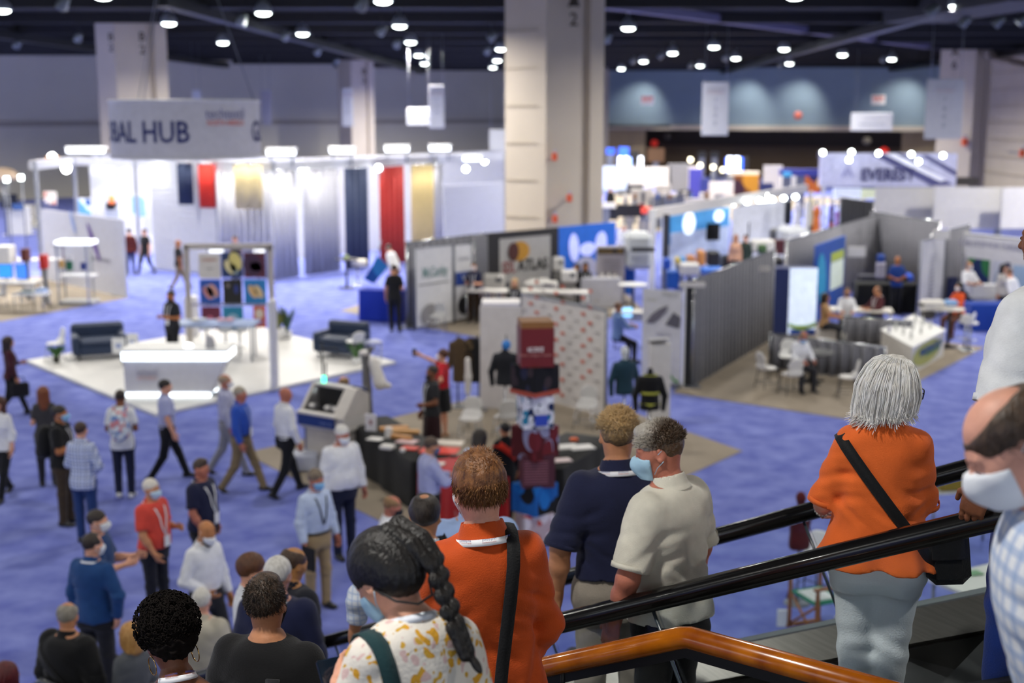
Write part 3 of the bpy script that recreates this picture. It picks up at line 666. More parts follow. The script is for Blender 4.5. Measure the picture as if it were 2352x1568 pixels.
# columns: octagonal plan with bevelled flutes, panel joints and a stencilled bay mark
def column(xl, xr, split, ytop_d, jo=True, marks=True):
    """xl, xr: left and right silhouette, split: the near vertical edge, ytop_d: distance"""
    d = ytop_d; a, c, b = PY(xl, 300, d), PY(split, 300, d - .9), PY(xr, 300, d + .1)
    p0, p1, p2 = Vector((a.x, a.y)), Vector((c.x, c.y)), Vector((b.x, b.y)); p3 = p0 + p2 - p1
    w = (p2 - p1); u = w.normalized(); n = Vector((u.y, -u.x)); n = n if n.y < 0 else -n
    g = .09 * w.length
    poly = [p0, p1, p1 + u * g * 3.4, p1 + u * g * 3.6 - n * .0, p1 + u * w.length * .62, p1 + u * w.length * .66 - n * .25, p1 + u * w.length * .72 - n * .25, p1 + u * w.length * .76, p2, p3]
    struct(MB().prism([tuple(p) for p in poly], 0, CEIL), 'column', cream)
    if jo:
        jm = MB(); uu = (p1 - p0).normalized(); nn = Vector((uu.y, -uu.x)); nn = nn if nn.y < 0 else -nn
        for k in range(8):
            z = 1.2 + 1.28 * k; q0, q1 = p0 + nn * .012 + uu * .04, p1 + nn * .012 - uu * .35
            jm.slab([(q0.x, q0.y, z), (q1.x, q1.y, z), (q1.x, q1.y, z + .05), (q0.x, q0.y, z + .05)], .02)
        struct(jm, 'column_joint', mat('block joint', 'a89c8a', rough=.9))
    return p0, p1, p2, u
main_col = column(1160, 1386, 1254, 45.5)
left_col = column(231, 392, 274, 63, jo=False)
mid_col = column(779, 861, 808, 104, jo=False)
right_col = column(2151, 2268, 2232, 86, jo=False)
column(1380, 1398, 1385, 122, jo=False)
dk = mat('stencil', '4b4438', rough=.9)
for (px, py, d, t, sz) in ((1318, 24, 44.7, 'A\n2', .62), (327, 100, 62.2, 'B\n2', .6), (255, 98, 61.9, 'B\n2', .5), (836, 175, 103, 'B\n3', .7), (2193, 135, 85, 'A\n6', .8)):
    lettering(t, sz, wallM(PY(px, py, d), 0), dk, None, .01, name='stencil_mark'); o = COL.objects[-1]; o['kind'] = 'structure'
# ceiling beam, trusses, ducts
pu = mat('painted beam', '6d6a86', rough=.6)
def bar(a, b, w, h, name, m):
    a, b = Vector(a), Vector(b); d = (b - a).normalized(); sdv = d.cross(Vector((0, 0, 1))).normalized() * w / 2; up = Vector((0, 0, h / 2))
    mb = MB(); V = [a - sdv - up, a + sdv - up, a + sdv + up, a - sdv + up, b - sdv - up, b + sdv - up, b + sdv + up, b - sdv + up]
    mb.add(V, [[3, 2, 1, 0], [4, 5, 6, 7]] + [[i, (i + 1) % 4, 4 + (i + 1) % 4, 4 + i] for i in range(4)]); struct(mb, name, m)
bar(PY(1300, -2, 48), PY(2160, 108, 84), .35, .35, 'ceiling_beam', pu)
bar(PY(2265, 125, 84), PY(2420, 165, 100), .35, .4, 'ceiling_beam', mat('beam tan', '8a8074', rough=.7))
cm = mat('ceiling steel', '0b0b0d', rough=.6, var=.3)
for k, y in enumerate(range(50, 130, 8)): bar((-60, y, CEIL - .25), (75, y, CEIL - .25), .25, .45, 'ceiling_beam', cm)
for k, x in enumerate(range(-40, 70, 14)): bar((x, 45, CEIL - .6), (x + 4, 128, CEIL - .6), .5, .4, 'ceiling_duct', mat('duct', '0f1012', rough=.45, metal=.3))
bar(PY(2100, 30, 55), PY(2420, -30, 40), 2.6, .8, 'ceiling_duct', mat('duct blue', '121419', rough=.6))
# ------------------------------------------------------------------ hall lamps
lam_shell = mat('lamp housing', 'b8c0c4', rough=.4, metal=.6); lam_em = mat('lamp lens', 'f4fff8', emit=14, var=.01); lam_dim = mat('lamp lens dim', 'c8ccc4', emit=.9, var=.02)
def area(loc, power, size, parent, col=(1, .96, .9), spread=2.8):
    l = bpy.data.lights.new('lamp light', 'AREA'); l.shape = 'DISK'; l.size = size; l.energy = power; l.color = col; l.spread = spread
    o = bpy.data.objects.new('lamp light', l); link(o, parent); o.location = loc; return o
lamp_n = [0]
def lamp(loc, lit=True, label=None, power=None):
    t = root('ceiling_lamp', label, 'lamp', loc, 0, 'high bay lamps under the black ceiling')
    h = CEIL - loc[2]
    MB().lathe([(.06, h - .02), (.06, .45), (.16, .42), (.30, .20), (.33, .02), (.33, 0), (.30, 0), (.28, .04)], n=16).build('housing', lam_shell, t)
    MB().lathe([(.28, .03), (.27, -.03), (.18, -.08), (.04, -.10)], n=16).build('diffuser', lam_em if lit else lam_dim, t)
    area((0, 0, -.14), (power or LAMP_W) * (1 if lit else .15), .56, t); return t
def at_z(px, py, z): v = ray(px, py); t = (z - EYE) / v[2]; return (v[0] * t, v[1] * t, z)
bright = [(605, 30), (880, 3), (388, 54), (512, 98), (918, 60), (5, 24), (695, 78), (943, 97), (962, 127), (975, 146), (1132, 155), (1142, 139), (1150, 113), (1443, 65), (1545, 122), (1640, 108), (1478, 141), (1427, 158), (1608, 151), (1690, 134), (1801, 113), (1813, 146), (1935, 126), (2048, 136), (2200, 14)]
for i, (x, y) in enumerate(bright):
    rank = sorted(q[0] for q in bright).index(x) + 1
    lamp(at_z(x, y, CEIL - .75), True, 'lit high bay lamp under the black ceiling, number %d of 25 counted from the left' % rank, LAMP_W * (2.6 if x in (605, 880, 2200) else (3.6 if x > 1160 else (5.0 if y > 90 and x > 800 else 3.2))))
# spotlight fixtures that hang tilted and read as small grey cans
can_m = mat('spot can', '6c7272', rough=.4, metal=.4)
def can(px, py, lit):
    p = at_z(px, py, CEIL - 1.0); t = root('ceiling_spotlight', None, 'spotlight', p, rnd.uniform(-.4, .4), 'tilted spot cans under the ceiling')
    M = Matrix.Scale(.75, 4) @ Matrix.Rotation(.7, 4, 'Y') @ Matrix.Rotation(.4, 4, 'X'); mb = MB(); mb.lathe([(.12, .35), (.2, .3), (.26, -.2), (.24, -.25), (.22, -.18)], n=12); mb.v = [tuple(M @ Vector(v)) for v in mb.v]; mb.build('housing', can_m, t)
    mb = MB().lathe([(.2, -.16), (.19, -.2), (.05, -.22)], n=12); mb.v = [tuple(M @ Vector(v)) for v in mb.v]; mb.build('lens', mat('can lens', 'dfe6e6', emit=2.2 if lit else .5, var=.02), t)
    MB().tube([(0, 0, .2), (0, 0, 1.0)], .025, 6).build('stem', cm, t)
    return t
cans = [(145, 8, 0), (180, 86, 0), (40, 102, 0), (556, 46, 0), (656, 82, 0), (730, 118, 0), (773, 140, 0), (876, 70, 0), (912, 100, 0), (938, 130, 0), (832, 10, 1), (1395, 88, 1), (1455, 139, 1), (1518, 127, 0), (1587, 150, 1), (1667, 132, 1), (1792, 148, 1), (2140, 24, 1), (2292, 50, 1), (2029, 136, 1), (2346, 46, 1), (1120, 116, 1), (1130, 84, 1), (2215, 50, 0)]
for i, c in enumerate(cans):
    o = can(*c); o['label'] = 'small tilted spot can under the ceiling, number %s of 24 from the left' % (sorted(q[0] for q in cans).index(c[0]) + 1)
for px in (1475, 1730, 1850, 2075):
    q = (px - 1370) / 850; w = C_.lerp(D_, q); t = root('wall_washer', 'wash light above the teal wall, number %d of 4 from the left' % ((1475, 1730, 1850, 2075).index(px) + 1), 'lamp', (w.x, w.y - 3.4, CEIL - .35), 0, 'wash lights over the teal wall')
    MB().box((0, 0, .15), (.3, .3, .4), bev=.05).build('housing', cm, t); l = bpy.data.lights.new('wash light', 'SPOT'); l.energy = 1500; l.spot_size = 1.5; l.spot_blend = 1.0; l.shadow_soft_size = .2; l.color = (.98, 1, 1)
    o = bpy.data.objects.new('wash light', l); link(o, t); o.location = (0, 0, -.1); o.rotation_euler = (.62, 0, 0)
# rows of the same lamps nearer than the frame shows
for iy, y in enumerate((3, 13, 23, 33, 42)):
    for ix in range(-3, 5):
        if y == 42 and ix == 0: continue
        lamp((ix * 11 + (2 if iy % 2 else -2), y, CEIL - .75), True, 'high bay lamp in the near rows above the frame', LAMP_W * (.62 if y < 30 else (1.0 if y < 40 else (2.0 if ix > 0 else .8))))
for q in ((-40, 62), (-46, 74), (-48, 84), (-38, 92) , (46, 60), (52, 74), (44, 88), (25.5, 54), (35, 53), (-30, 50), (-42, 50)):  # unseen lamps added beyond the frame to brighten the side walls and panels
    lamp((q[0], q[1], CEIL - .75), True, 'high bay lamp in the side rows beyond the frame', LAMP_W * (17 if q[0] < 0 and q[1] > 55 else 4))
# ------------------------------------------------------------------ escalator, stairs and landing
TH = .645; EH = Vector((-math.cos(TH), math.sin(TH), 0)); EN = Vector((math.sin(TH), math.cos(TH), 0)); SL = .46
NF, NR, RZ = 4.437, 5.937, 5.279
def E(s, n, z=0.0): return EH * s + EN * n + Vector((0, 0, z))
def rail_z(s): return RZ - SL * s
def step_z(s): return RZ - 1.0 - SL * s
def at_sn(px, py, yy): p = PY(px, py, yy); return p.dot(EH), p.dot(EN)
esc = root('escalator', 'descending escalator with glass sides and black rubber handrails', 'escalator', E(9.4, 5.19, 0))
eo = E(9.4, 5.19, 0)
def L_(p): return tuple(Vector(p) - eo)
rub = mat('rubber handrail', '0b0a0a', rough=.22, var=.1, coat=.4); brushed = mat('brushed steel', '8d8a84', rough=.32, metal=.9, var=.12, scale=3, stretch=(1, 1, 30)); deckm = mat('deck steel', '7c807d', rough=.42, metal=.7, var=.05)
blk = mat('black channel', '0c0c0d', rough=.5); gl = glass('balustrade glass', (.96, .99, 1), .05, .97); stepm = mat('step comb', '1a1a1b', rough=.6, var=.2, scale=40)
S0, S1 = -2.6, 8.6
for n in (NF, NR):
    pts = [E(S0, n, rail_z(S0))] + [E(S0 + (S1 - S0) * k / 24, n, rail_z(S0 + (S1 - S0) * k / 24)) for k in range(1, 25)] + [E(S1 + .35, n, rail_z(S1) - .1), E(S1 + 1.0, n, rail_z(S1) - .12), E(S1 + 1.25, n, rail_z(S1) - .28), E(S1 + 1.2, n, rail_z(S1) - .5)]
    MB().tube([L_(p) for p in pts], .047, 14).build('handrail', rub, esc)
    sgn = 1 if n == NR else -1
    seams = [-2.5, -.62, 1.13, 2.60, 4.30, 6.0, 7.7, 8.6]
    for a, b in zip(seams[:-1], seams[1:]):
        w = EN * .006
        q = [E(a + .02 - .3, n, rail_z(a) - .66), E(b - .02 - .3, n, rail_z(b) - .66), E(b - .02, n, rail_z(b) - .03), E(a + .02, n, rail_z(a) - .03)]
        MB().slab([L_(p) for p in q], .012).build('glass_panel', gl, esc)
        MB().tube([L_(E(a - .3, n, rail_z(a) - .66)), L_(E(a, n, rail_z(a) - .03))], .008, 6).build('panel_edge', mat('glass edge', '39434a', rough=.2), esc)
    def stripq(n0, n1, dz0, dz1, name, m, t=.03):
        q = [E(S0, n0, rail_z(S0) + dz0), E(S1, n0, rail_z(S1) + dz0), E(S1, n1, rail_z(S1) + dz1), E(S0, n1, rail_z(S0) + dz1)]
        MB().slab([L_(p) for p in q], t if sgn > 0 else -t).build(name, m, esc)
    stripq(n + sgn * .03, n + sgn * .20, -.66, -.66, 'outer_deck', deckm)
    stripq(n - .03, n + .03, -.645, -.645, 'glass_channel', blk)
    stripq(n - sgn * .03, n - sgn * .17, -.66, -.80, 'inner_deck', brushed)
    stripq(n - sgn * .17, n - sgn * .18, -.80, -1.25, 'skirt', mat('skirt steel', '3b3a38', rough=.4, metal=.8))
    q = [E(S0, n + sgn * .2, rail_z(S0) - .66), E(S1, n + sgn * .2, rail_z(S1) - .66), E(S1, n + sgn * .2, -.0), E(S0, n + sgn * .2, rail_z(S0) - 1.9)]
    MB().slab([L_(p) for p in q], .03).build('side_panel', deckm, esc)
for k in range(28):
    s = -2.4 + k * .40; z = step_z(s)
    if z < .05: break
    MB().box(L_(E(s + .2, 5.187, z - .09)), (.40, 1.14, .18), rz=math.pi - TH).build('step', stepm, esc)
# landing plate
MB().box(L_(E(9.75, 5.187, .02)), (1.6, 1.8, .04), rz=math.pi - TH).build('landing_plate', brushed, esc)
# stairs beside it
st_m = mat('stair stone', '4a4540', rough=.7); SZ = 4.36
stair = MB()
LAND_S = 1.55; LAND_Z = SZ - SL * LAND_S
k = 0; s = LAND_S; z = LAND_Z
while z > .2:
    z -= .16; stair.box(E(s + .174, 2.25, z / 2), (.348, 3.4, z), rz=math.pi - TH); s += .348
struct(stair, 'floor_stairs', st_m)
struct(MB().box(E(LAND_S - 3.0, 1.6, LAND_Z - .15), (6, 5.0, .3), rz=math.pi - TH), 'floor_landing', st_m)
# wooden handrail at the top of the stairs
wr = root('stair_handrail', 'orange varnished wooden handrail bending at the top of the stairs', 'handrail', E(LAND_S, 3.95, LAND_Z))
wo = E(LAND_S, 3.95, LAND_Z)
def on_n(px, py, n):
    """the point of the vertical plane at offset n that the photo shows at (px, py)"""
    v = Vector(ray(px, py)); t = n / v.dot(EN); return v * t + Vector((0, 0, EYE))
nc = 3.95; pc = on_n(1574, 1461, nc); sc, zc = pc.dot(EH), pc.z
wood = mat('varnished wood', 'b8670f', rough=.22, col2='8a4208', scale=9, stretch=(1, 1, 1), coat=.6)
def wl_(p): return tuple(Vector(p) - wo)
MB().tube([wl_(E(sc - 2.2, nc, zc)), wl_(E(sc - .02, nc, zc)), wl_(E(sc + .02, nc, zc - .01)), wl_(E(sc + 4.5, nc, zc - SL * 4.5))], .042, 16).build('rail', wood, wr)
for s_, zz_ in ((sc - 1.9, zc), (sc - .75, zc), (sc + .55, zc - SL * .55), (sc + 1.9, zc - SL * 1.9), (sc + 3.4, zc - SL * 3.4)):
    bz = max(LAND_Z, 0) if s_ < LAND_S else SZ - SL * s_ - .1
    MB().tube([wl_(E(s_, nc, zz_ - .02)), wl_(E(s_, nc, zz_ - .14))], .012, 8).build('bracket', blk, wr)
    pp = MB(); pp.box(wl_(E(s_, nc, (zz_ - .12 + bz) / 2)), (.02, .08, zz_ - .12 - bz), rz=math.pi - TH); pp.box(wl_(E(s_ + .045, nc, (zz_ - .12 + bz) / 2)), (.02, .08, zz_ - .12 - bz), rz=math.pi - TH); pp.build('post', mat('post steel', '161617', rough=.35, metal=.6), wr)
mb = MB()
mb.slab([wl_(E(sc - 2.2, nc, zc - .085)), wl_(E(sc, nc, zc - .085)), wl_(E(sc, nc, zc - .03)), wl_(E(sc - 2.2, nc, zc - .03))], .03)
mb.slab([wl_(E(sc, nc, zc - .085)), wl_(E(sc + 4.5, nc, zc - SL * 4.5 - .085)), wl_(E(sc + 4.5, nc, zc - SL * 4.5 - .03)), wl_(E(sc, nc, zc - .03))], .03)
mb.build('under_rail', blk, wr)
# ------------------------------------------------------------------ builders for the show floor
def thing(name, label, cat, loc, group=None): return root(name, label, cat, (loc[0], loc[1], loc[2] if len(loc) > 2 else 0), 0, group)
def part(t, mb, name, m, sub=None, **kw):
    r = t; o = r.location; mb.v = [(v[0] - o.x, v[1] - o.y, v[2] - o.z) for v in mb.v]; return mb.build(name, m, sub or t, **kw)
def plain(c, r=.55, **kw): return mat('paint ' + c, c, rough=r, var=.05, **kw)
WHT = plain('e2e2e0'); GRY = plain('a9a9a8'); BLK = plain('141416'); CHR = mat('chrome tube', 'b9bcc0', rough=.25, metal=.9, var=.05); STL = mat('grey steel', '7d8088', rough=.4, metal=.6); LEG_M = mat('dark steel', '2a2b30', rough=.4, metal=.5)
def R(d, x0, y0, x1, y1, dep=.05):
    """box whose front face fills the photo rectangle at distance d"""
    a, b = PY(x0, y0, d), PY(x1, y1, d); return ((a.x + b.x) / 2, d + dep / 2, (a.z + b.z) / 2), (abs(b.x - a.x), dep, abs(a.z - b.z))
def dist(x, y): return G(x, y).y
def panel(a, b, z0, z1, t=.05):
    a, b = Vector((a[0], a[1], 0)), Vector((b[0], b[1], 0)); d = (b - a).normalized(); n = Vector((-d.y, d.x, 0)) * t
    return MB().prism([tuple((a)[:2]), tuple(b[:2]), tuple((b + n)[:2]), tuple((a + n)[:2])], z0, z1)
def wavy(a, b, z0, z1, amp=.05, wl=.30, t=.02):
    a, b = Vector((a[0], a[1], 0)), Vector((b[0], b[1], 0)); L = (b - a).length; d = (b - a) / L; n = Vector((-d.y, d.x, 0)); k = max(8, int(L / wl * 8)); mb = MB(); V = []; Fs = []; r = random.Random(int(L * 1000))
    ph = 0
    for i in range(k + 1):
        u = i / k; ph += r.uniform(.5, 1.1); o = amp * math.sin(ph) ; p = a + d * (L * u)
        for zz, am in ((z0, 1.15), (z1, .7)):
            for s_ in (0, t): q = p + n * (o * am + s_); V.append((q.x, q.y, zz))
    for i in range(k):
        o = i * 4; e = o + 4; Fs += [[o, e, e + 2, o + 2], [o + 1, o + 3, e + 3, e + 1], [o + 2, e + 2, e + 3, o + 3], [o, o + 1, e + 1, e]]
    Fs += [[0, 2, 3, 1], [k * 4, k * 4 + 1, k * 4 + 3, k * 4 + 2]]
    return mb.add(V, Fs, True)
drape_m = cloth('drape grey', '74747c', rough=.75, bump=.1, sheen=.3); drape_d = cloth('drape dark', '3a3a3f', bump=.1)
def drape(label, a, b, h, m=None, group='grey drapes on pipe frames', amp=.09, name='drape_wall'):
    t = thing(name, label, 'drape', ((a[0] + b[0]) / 2, (a[1] + b[1]) / 2, 0), group)
    part(t, wavy(a, b, .03, h - .02, amp), 'curtain', m or drape_m)
    for p in (a, b):
        part(t, MB().cyl((p[0], p[1], .02), .028, h + .02, 8), 'upright', CHR); part(t, MB().box((p[0], p[1], .012), (.4, .4, .024)), 'base_plate', STL)
    part(t, MB().tube([(a[0], a[1], h), (b[0], b[1], h)], .025, 8), 'crossbar', CHR); return t
def board(name, label, cat, a, b, z0, z1, m, t=.05, group=None, frame=None):
    o = thing(name, label, cat, ((a[0] + b[0]) / 2, (a[1] + b[1]) / 2, 0), group); part(o, panel(a, b, z0, z1, t), 'panel', m)
    if frame:
        f = MB(); f.tube([(a[0], a[1], 0), (a[0], a[1], z1), (b[0], b[1], z1), (b[0], b[1], 0)], .03, 8, True); part(o, f, 'frame', frame)
    else:
        a_, b_ = Vector(a[:2]), Vector(b[:2])
        for f in (.12, .88): p = a_.lerp(b_, f); part(o, MB().box((p.x, p.y, .02), (.08, .5, .04)), 'foot', STL)
        if z0 > .05:
            for f in (.12, .88): p = a_.lerp(b_, f); part(o, MB().box((p.x, p.y + .04, z0 / 2 + .1), (.04, .04, z0 + .2)), 'post', STL)
    return o
def on_board(o, a, b, u, z, txt, size, m, fit=None, bold=0, name='lettering', off=.012):
    """lettering on the viewer's side of a board from a to b (u 0..1 across)"""
    a_, b_ = Vector((a[0], a[1], 0)), Vector((b[0], b[1], 0)); d = (b_ - a_).normalized(); p = a_.lerp(b_, u) - Vector((-d.y, d.x, 0)) * off; p.z = z
    M = Matrix.Translation(p - o.location) @ Matrix.Rotation(math.atan2(d.y, d.x), 4, 'Z') @ Matrix.Rotation(math.pi / 2, 4, 'X')
    return lettering(txt, size, M, m, o, bold, fit, name)
def art(o, a, b, u0, u1, z0, z1, m, name='print', off=.012, t=.006):
    a_, b_ = Vector((a[0], a[1], 0)), Vector((b[0], b[1], 0)); d = (b_ - a_).normalized(); n = Vector((-d.y, d.x, 0)); p, q = a_.lerp(b_, u0) - n * off, a_.lerp(b_, u1) - n * off
    return part(o, panel(p, q, z0, z1, t), name, m)
def blob_art(o, a, b, u, z, w, h, m, name='print', rot=0, off=.02, t=.004, n=24):
    a_, b_ = Vector((a[0], a[1], 0)), Vector((b[0], b[1], 0)); d = (b_ - a_).normalized(); nn = Vector((-d.y, d.x, 0)); c = a_.lerp(b_, u) - nn * off; V = []
    for s_ in (0, t):
        for k in range(n):
            x, y = w / 2 * math.cos(k * 2 * math.pi / n), h / 2 * math.sin(k * 2 * math.pi / n); x, y = x * math.cos(rot) - y * math.sin(rot), x * math.sin(rot) + y * math.cos(rot)
            p = c + d * x - nn * s_; V.append((p.x, p.y, z + y))
    return part(o, MB().add(V, [list(range(n)), list(range(2 * n - 1, n - 1, -1))] + [[i, n + i, n + (i + 1) % n, (i + 1) % n] for i in range(n)]), name, m)
def cocktail(label, p, top=BLK, h=1.05, r=.38, group='high round tables'):
    t = thing('high_table', label, 'table', p, group); part(t, MB().lathe([(r, h - .03), (r + .01, h - .01), (r, h)], (p[0], p[1], 0), 24), 'tabletop', top)
    part(t, MB().cyl((p[0], p[1], .04), .045, h - .06, 10), 'column', LEG_M); part(t, MB().lathe([(.30, .02), (.28, .035), (.06, .06)], (p[0], p[1], 0), 20), 'base', LEG_M); return t
def table(label, p, rz, L, W_, h, top=WHT, legm=CHR, name='table', group=None):
    t = thing(name, label, 'table', p, group); M = Matrix.Rotation(rz, 4, 'Z'); part(t, MB().box((p[0], p[1], h - .02), (L, W_, .04), rz), 'tabletop', top)
    for sx in (-1, 1):
        for sy in (-1, 1):
            q = M @ Vector((sx * (L / 2 - .05), sy * (W_ / 2 - .05), 0)); part(t, MB().cyl((p[0] + q.x, p[1] + q.y, .013), .02, h - .05, 8), 'leg', legm)
    return t
def draped(label, p, rz, L, W_, h, m, group=None, name='draped_table'):
    t = thing(name, label, 'table', p, group); M = Matrix.Rotation(rz, 4, 'Z'); r = random.Random(int(p[0] * 100)); mb = MB(); V = []; n = 72
    def edge(k, o):
        u = k / n * 2 * (L + W_); x = y = 0
        if u < L: x, y, nx, ny = -L / 2 + u, -W_ / 2, 0, -1
        elif u < L + W_: x, y, nx, ny = L / 2, -W_ / 2 + u - L, 1, 0
        elif u < 2 * L + W_: x, y, nx, ny = L / 2 - (u - L - W_), W_ / 2, 0, 1
        else: x, y, nx, ny = -L / 2, W_ / 2 - (u - 2 * L - W_), -1, 0
        q = M @ Vector((x + nx * o, y + ny * o, 0)); return p[0] + q.x, p[1] + q.y
    for z, a in ((h, 0), (h - .02, .012), (h * .5, .022), (.015, .032)):
        for k in range(n): e = edge(k, a * (1 + .6 * math.sin(k * .8 + math.sin(k * .37))) if a > .015 else a); V.append((*e, z))
    Fs = [list(range(n))] + [[i * n + k, (i + 1) * n + k, (i + 1) * n + (k + 1) % n, i * n + (k + 1) % n] for i in range(3) for k in range(n)]
    part(t, mb.add(V, Fs, True), 'tablecloth', m); part(t, MB().box((p[0], p[1], h - .03), (L - .04, W_ - .04, .03), rz), 'tabletop', GRY); return t
def shell_chair(label, p, rz, seatm=WHT, group='white shell chairs', h=.45, name='chair', wire=True):
    t = root(name, label, 'chair', (p[0], p[1], 0), rz, group)
    V, Q = sdf_mesh([ELL((0, 0, h + .01), (.22, .21, .03), .05), ELL((0, -.20, h + .22), (.20, .025, .19), .10, R=rotm(.18)[:3, :3]), ELL((0, -.15, h + .06), (.19, .06, .06), .06)], .022); np_mesh('seat', V, Q, seatm, t)
    for sx in (-1, 1):
        for sy in (-1, 1): MB().tube([(sx * .15, sy * .14, h - .01), (sx * .21, sy * .21, .0)], .011, 6).build('leg', CHR if wire else LEG_M, t)
    MB().tube([(-.19, -.19, .14), (.19, -.19, .14), (.19, .19, .14), (-.19, .19, .14), (-.19, -.19, .14)], .008, 6).build('stretcher', CHR if wire else LEG_M, t); return t
def stool(label, p, rz, seatm=WHT, h=.74, group='white bar stools', name='bar_stool'):
    t = root(name, label, 'stool', (p[0], p[1], 0), rz, group)
    V, Q = sdf_mesh([ELL((0, 0, h), (.21, .20, .045), .05), ELL((0, -.19, h + .14), (.19, .03, .13), .09, R=rotm(.2)[:3, :3])], .022); np_mesh('seat', V, Q, seatm, t)
    MB().cyl((0, 0, .03), .03, h - .03, 10).build('column', CHR, t); MB().lathe([(.21, 0), (.2, .025), (.04, .05)], n=20).build('base', CHR, t); MB().tube([(.16 * math.cos(k * .63), .16 * math.sin(k * .63) + .05, .28) for k in range(11)], .01, 6).build('footrest', CHR, t); return t
def screen(label, d, x0, y0, x1, y1, m, stand=True, name='monitor', group=None, zb=None):
    c, s_ = R(d, x0, y0, x1, y1, .05); t = thing(name, label, 'screen', (c[0], c[1], c[2] - s_[2] / 2 - (.18 if stand else 0)), group)
    part(t, MB().box((c[0], c[1] + .01, c[2]), (s_[0] + .03, .05, s_[2] + .03)), 'bezel', BLK); part(t, MB().box((c[0], c[1] - .02, c[2]), (s_[0], .02, s_[2])), 'display', m)
    if stand: part(t, MB().box((c[0], c[1] + .03, c[2] - s_[2] / 2 - .08), (.05, .03, .2)), 'neck', BLK); part(t, MB().box((c[0], c[1] + .03, c[2] - s_[2] / 2 - .17), (.22, .16, .02)), 'base', BLK)
    return t
def block(name, label, cat, d, x0, y0, x1, y1, dep, m, group=None, bev=.01, rz=0):
    """a solid thing seen as one rectangle (kiosk, carton, machine cabinet) with a lighter top plate and plinth"""
    c, s_ = R(d, x0, y0, x1, y1, dep); t = thing(name, label, cat, (c[0], c[1], c[2] - s_[2] / 2), group)
    part(t, MB().box(c, s_, rz, bev=bev), 'body', m); return t
def plant(label, p, pot, h, n=14, lm='3f6b34', potm=WHT, spread=.28, seed=1, group='potted plants'):
    t = thing('potted_plant', label, 'plant', p, group); part(t, MB().lathe([(pot * .8, 0), (pot, pot * 1.5), (pot * .9, pot * 1.5), (pot * .85, pot * 1.35)], (p[0], p[1], p[2] if len(p) > 2 else 0), 18), 'pot', potm)
    r = random.Random(seed); z0 = (p[2] if len(p) > 2 else 0) + pot * 1.4; lmm = mat('leaf ' + lm, lm, rough=.5, var=.35, scale=20); f = MB()
    for k in range(n * 3):
        a = r.uniform(0, 6.28); tip = Vector((math.cos(a) * spread * r.uniform(.4, 1), math.sin(a) * spread * r.uniform(.4, 1), h * r.uniform(.55, 1))); b0 = Vector((p[0] + math.cos(a) * .03, p[1] + math.sin(a) * .03, z0)); mid = b0 + tip * .55 + Vector((0, 0, h * .12)); e = b0 + tip; sd = Vector((-math.sin(a), math.cos(a), 0)) * r.uniform(.018, .035); u = Vector((0, 0, .006))
        V = [b0 - sd * .4, b0 + sd * .4, mid - sd, mid + sd, e]; V = V + [v + u for v in V]; f.add(V, [[0, 1, 3, 2], [2, 3, 4], [6, 5, 7, 8], [8, 7, 9], [0, 2, 7, 5], [1, 6, 8, 3], [2, 4, 9, 7], [3, 8, 9, 4], [0, 5, 6, 1]])
    part(t, f, 'foliage', lmm); return t
def ped(t, w=.12, m=None):
    z = t.location.z
    if z > .05: part(t, MB().box((t.location.x, t.location.y + .05, z / 2), (w, w, z)), 'pedestal', m or STL)
    return t
def spot_row(t, pts, r=.09, power=0):
    for k, p in enumerate(pts):
        part(t, MB().lathe([(.02, .14), (r, .05), (r * 1.05, -.05), (r * .9, -.04)], p, 10), 'lamp_head', STL); part(t, MB().lathe([(r * .85, -.03), (r * .8, -.07), (.01, -.09)], p, 10), 'lens', lam_em)
        if power: area((p[0] - t.location.x, p[1] - t.location.y, p[2] - t.location.z - .12), power, .2, t)
# ------------------------------------------------------------------ white pavilion at the back left
def LA(px): return G(px, 604 + (px - 185) / 452 * 37)
def LB(px): return G(px, 641 - (px - 637) / 523 * 69)
PB = G(637, 641); PH = 4.35
pav = thing('trade_pavilion', 'large white pavilion with glowing header and tall curtains at the back left', 'pavilion', PB)
softw = plain('b4b6bd'); slat = mat('slatted white', 'b8bac0', rough=.6, var=.05)
P98 = G(98, 637)
for p in (P98, LA(183), LA(322), LA(505), PB, LB(1003), LB(1160)): part(pav, MB().box((p.x, p.y, PH / 2), (.12, .12, PH)), 'post', mat('alu post', 'a9acb2', rough=.35, metal=.6))
for a, b in ((P98, LA(185)), (LA(183), PB), (PB, LB(1162))):
    part(pav, panel(a, b, PH - .32, PH, .25), 'header', softw)
off = Vector((0, 7, 0))
part(pav, panel(LA(100) + off, PB + off, 0, PH - .1, .1), 'back_wall', softw); part(pav, panel(PB + off, LB(1170) + off, 0, PH - .1, .1), 'back_wall', softw)
part(pav, panel(LA(128) + Vector((0, 5, 0)), LA(352) + Vector((0, 5, 0)), 0, PH - .6, .1), 'inner_wall', WHT)
sw = MB(); a, b = LA(356), LA(503)
sw.prism([(a.x, a.y), (b.x, b.y), (b.x, b.y + .1), (a.x, a.y + .1)], 0, PH - .3)
for k in range(18): z = .12 + k * .22; sw.slab([(a.x, a.y - .02, z), (b.x, b.y - .02, z), (b.x, b.y - .02, z + .15), (a.x, a.y - .02, z + .15)], .02)
part(pav, sw, 'slatted_wall', slat)
part(pav, panel(LB(1022), LB(1158), 0, PH - 1.3, .1), 'front_wall', softw)
sheer_w = cloth('sheer white', 'b4b5bd', bump=.05)
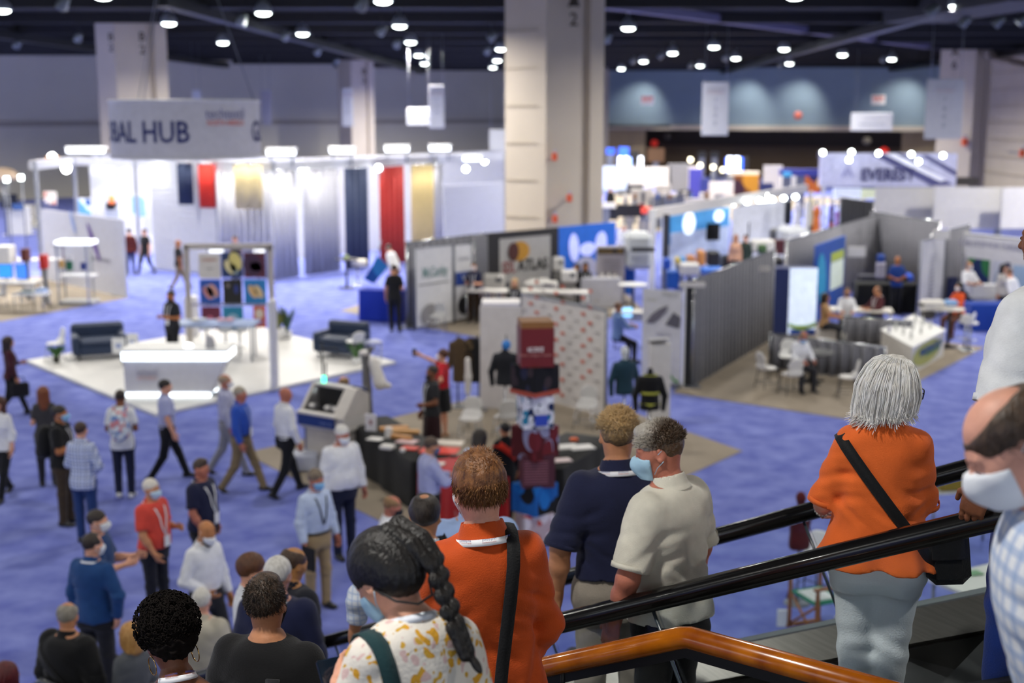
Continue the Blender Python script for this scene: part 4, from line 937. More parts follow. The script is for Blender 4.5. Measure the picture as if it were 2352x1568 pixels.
def cur(label, a, b, m, h=PH - .35, z0=.03, name='curtain', amp=.07, group='tall curtains on the pavilion front'):
    t = thing(name, label, 'curtain', ((a.x + b.x) / 2, (a.y + b.y) / 2, z0), group); part(t, wavy(a + Vector((0, -.3, 0)), b + Vector((0, -.3, 0)), z0, h, amp), 'fabric', m); part(t, MB().tube([(a.x, a.y - .3, h), (b.x, b.y - .3, h)], .03, 6), 'rail', CHR); return t
cur('pale grey curtain left of the pavilion corner under the round hanging sign', LA(508), LA(634), sheer_w)
cur('pale grey curtain just right of the pavilion corner', LB(640), LB(690), sheer_w)
cur('pale grey curtain left of the navy curtain', LB(706), LB(786), cloth('sheer grey', 'a9aab2', bump=.05))
cur('tall navy curtain of the pavilion', LB(800), LB(852), cloth('sheer navy', '3c4660', bump=.05))
cur('tall red curtain of the pavilion', LB(878), LB(930), cloth('sheer red', 'b83a34', bump=.05))
cur('tall pale yellow curtain of the pavilion', LB(950), LB(998), cloth('sheer yellow', 'd8c48c', bump=.05))
cur('narrow grey curtain right of the yellow curtain', LB(1001), LB(1021), sheer_w)
def flag(label, x0, y0, x1, y1, d, m):
    c, s_ = R(d, x0, y0, x1, y1, .03); t = thing('hanging_banner', label, 'banner', (c[0], c[1], c[2] - s_[2] / 2), 'short banners under the pavilion header')
    part(t, wavy((c[0] - s_[0] / 2, c[1]), (c[0] + s_[0] / 2, c[1]), c[2] - s_[2] / 2, c[2] + s_[2] / 2, .02, .5), 'fabric', m); part(t, MB().tube([(c[0] - s_[0] / 2, c[1], c[2] + s_[2] / 2), (c[0] + s_[0] / 2, c[1], c[2] + s_[2] / 2)], .03, 6), 'rod', CHR)
dA = LA(440).y - .5
flag('short navy banner hanging under the pavilion header', 405, 374, 445, 470, dA, cloth('banner navy', '26314c')); flag('short red banner hanging under the pavilion header', 454, 376, 495, 477, dA - .5, cloth('banner red', 'cf3226')); flag('short pale yellow banner hanging under the pavilion header', 536, 376, 604, 480, LA(590).y - .8, cloth('banner yellow', 'dcc994'))
led = mat('led bar', 'eef4ff', emit=3.5, var=.01)
def ledbar(label, x0, x1, y, d, power=16):
    c, s_ = R(d, x0, y - 5, x1, y + 5, .3); t = thing('led_light_bar', label, 'lamp', (c[0], c[1], c[2] - s_[2] / 2), 'light bars on the pavilion header'); part(t, MB().box((c[0], c[1] + .1, c[2] + .12), (s_[0] * 1.1, .3, .12)), 'housing', WHT); part(t, MB().box(c, s_), 'diffuser', led); [part(t, MB().box((c[0] + k * s_[0] * .4, c[1] + .05, (c[2] + PH) / 2 - .1), (.06, .06, abs(c[2] - PH) + .25)), 'bracket', STL) for k in (-1, 1)]
    l = area((0, 2.6, -.35), power, 1.6, t); l.data.color = (.9, .95, 1)
for lab, x0, x1, y in (('first', 612, 676, 351), ('second', 757, 812, 347), ('third', 884, 938, 343), ('fourth', 986, 1034, 341), ('fifth', 1050, 1105, 364)): ledbar(lab + ' glowing light bar from the left on the pavilion header', x0, x1, y, LB(max(640, x0)).y + .35)
ledbar('pale light box above the left end of the pavilion', 152, 236, 346, LA(190).y + 3, 40)
for lab, px, py, d in (('bright floodlight at the upper left inside the pavilion', 152, 384, LA(185).y + 3.5), ('bright floodlight left of the navy banner', 356, 396, LA(356).y - .4), ('small spotlight beside the left floodlight', 120, 365, LA(185).y + 3), ('small spotlight at the left of the navy curtain', 694, 387, LB(694).y + 1), ('small spotlight over the red curtain', 869, 386, LB(869).y - .5), ('spotlight at the right end of the pavilion', 1113, 370, LB(1113).y + 1), ('spotlight inside the right bay of the pavilion', 1070, 388, LB(1070).y + 3)):
    p = PY(px, py, d); t = thing('floodlight', lab, 'lamp', p, 'spotlights in the pavilion'); big = 'floodlight' in lab
    V, Q = sdf_mesh([ELL((0, 0, 0), (.2, .15, .26) if big else (.13, .1, .13), .01)], .05 if big else .03); np_mesh('lens', V, Q, mat('flood lens', 'ffffff', emit=16, var=.01), t); MB().box((0, .18, .0), (.3, .1, .3)).build('housing', STL, t); area((0, -.3, 0), 7 if big else 4, .3, t)
def picture(label, d, x0, y0, x1, y1, m, cat='picture', name='framed_poster', fr=WHT, extra=None, group='posters on the pavilion wall'):
    c, s_ = R(d, x0, y0, x1, y1, .04); t = thing(name, label, cat, (c[0], c[1], c[2] - s_[2] / 2), group); part(t, MB().box(c, s_), 'frame', fr); part(t, MB().box((c[0], c[1] - .025, c[2]), (s_[0] * .9, .02, s_[2] * .9)), 'print', m); return t
art_blue = pattern('sea print', '5f9ccc', 'dots', ['d6e4ee', '2c5a9a'], 1.6, line=.5)
picture('blue and white square poster on the left inner wall of the pavilion', LA(190).y + 4.8, 170, 455, 212, 500, art_blue); picture('pale blue seascape poster right of the pavilion post', LA(318).y + 4.8, 300, 448, 337, 500, pattern('sky print', '8ab4d8', 'dots', ['dfe8ee'], .9, line=.5))
# machine inside, seen over the front panel
t = block('demo_machine', 'small white demo machine with orange light inside the pavilion', 'machine', LA(260).y + 3, 240, 476, 274, 502, .7, plain('c9cfd2')); part(t, MB().box(R(LA(260).y + 3, 246, 466, 262, 480, .3)[0], (.4, .3, .3)), 'control_box', BLK); part(t, MB().cyl(tuple(PY(257, 468, LA(260).y + 3)), .12, .35, 10), 'beacon', mat('beacon orange', 'e8763a', emit=1.0))
# grey front panel with purple brush mark
a, b = G(104, 641), G(290, 684)
wing = board('display_wall', 'pale grey display wall with a purple brush stroke, left of the pavilion', 'display wall', a, b, 0, 2.62, plain('c2c4cf'), .08)
blob_art(wing, a, b, .66, 1.72, .28, 1.55, plain('5d3a92'), 'brush_stroke', .62); blob_art(wing, a, b, .42, 2.3, .25, .9, plain('8fa4d8'), 'brush_tail', .5)
art(wing, a, b, .64, .84, 1.08, 1.2, plain('8f8f9c'), 'faded_line'); art(wing, a, b, .12, .3, 1.3, 1.38, plain('a0a0aa'), 'faded_line')
# left kiosks and tables
t = block('kiosk', 'white rounded kiosk with a dark monitor at the far left', 'kiosk', dist(30, 540), 8, 474, 58, 540, 1.0, WHT, bev=.08); part(t, MB().box(R(dist(30, 540), 2, 538, 62, 545, 1.4)[0], (1.3, 1.4, .12), bev=.05), 'plinth', WHT)
screen('dark monitor above the white kiosk at the far left', dist(30, 540) - .2, 0, 446, 40, 478, mat('screen dark', '23252c', rough=.15)); screen('small blue tablet on the white kiosk at the far left', dist(30, 540) - .6, 28, 468, 54, 482, mat('screen blue', '3a5a94', emit=.4), False, 'tablet')
t = thing('stone_wall_display', 'pale pebble textured display wall right of the far left kiosk', 'display', G(80, 525)); part(t, MB().box(*R(dist(80, 525), 58, 470, 92, 524, .3)), 'panel', pattern('pebbles', 'b4b0a4', 'dots', ['e2dfd6', '8d897e'], 5, line=.4)); part(t, MB().box(*R(dist(80, 527), 56, 518, 94, 528, .8)), 'plinth', GRY)
picture('red and blue figure poster left of the pavilion post', P98.y + 3, 100, 440, 130, 470, pattern('figure print', 'cfc4bc', 'dots', ['1e3a8c', 'b8503a'], 1.2, line=.5))
t = thing('dome_canopy', 'beige dome shaped canopy at the far left edge', 'canopy', PY(8, 412, 60)); V, Q = sdf_mesh([ELL((0, 0, .0), (.75, .6, .55), .02), PLANE((0, 0, 0), (0, 0, -1))], .08); np_mesh('canopy', V, Q, plain('c0a890'), t); MB().cyl((0, 0, -2.7), .06, 2.8, 8).build('pole', STL, t)
for lab, px, py in (('left', 15, 412), ('right', 48, 408)): p = PY(px, py, 58); t = thing('floodlight', lab + ' of two square lamps near the far left edge', 'lamp', p, 'square lamps at the far left'); MB().box((0, 0, 0), (.18, .1, .2)).build('lens', lam_em, t); MB().box((0, .1, 0), (.24, .1, .26)).build('housing', STL, t); MB().cyl((0, .12, -p.z), .03, p.z, 6).build('pole', STL, t)
t = block('amber_lantern', 'amber box lantern behind the pavilion top at the left', 'lantern', P98.y + 6, 104, 360, 128, 383, .5, mat('amber', 'c98a3a', emit=.5))
# glass display case
c0 = G(175, 702); case = thing('display_case', 'glass display case with silver posts and small colour samples', 'display case', c0); cd = c0.y
for px, py in ((137, 704), (205, 702), (152, 690), (216, 688)): p = G(px, py); part(case, MB().box((p.x, p.y, 1.0), (.05, .05, 2.0)), 'post', CHR)
part(case, MB().box((c0.x, c0.y + .35, 2.02), (1.15, .75, .12)), 'light_top', mat('case light', 'f0f4ff', emit=1.6)); part(case, MB().box((c0.x, c0.y + .35, .95), (1.1, .7, .03)), 'shelf', WHT); part(case, MB().box((c0.x, c0.y + .35, .08), (1.1, .7, .1)), 'base', GRY)
part(case, MB().box((c0.x, c0.y, 1.45), (1.05, .012, 1.0)), 'front_glass', glass('case glass', (.97, .98, 1), .04, .96))
for lab, x0, y0, x1, y1, m in (('orange', 134, 598, 146, 615, 'd8a860'), ('green', 150, 600, 165, 621, '1d6a44'), ('navy', 184, 603, 200, 620, '20307a'), ('white', 150, 588, 164, 600, 'd8d4ce')):
    block('sample_box', lab + ' sample box in the glass display case', 'box', cd + .25, x0, y0, x1, y1, .15, plain(m), 'samples in the glass case')
table_l = table('white demo table with two blue screens at the left edge', G(30, 712), .0, 1.7, .8, .92, plain('d0cec8')); td = G(30, 712).y
screen('left of two blue screens on the demo table', td + .1, -4, 607, 28, 638, mat('screen azure', '2a7fd8', emit=1.2)); screen('right of two blue screens on the demo table', td + .25, 36, 607, 62, 640, mat('screen azure2', '3a78e0', emit=1.0))
table('low glass table with teal samples at the left', G(75, 716), 0, 1.0, .6, .6, plain('c8ccd4')); block('teal_sample', 'teal folded fabric on the low table', 'fabric', dist(60, 716) + .1, 44, 670, 74, 679, .3, cloth('teal cloth', '2a8088')); block('blue_sample', 'pale blue folded fabric on the low table', 'fabric', dist(90, 716) + .1, 80, 664, 104, 676, .3, cloth('paleblue cloth', '8fa8d4'))
ped(block('red_sample', 'round red and white roll display at the left', 'display', td + 1.2, 88, 586, 104, 618, .35, plain('b8201c'))); ped(block('brown_sample', 'dark red brown column display at the left', 'display', td + 2, 46, 572, 62, 600, .35, plain('5a241c'))); block('white_cabinet', 'white cabinet at the left edge behind the screens', 'cabinet', td + 1.6, -12, 566, 22, 606, .6, WHT)
table('long white counter table behind the screens at the left', G(70, 655), .1, 2.2, .6, .95, WHT)
shell_chair('pale shell chair under the demo table at the left edge', G(-2, 712), 2.5, group=None); shell_chair('pale shell chair behind the demo table', G(66, 700), .5, group=None)
# ------------------------------------------------------------------ round hanging sign
hub_d = 31.0; hc = PY(427, 295, hub_d); HR = 165 / FPX * hub_d; hz0, hz1 = PY(262, 359, hub_d).z, PY(262, 233, hub_d).z
hub = thing('round_hanging_sign', 'large round white fabric sign reading GLOBAL HUB hung from the ceiling', 'sign', (hc.x, hc.y, hz0))
shell = MB(); shell.lathe([(HR, 0), (HR, hz1 - hz0)], (hc.x, hc.y, hz0), 64); shell.f = shell.f[:-2]; shell.sm = shell.sm[:-2]; part(hub, shell, 'fabric_ring', plain('cccad0'))
for z in (hz0, hz1): part(hub, MB().tube([(hc.x + HR * math.cos(k * math.pi / 24), hc.y + HR * math.sin(k * math.pi / 24), z) for k in range(49)], .035, 6, False), 'rim', plain('d8d8dc'))
def cyl_text(txt, size, th, z, m, align='c', bold=.0, fit=None):
    V, Fs = text_np(txt, size, bold); x0, x1 = V[:, 0].min(), V[:, 0].max()
    if fit: V[:, 0] *= fit / (x1 - x0); x0, x1 = V[:, 0].min(), V[:, 0].max()
    V[:, 0] -= x1 if align == 'r' else (x0 if align == 'l' else 0); th += math.atan2(-hc.x, hc.y); out = []
    for x, y, _ in V: a = th + x / HR; out.append((hc.x + (HR + .012) * math.sin(a) - hub.location.x, hc.y - (HR + .012) * math.cos(a) - hub.location.y, z + y - hz0))
    np_mesh('lettering', out, Fs, m, hub, False)
navy_ink = plain('1f2a6a'); pz = lambda y: PY(427, y, hub_d - HR).z
cyl_text('GLOBAL HUB', .68, .045, pz(306), navy_ink, 'r', .012, 3.35); cyl_text('GLOBAL HUB', .68, 1.03, pz(306), navy_ink, 'l', .012, 3.35)
cyl_text('techtextil', .34, .56, pz(262), plain('6a6a9c'), 'c', 0, 1.05); cyl_text('NORTH AMERICA', .17, .56, pz(283), plain('d88a84'), 'c', .004, 1.0); cyl_text('techtextil', .34, -1.75, pz(262), plain('6a6a9c'), 'c', 0, 1.05)
for a in (-2.2, -.3, 1.4): part(hub, MB().tube([(hc.x + HR * math.sin(a), hc.y - HR * math.cos(a), hz1), (hc.x + .3 * math.sin(a), hc.y - .3 * math.cos(a), CEIL)], .012, 5), 'cable', STL)
# ------------------------------------------------------------------ other hanging signs
def hsign(label, d, x0, y0, x1, y1, lines, group='white hanging aisle signs', col='b4b6ba'):
    c, s_ = R(d, x0, y0, x1, y1, .06); t = thing('hanging_sign', label, 'sign', (c[0], c[1], c[2] - s_[2] / 2), group); part(t, MB().box(c, s_, bev=.02), 'panel', plain(col))
    for u, txt, sz, m in lines: lettering(txt, sz * s_[2], wallM((0, -.04, u * s_[2]), 0), m, t)
    for sx in (-.4, .4): part(t, MB().tube([(c[0] + sx * s_[0], c[1], c[2] + s_[2] / 2), (c[0] + sx * s_[0], c[1], CEIL)], .012, 5), 'cable', STL)
gi = plain('62627a'); ri = plain('b88a8c'); lt = plain('9a98a8')
num = lambda s: [(.86, 'techtextil', .085, lt), (.80, 'NORTH AMERICA', .04, ri)] + [(.66 - .145 * i, ch, .11, gi) for i, ch in enumerate(s)]
hsign('tall white aisle sign 1200 hanging in front of the teal wall', 62, 1614, 188, 1672, 311, num('1200')); hsign('tall white aisle sign 1600 hanging before the right column', 52, 2130, 181, 2208, 319, num('1600'))
hsign('tall white aisle sign beside the middle column, right of it', 68, 985, 196, 1021, 294, num('900')); hsign('pale aisle sign hanging over the middle column', 100, 784, 202, 812, 290, num('800'), col='b4b6bc'); hsign('pale aisle sign right of the round hanging sign', 95, 598, 206, 624, 286, num('700'), col='aaa8ac')
hsign('low white sign left of the tall aisle sign by the middle column', 69, 934, 248, 990, 287, [(.4, 'RESTROOMS', .22, gi)]); hsign('wide white sign in front of the cream ledge at the right', 88, 1956, 259, 2049, 300, [(.66, 'REGISTRATION', .14, lt), (.34, 'SEMINAR ROOM', .2, gi)]); hsign('small white box sign above the round hanging sign', 80, 441, 206, 462, 228, []); hsign('white square sign left of the main column', 64, 1124, 297, 1160, 347, [])
for lab, x, y in (('left', 1487, 230), ('right', 2018, 229)):
    dd = 120 if x < 1700 else 113; c, s_ = R(dd, x - 15, y - 11, x + 15, y + 11, .2); t = thing('exit_sign', lab + ' of the two EXIT signs on the teal wall', 'sign', (c[0], c[1], c[2] - s_[2] / 2), 'exit signs'); part(t, MB().box(c, s_, bev=.03), 'panel', mat('exit panel', 'e6dcd6', emit=.25)); lettering('EXIT', s_[2] * .55, wallM((0, -.12, s_[2] * .6), 0), mat('exit red', 'd0604a', emit=.3), t, .02)
for lab, x, y, d, m in (('red round alarm on the teal wall', 1833, 265, 117, 'c86a58'), ('red lamp in the dark recess at the left', 1503, 329, 132, 'c8322a'), ('red lamp above the pale header banner', 2031, 348, 108, 'e03024'), ('pale round speaker in the recess, left', 1534, 313, 131, '8a8070'), ('pale round speaker in the recess, right', 1991, 324, 115, '8a8070')):
    p = PY(x, y, d); t = thing('wall_fixture', lab, 'fixture', p); MB().tube([(0, .12, 0), (0, -.1, 0)], .36, 14).build('face', mat('fixture ' + m, m, emit=.5 if m[0] in 'ce' else 0), t); MB().box((0, .3, 0), (.5, .4, .5)).build('box', STL, t)
for lab, x, y, d in (('orange fire alarm on the main column', 1274, 360, 44.2), ('orange fire alarm on the right column', 2216, 326, 85), ('red extinguisher sign high on the main column base', 1308, 455, 44.4), ('red extinguisher sign low on the main column base', 1275, 503, 44.2), ('orange alarm on the middle column', 817, 292, 116.5), ('orange alarm on the far right wall', 2349, 352, 90)):
    p = PY(x, y, d); t = thing('fire_alarm', lab, 'alarm', p, 'red and orange alarms on the columns'); k = d / 44; MB().box((0, .05 + .6 * k, 0), (.06 * k, 1.2 * k, .06 * k)).build('mount', STL, t); MB().box((0, .05, 0), (.18 * k, .2, .26 * k), bev=.02).build('case', mat('alarm orange', 'dd5a34'), t); MB().box((0, -.06, .2 * k), (.12 * k, .06, .08 * k)).build('strobe', plain('b4acc0'), t)
# ------------------------------------------------------------------ white platform
A1, A2, A3 = G(60, 833), G(358, 957), G(908, 836); A4 = A1 + A3 - A2
plat = thing('platform', 'low white square platform under the round hanging sign', 'platform', (A1 + A3) / 2); part(plat, MB().prism([tuple(p[:2]) for p in (A1, A2, A3, A4)], 0.012, .07), 'deck', mat('platform white', 'd0ceca', rough=.45, var=.03))
e = MB(); [e.slab([(p.x, p.y, .01), (q.x, q.y, .01), (q.x, q.y, .055), (p.x, p.y, .055)], .01) for p, q in ((A1, A2), (A2, A3))]; part(plat, e, 'edge_trim', plain('d0d0d0'))
zp = .07
# reception counter with light strips
cdist = dist(383, 918); cn = thing('reception_counter', 'white reception counter with glowing strips at top and foot on the platform', 'counter', (PY(383, 918, cdist).x, cdist, zp))
c, s_ = R(cdist, 286, 826, 490, 902, .75); f0, f1 = PY(282, 826, cdist), PY(516, 826, cdist); g0, g1 = PY(288, 904, cdist), PY(484, 904, cdist)
fr = MB(); V = [(g0.x, cdist, g0.z), (g1.x, cdist, g1.z), (f1.x, cdist, f1.z), (f0.x, cdist, f0.z)]; fr.slab([V[0], V[3], V[2], V[1]], .75); part(cn, fr, 'front_panel', plain('c2c1c8'))
c, s_ = R(cdist - .05, 278, 808, 521, 828, .85); part(cn, MB().box(c, s_), 'light_strip', mat('counter light', 'eaf4ff', emit=3.2)); part(cn, MB().box((c[0], c[1], c[2] + s_[2] / 2 + .02), (s_[0] + .04, .9, .05)), 'top', WHT)
c, s_ = R(cdist - .02, 288, 902, 483, 922, .75); part(cn, MB().box(c, s_), 'light_strip', mat('counter light', 'eaf4ff', emit=3.2))
p = PY(337, 855, cdist - .03); lettering('techtextil', .24, wallM((p.x - cn.location.x, p.y - cdist, p.z - zp), 0), plain('9a98ac'), cn, 0, .46); lettering('NORTH AMERICA', .12, wallM((p.x - cn.location.x, p.y - cdist, p.z - zp - .13), 0), plain('c8a09c'), cn, 0, .42)
p = PY(433, 797, cdist + .3); t = thing('table_lamp', 'small glowing white dome on the reception counter', 'lamp', p); V, Q = sdf_mesh([ELL((0, 0, .03), (.1, .08, .06), .01)], .02); np_mesh('shade', V, Q, mat('dome glow', 'ffffff', emit=4), t); MB().cyl((0, 0, -.04), .06, .05, 12).build('base', WHT, t)
for lab, x0, y0, x1, y1, tilt in (('white tilted card sign beside the left sofa, nearer the sofa', 256, 776, 288, 812, 0), ('white upright card sign behind the reception counter', 290, 766, 318, 808, 0)):
    t = block('card_sign', lab, 'sign', dist(290, 850), x0, y0, x1, y1, .03, plain('e4e4e2')); c_, s2 = R(dist(290, 850), x0, y0, x1, y1, .03); part(t, MB().box((c_[0], c_[1] - .02, c_[2]), (s2[0] * .4, .01, s2[2] * .25)), 'print', plain('8a9ac8')); part(t, MB().tube([(c_[0], c_[1] + .03, c_[2] - s2[2] / 2), (c_[0], c_[1] + .25, zp)], .015, 6), 'stand', CHR)
# poster rack
rd = 33.0; ra, rb = PY(438, 803, rd), PY(628, 803, rd); zt = PY(438, 566, rd).z
rack = thing('poster_rack', 'tall beige frame rack hung with bright square posters on the platform', 'rack', ((ra.x + rb.x) / 2, rd, zp))
for p in (ra, rb): part(rack, MB().box((p.x, rd, zt / 2 + zp / 2), (.12, .12, zt - zp)), 'upright', plain('b4aca4'))
part(rack, MB().box(((ra.x + rb.x) / 2, rd, zt), (rb.x - ra.x + .12, .12, .14)), 'crossbar', plain('b4aca4')); part(rack, MB().box(((ra.x + rb.x) / 2, rd + .04, PY(0, 700, rd).z), (rb.x - ra.x, .04, .06)), 'shelf_bar', plain('b0acc4'))
[part(rack, MB().tube([(PY(px, 700, rd).x, rd - .06, zt), (PY(px, 700, rd).x, rd - .06, PY(px, 756, rd).z)], .012, 5), 'hanging_wire', STL) for px in (482, 534, 594)]
part(rack, MB().box(*R(rd - .02, 480, 571, 512, 580, .1)), 'lamp', mat('case light', 'f0f4ff', emit=1.6)); part(rack, MB().box(*R(rd - .02, 582, 571, 606, 580, .1)), 'lamp', mat('case light', 'f0f4ff', emit=1.6))
def poster(lab, x0, y0, x1, y1, col, blobs, m2=None):
    c, s_ = R(rd - .1, x0, y0, x1, y1, .03); t = thing('poster', lab, 'poster', (c[0], c[1], c[2] - s_[2] / 2), 'square posters on the rack'); part(t, MB().box(c, s_), 'sheet', m2 or plain(col))
    for bx, by, w, h, rot, m in blobs: blob_art(t, (c[0] - s_[0] / 2, c[1] - .015), (c[0] + s_[0] / 2, c[1] - .015), bx, c[2] + (by - .5) * s_[2], w * s_[0], h * s_[2], plain(m), 'print', rot, .004)
poster('cream text poster at the upper left of the rack', 455, 582, 507, 640, 'd4cec6', [(.5, .75, .8, .1, 0, 'b8907c'), (.5, .4, .4, .06, 0, 'a8a4a0')]); poster('navy and yellow poster at the top centre of the rack', 508, 580, 557, 637, '17305e', [(.68, .65, .6, .75, .3, 'd8c878'), (.38, .42, .4, .62, .5, 'd8cc98'), (.6, .35, .28, .5, .5, '8a9a9c')]); poster('dark maroon poster at the top right of the rack', 560, 580, 610, 637, '551830', [(.4, .5, .9, .9, .2, '3a1a3c'), (.45, .42, .32, .42, .5, 'd88a98'), (.65, .45, .3, .42, .5, 'd07088')])
poster('royal blue poster with two orange ovals on the rack', 458, 642, 508, 697, '1a50a8', [(.38, .45, .34, .6, .5, 'd89088'), (.66, .55, .34, .6, .5, 'd8a090'), (.5, .5, .3, .66, .5, 'b8a8c8')]); poster('black poster in the middle of the rack', 511, 642, 557, 697, '151210', [(.7, .6, .22, .4, 0, '26357c'), (.28, .75, .2, .2, 0, '7a6e68')]); poster('cyan blue poster with tan cross ovals on the rack', 560, 642, 612, 697, '1a78b8', [(.4, .5, .32, .6, .5, 'd8b078'), (.66, .5, .32, .6, .5, 'd8bc8c')])
poster('maroon poster in the bottom row of the rack', 462, 704, 508, 755, '6a2440', [(.45, .4, .4, .4, .3, 'c86a84')]); poster('teal blue poster in the bottom row of the rack', 511, 704, 559, 757, '1a80a4', [(.5, .45, .6, .5, 0, '8ab0c8')]); poster('orange framed poster in the bottom row of the rack', 581, 703, 611, 752, 'c0542c', [(.5, .65, .7, .45, 0, 'd8cabc'), (.5, .25, .7, .3, 0, '9a6a8c')])
def pylon(lab, d, x0, y0, x1, y1): t = block('pylon', lab, 'pylon', d, x0, y0, x1, y1, .5, plain('cfced2'), 'white pylons of the platform', .05); return t
pylon('tall white pylon at the front right of the poster rack', dist(622, 900), 613, 690, 633, 900); pylon('white pylon behind the high demo table, left of the posters', 34.5, 420, 682, 450, 775)
# high demo table, stools
hd = dist(575, 836); ht = thing('high_demo_table', 'long blue topped high table with steel legs on the platform', 'table', (PY(485, 836, hd).x, hd, zp)); q0, q1 = PY(392, 745, hd), PY(582, 745, hd)
part(ht, MB().box(((q0.x + q1.x) / 2, hd + .4, q0.z - .03), (q1.x - q0.x, .85, .07)), 'tabletop', plain('9fb0d4'))
for px, o in ((398, 0), (575, 0), (404, .75), (584, .75)): p = PY(px, 745, hd + o); part(ht, MB().box((p.x, hd + .03 + o, (q0.z + zp) / 2 - .03), (.05, .05, q0.z - zp - .06)), 'leg', STL)
for k, (x, m) in enumerate(((445, 'd8d4c8'), (462, 'c8d0dc'), (505, 'd8a8b4'), (525, 'd49aa8'))): block('brochure', ('cream', 'pale blue', 'pink', 'rose')[k] + ' brochure on the high demo table', 'brochure', hd + .2, x - 8, 733, x + 8, 737, .25, plain(m), 'brochures on the high demo table')
for k, (px, py) in enumerate(((476, 800), (520, 806), (552, 806))): p = G(px, py + 12, zp); stool(('left', 'middle', 'right')[k] + ' white bar stool under the high demo table', p, .4 * k, group='bar stools at the high demo table'); COL.objects[-1]
def sofa(lab, px, py, w, rz):
    p = G(px, py, zp); t = root('sofa', lab, 'sofa', (p.x, p.y, zp), rz, 'navy sofas on the platform'); m = cloth('navy leather', '22324e', rough=.5, bump=.1, spec=.4)
    MB().box((0, .42, .24), (w - .3, .8, .26), bev=.05).build('base', m, t); MB().box((0, .36, .42), (w - .34, .7, .16), bev=.06).build('seat_cushion', m, t)
    for s in (-1, 1): MB().box((s * (w / 2 - .09), .42, .36), (.18, .85, .50), bev=.06).build('armrest', m, t)
    MB().box((0, .78, .52), (w - .02, .2, .62), Matrix.Rotation(-.12, 4, 'X') and None or 0, bev=.07).build('backrest', m, t)
    for sx in (-1, 1):
        for sy in (.1, .75): MB().cyl((sx * (w / 2 - .15), sy, 0), .03, .12, 8).build('foot', LEG_M, t)
sofa('navy sofa at the left of the platform', 232, 826, 1.30, .38); sofa('navy sofa at the right of the platform', 764, 822, 1.25, -.45)
shell_chair('white shell chair with wire legs left of the left sofa', G(128, 828, zp), 2.2, h=.5); stool('white bar stool in front of the right sofa', G(815, 834, zp), .7, h=.62, group=None); table('thin wire side table right of the right sofa', G(852, 822, zp), .4, .5, .5, .5, plain('9a9fc0'), name='side_table')
plant('low green fern in front of the left sofa', tuple(G(130, 832, zp)), .09, .34, 16, '3f6b34', plain('3a3a30'), seed=3); plant('spiky green plant in a white pot beside the bar stool', tuple(G(818, 836, zp)), .11, .45, 14, '4f7a3c', seed=4); plant('olive bush in a white planter right of the poster rack', tuple(G(640, 778, zp)), .2, .6, 18, '6a7034', seed=5); plant('tall dark plant in a white pot right of the poster rack', tuple(G(660, 776, zp)), .13, .75, 14, '36584a', seed=6)
blocks_ = [('white cable tray on the platform by the left sofa', 160, 812, 196, 820)]
for lab, *xy in blocks_: block('cable_tray', lab, 'tray', dist(180, 822), *xy, .4, WHT)
t = thing('sanitizer_stand', 'grey sanitizer stand at the front of the platform', 'stand', G(488, 906, zp)); p = t.location.copy(); part(t, MB().box((p.x, p.y, zp + .02), (.3, .3, .03)), 'base', STL); part(t, MB().cyl((p.x, p.y, zp + .03), .03, .85, 8), 'pole', STL); V, Q = sdf_mesh([ELL((0, 0, 1.08), (.11, .1, .24), .02)], .025); np_mesh('dispenser', V, Q, plain('a9a9ae'), t)
# ------------------------------------------------------------------ blue table and cocktail table right of the platform
royal = cloth('royal tablecloth', '16309c', bump=.1)
bt = draped('royal blue draped table beside the grey drape wall', G(884, 735), -.25, 1.35, .75, .95, royal)
t = thing('sail_banner', 'tilted blue flag banner standing behind the blue table', 'banner', G(868, 690)); p = t.location; part(t, MB().tube([(p.x, p.y, 0), (p.x - .1, p.y, 1.2), (p.x + .15, p.y, 2.0)], .02, 6), 'pole', STL); q = [PY(x, y, p.y) for x, y in ((836, 640), (858, 652), (893, 612), (868, 588))]; part(t, MB().slab([tuple(v) for v in q], .03), 'panel', pattern('blue flag', '1c4c9c', 'dots', ['2f78c4'], 1.2, line=.5)); part(t, MB().cyl((p.x, p.y, 0.012), .22, .03, 14), 'base', STL)
t = cocktail('black round high table in front of the navy curtain', G(797, 662)); 
blk_i = [('potted_flowers', 'small vase of green and peach flowers on the black high table', 'flowers', 786, 586, 800, 602, '7a8a5c'), ('product_model', 'cream curved product sample on the black high table', 'sample', 806, 596, 842, 612, 'd8d2c2')]
for n_, lab, cat, x0, y0, x1, y1, m in blk_i: block(n_, lab, cat, dist(797, 662), x0, y0, x1, y1, .25, plain(m), bev=.06)
block('paper_stack', 'white papers on the blue draped table', 'paper', dist(915, 735), 918, 664, 934, 675, .25, WHT)
stool('dark stool near the black high table', G(822, 655), .4, BLK, .7, group=None)
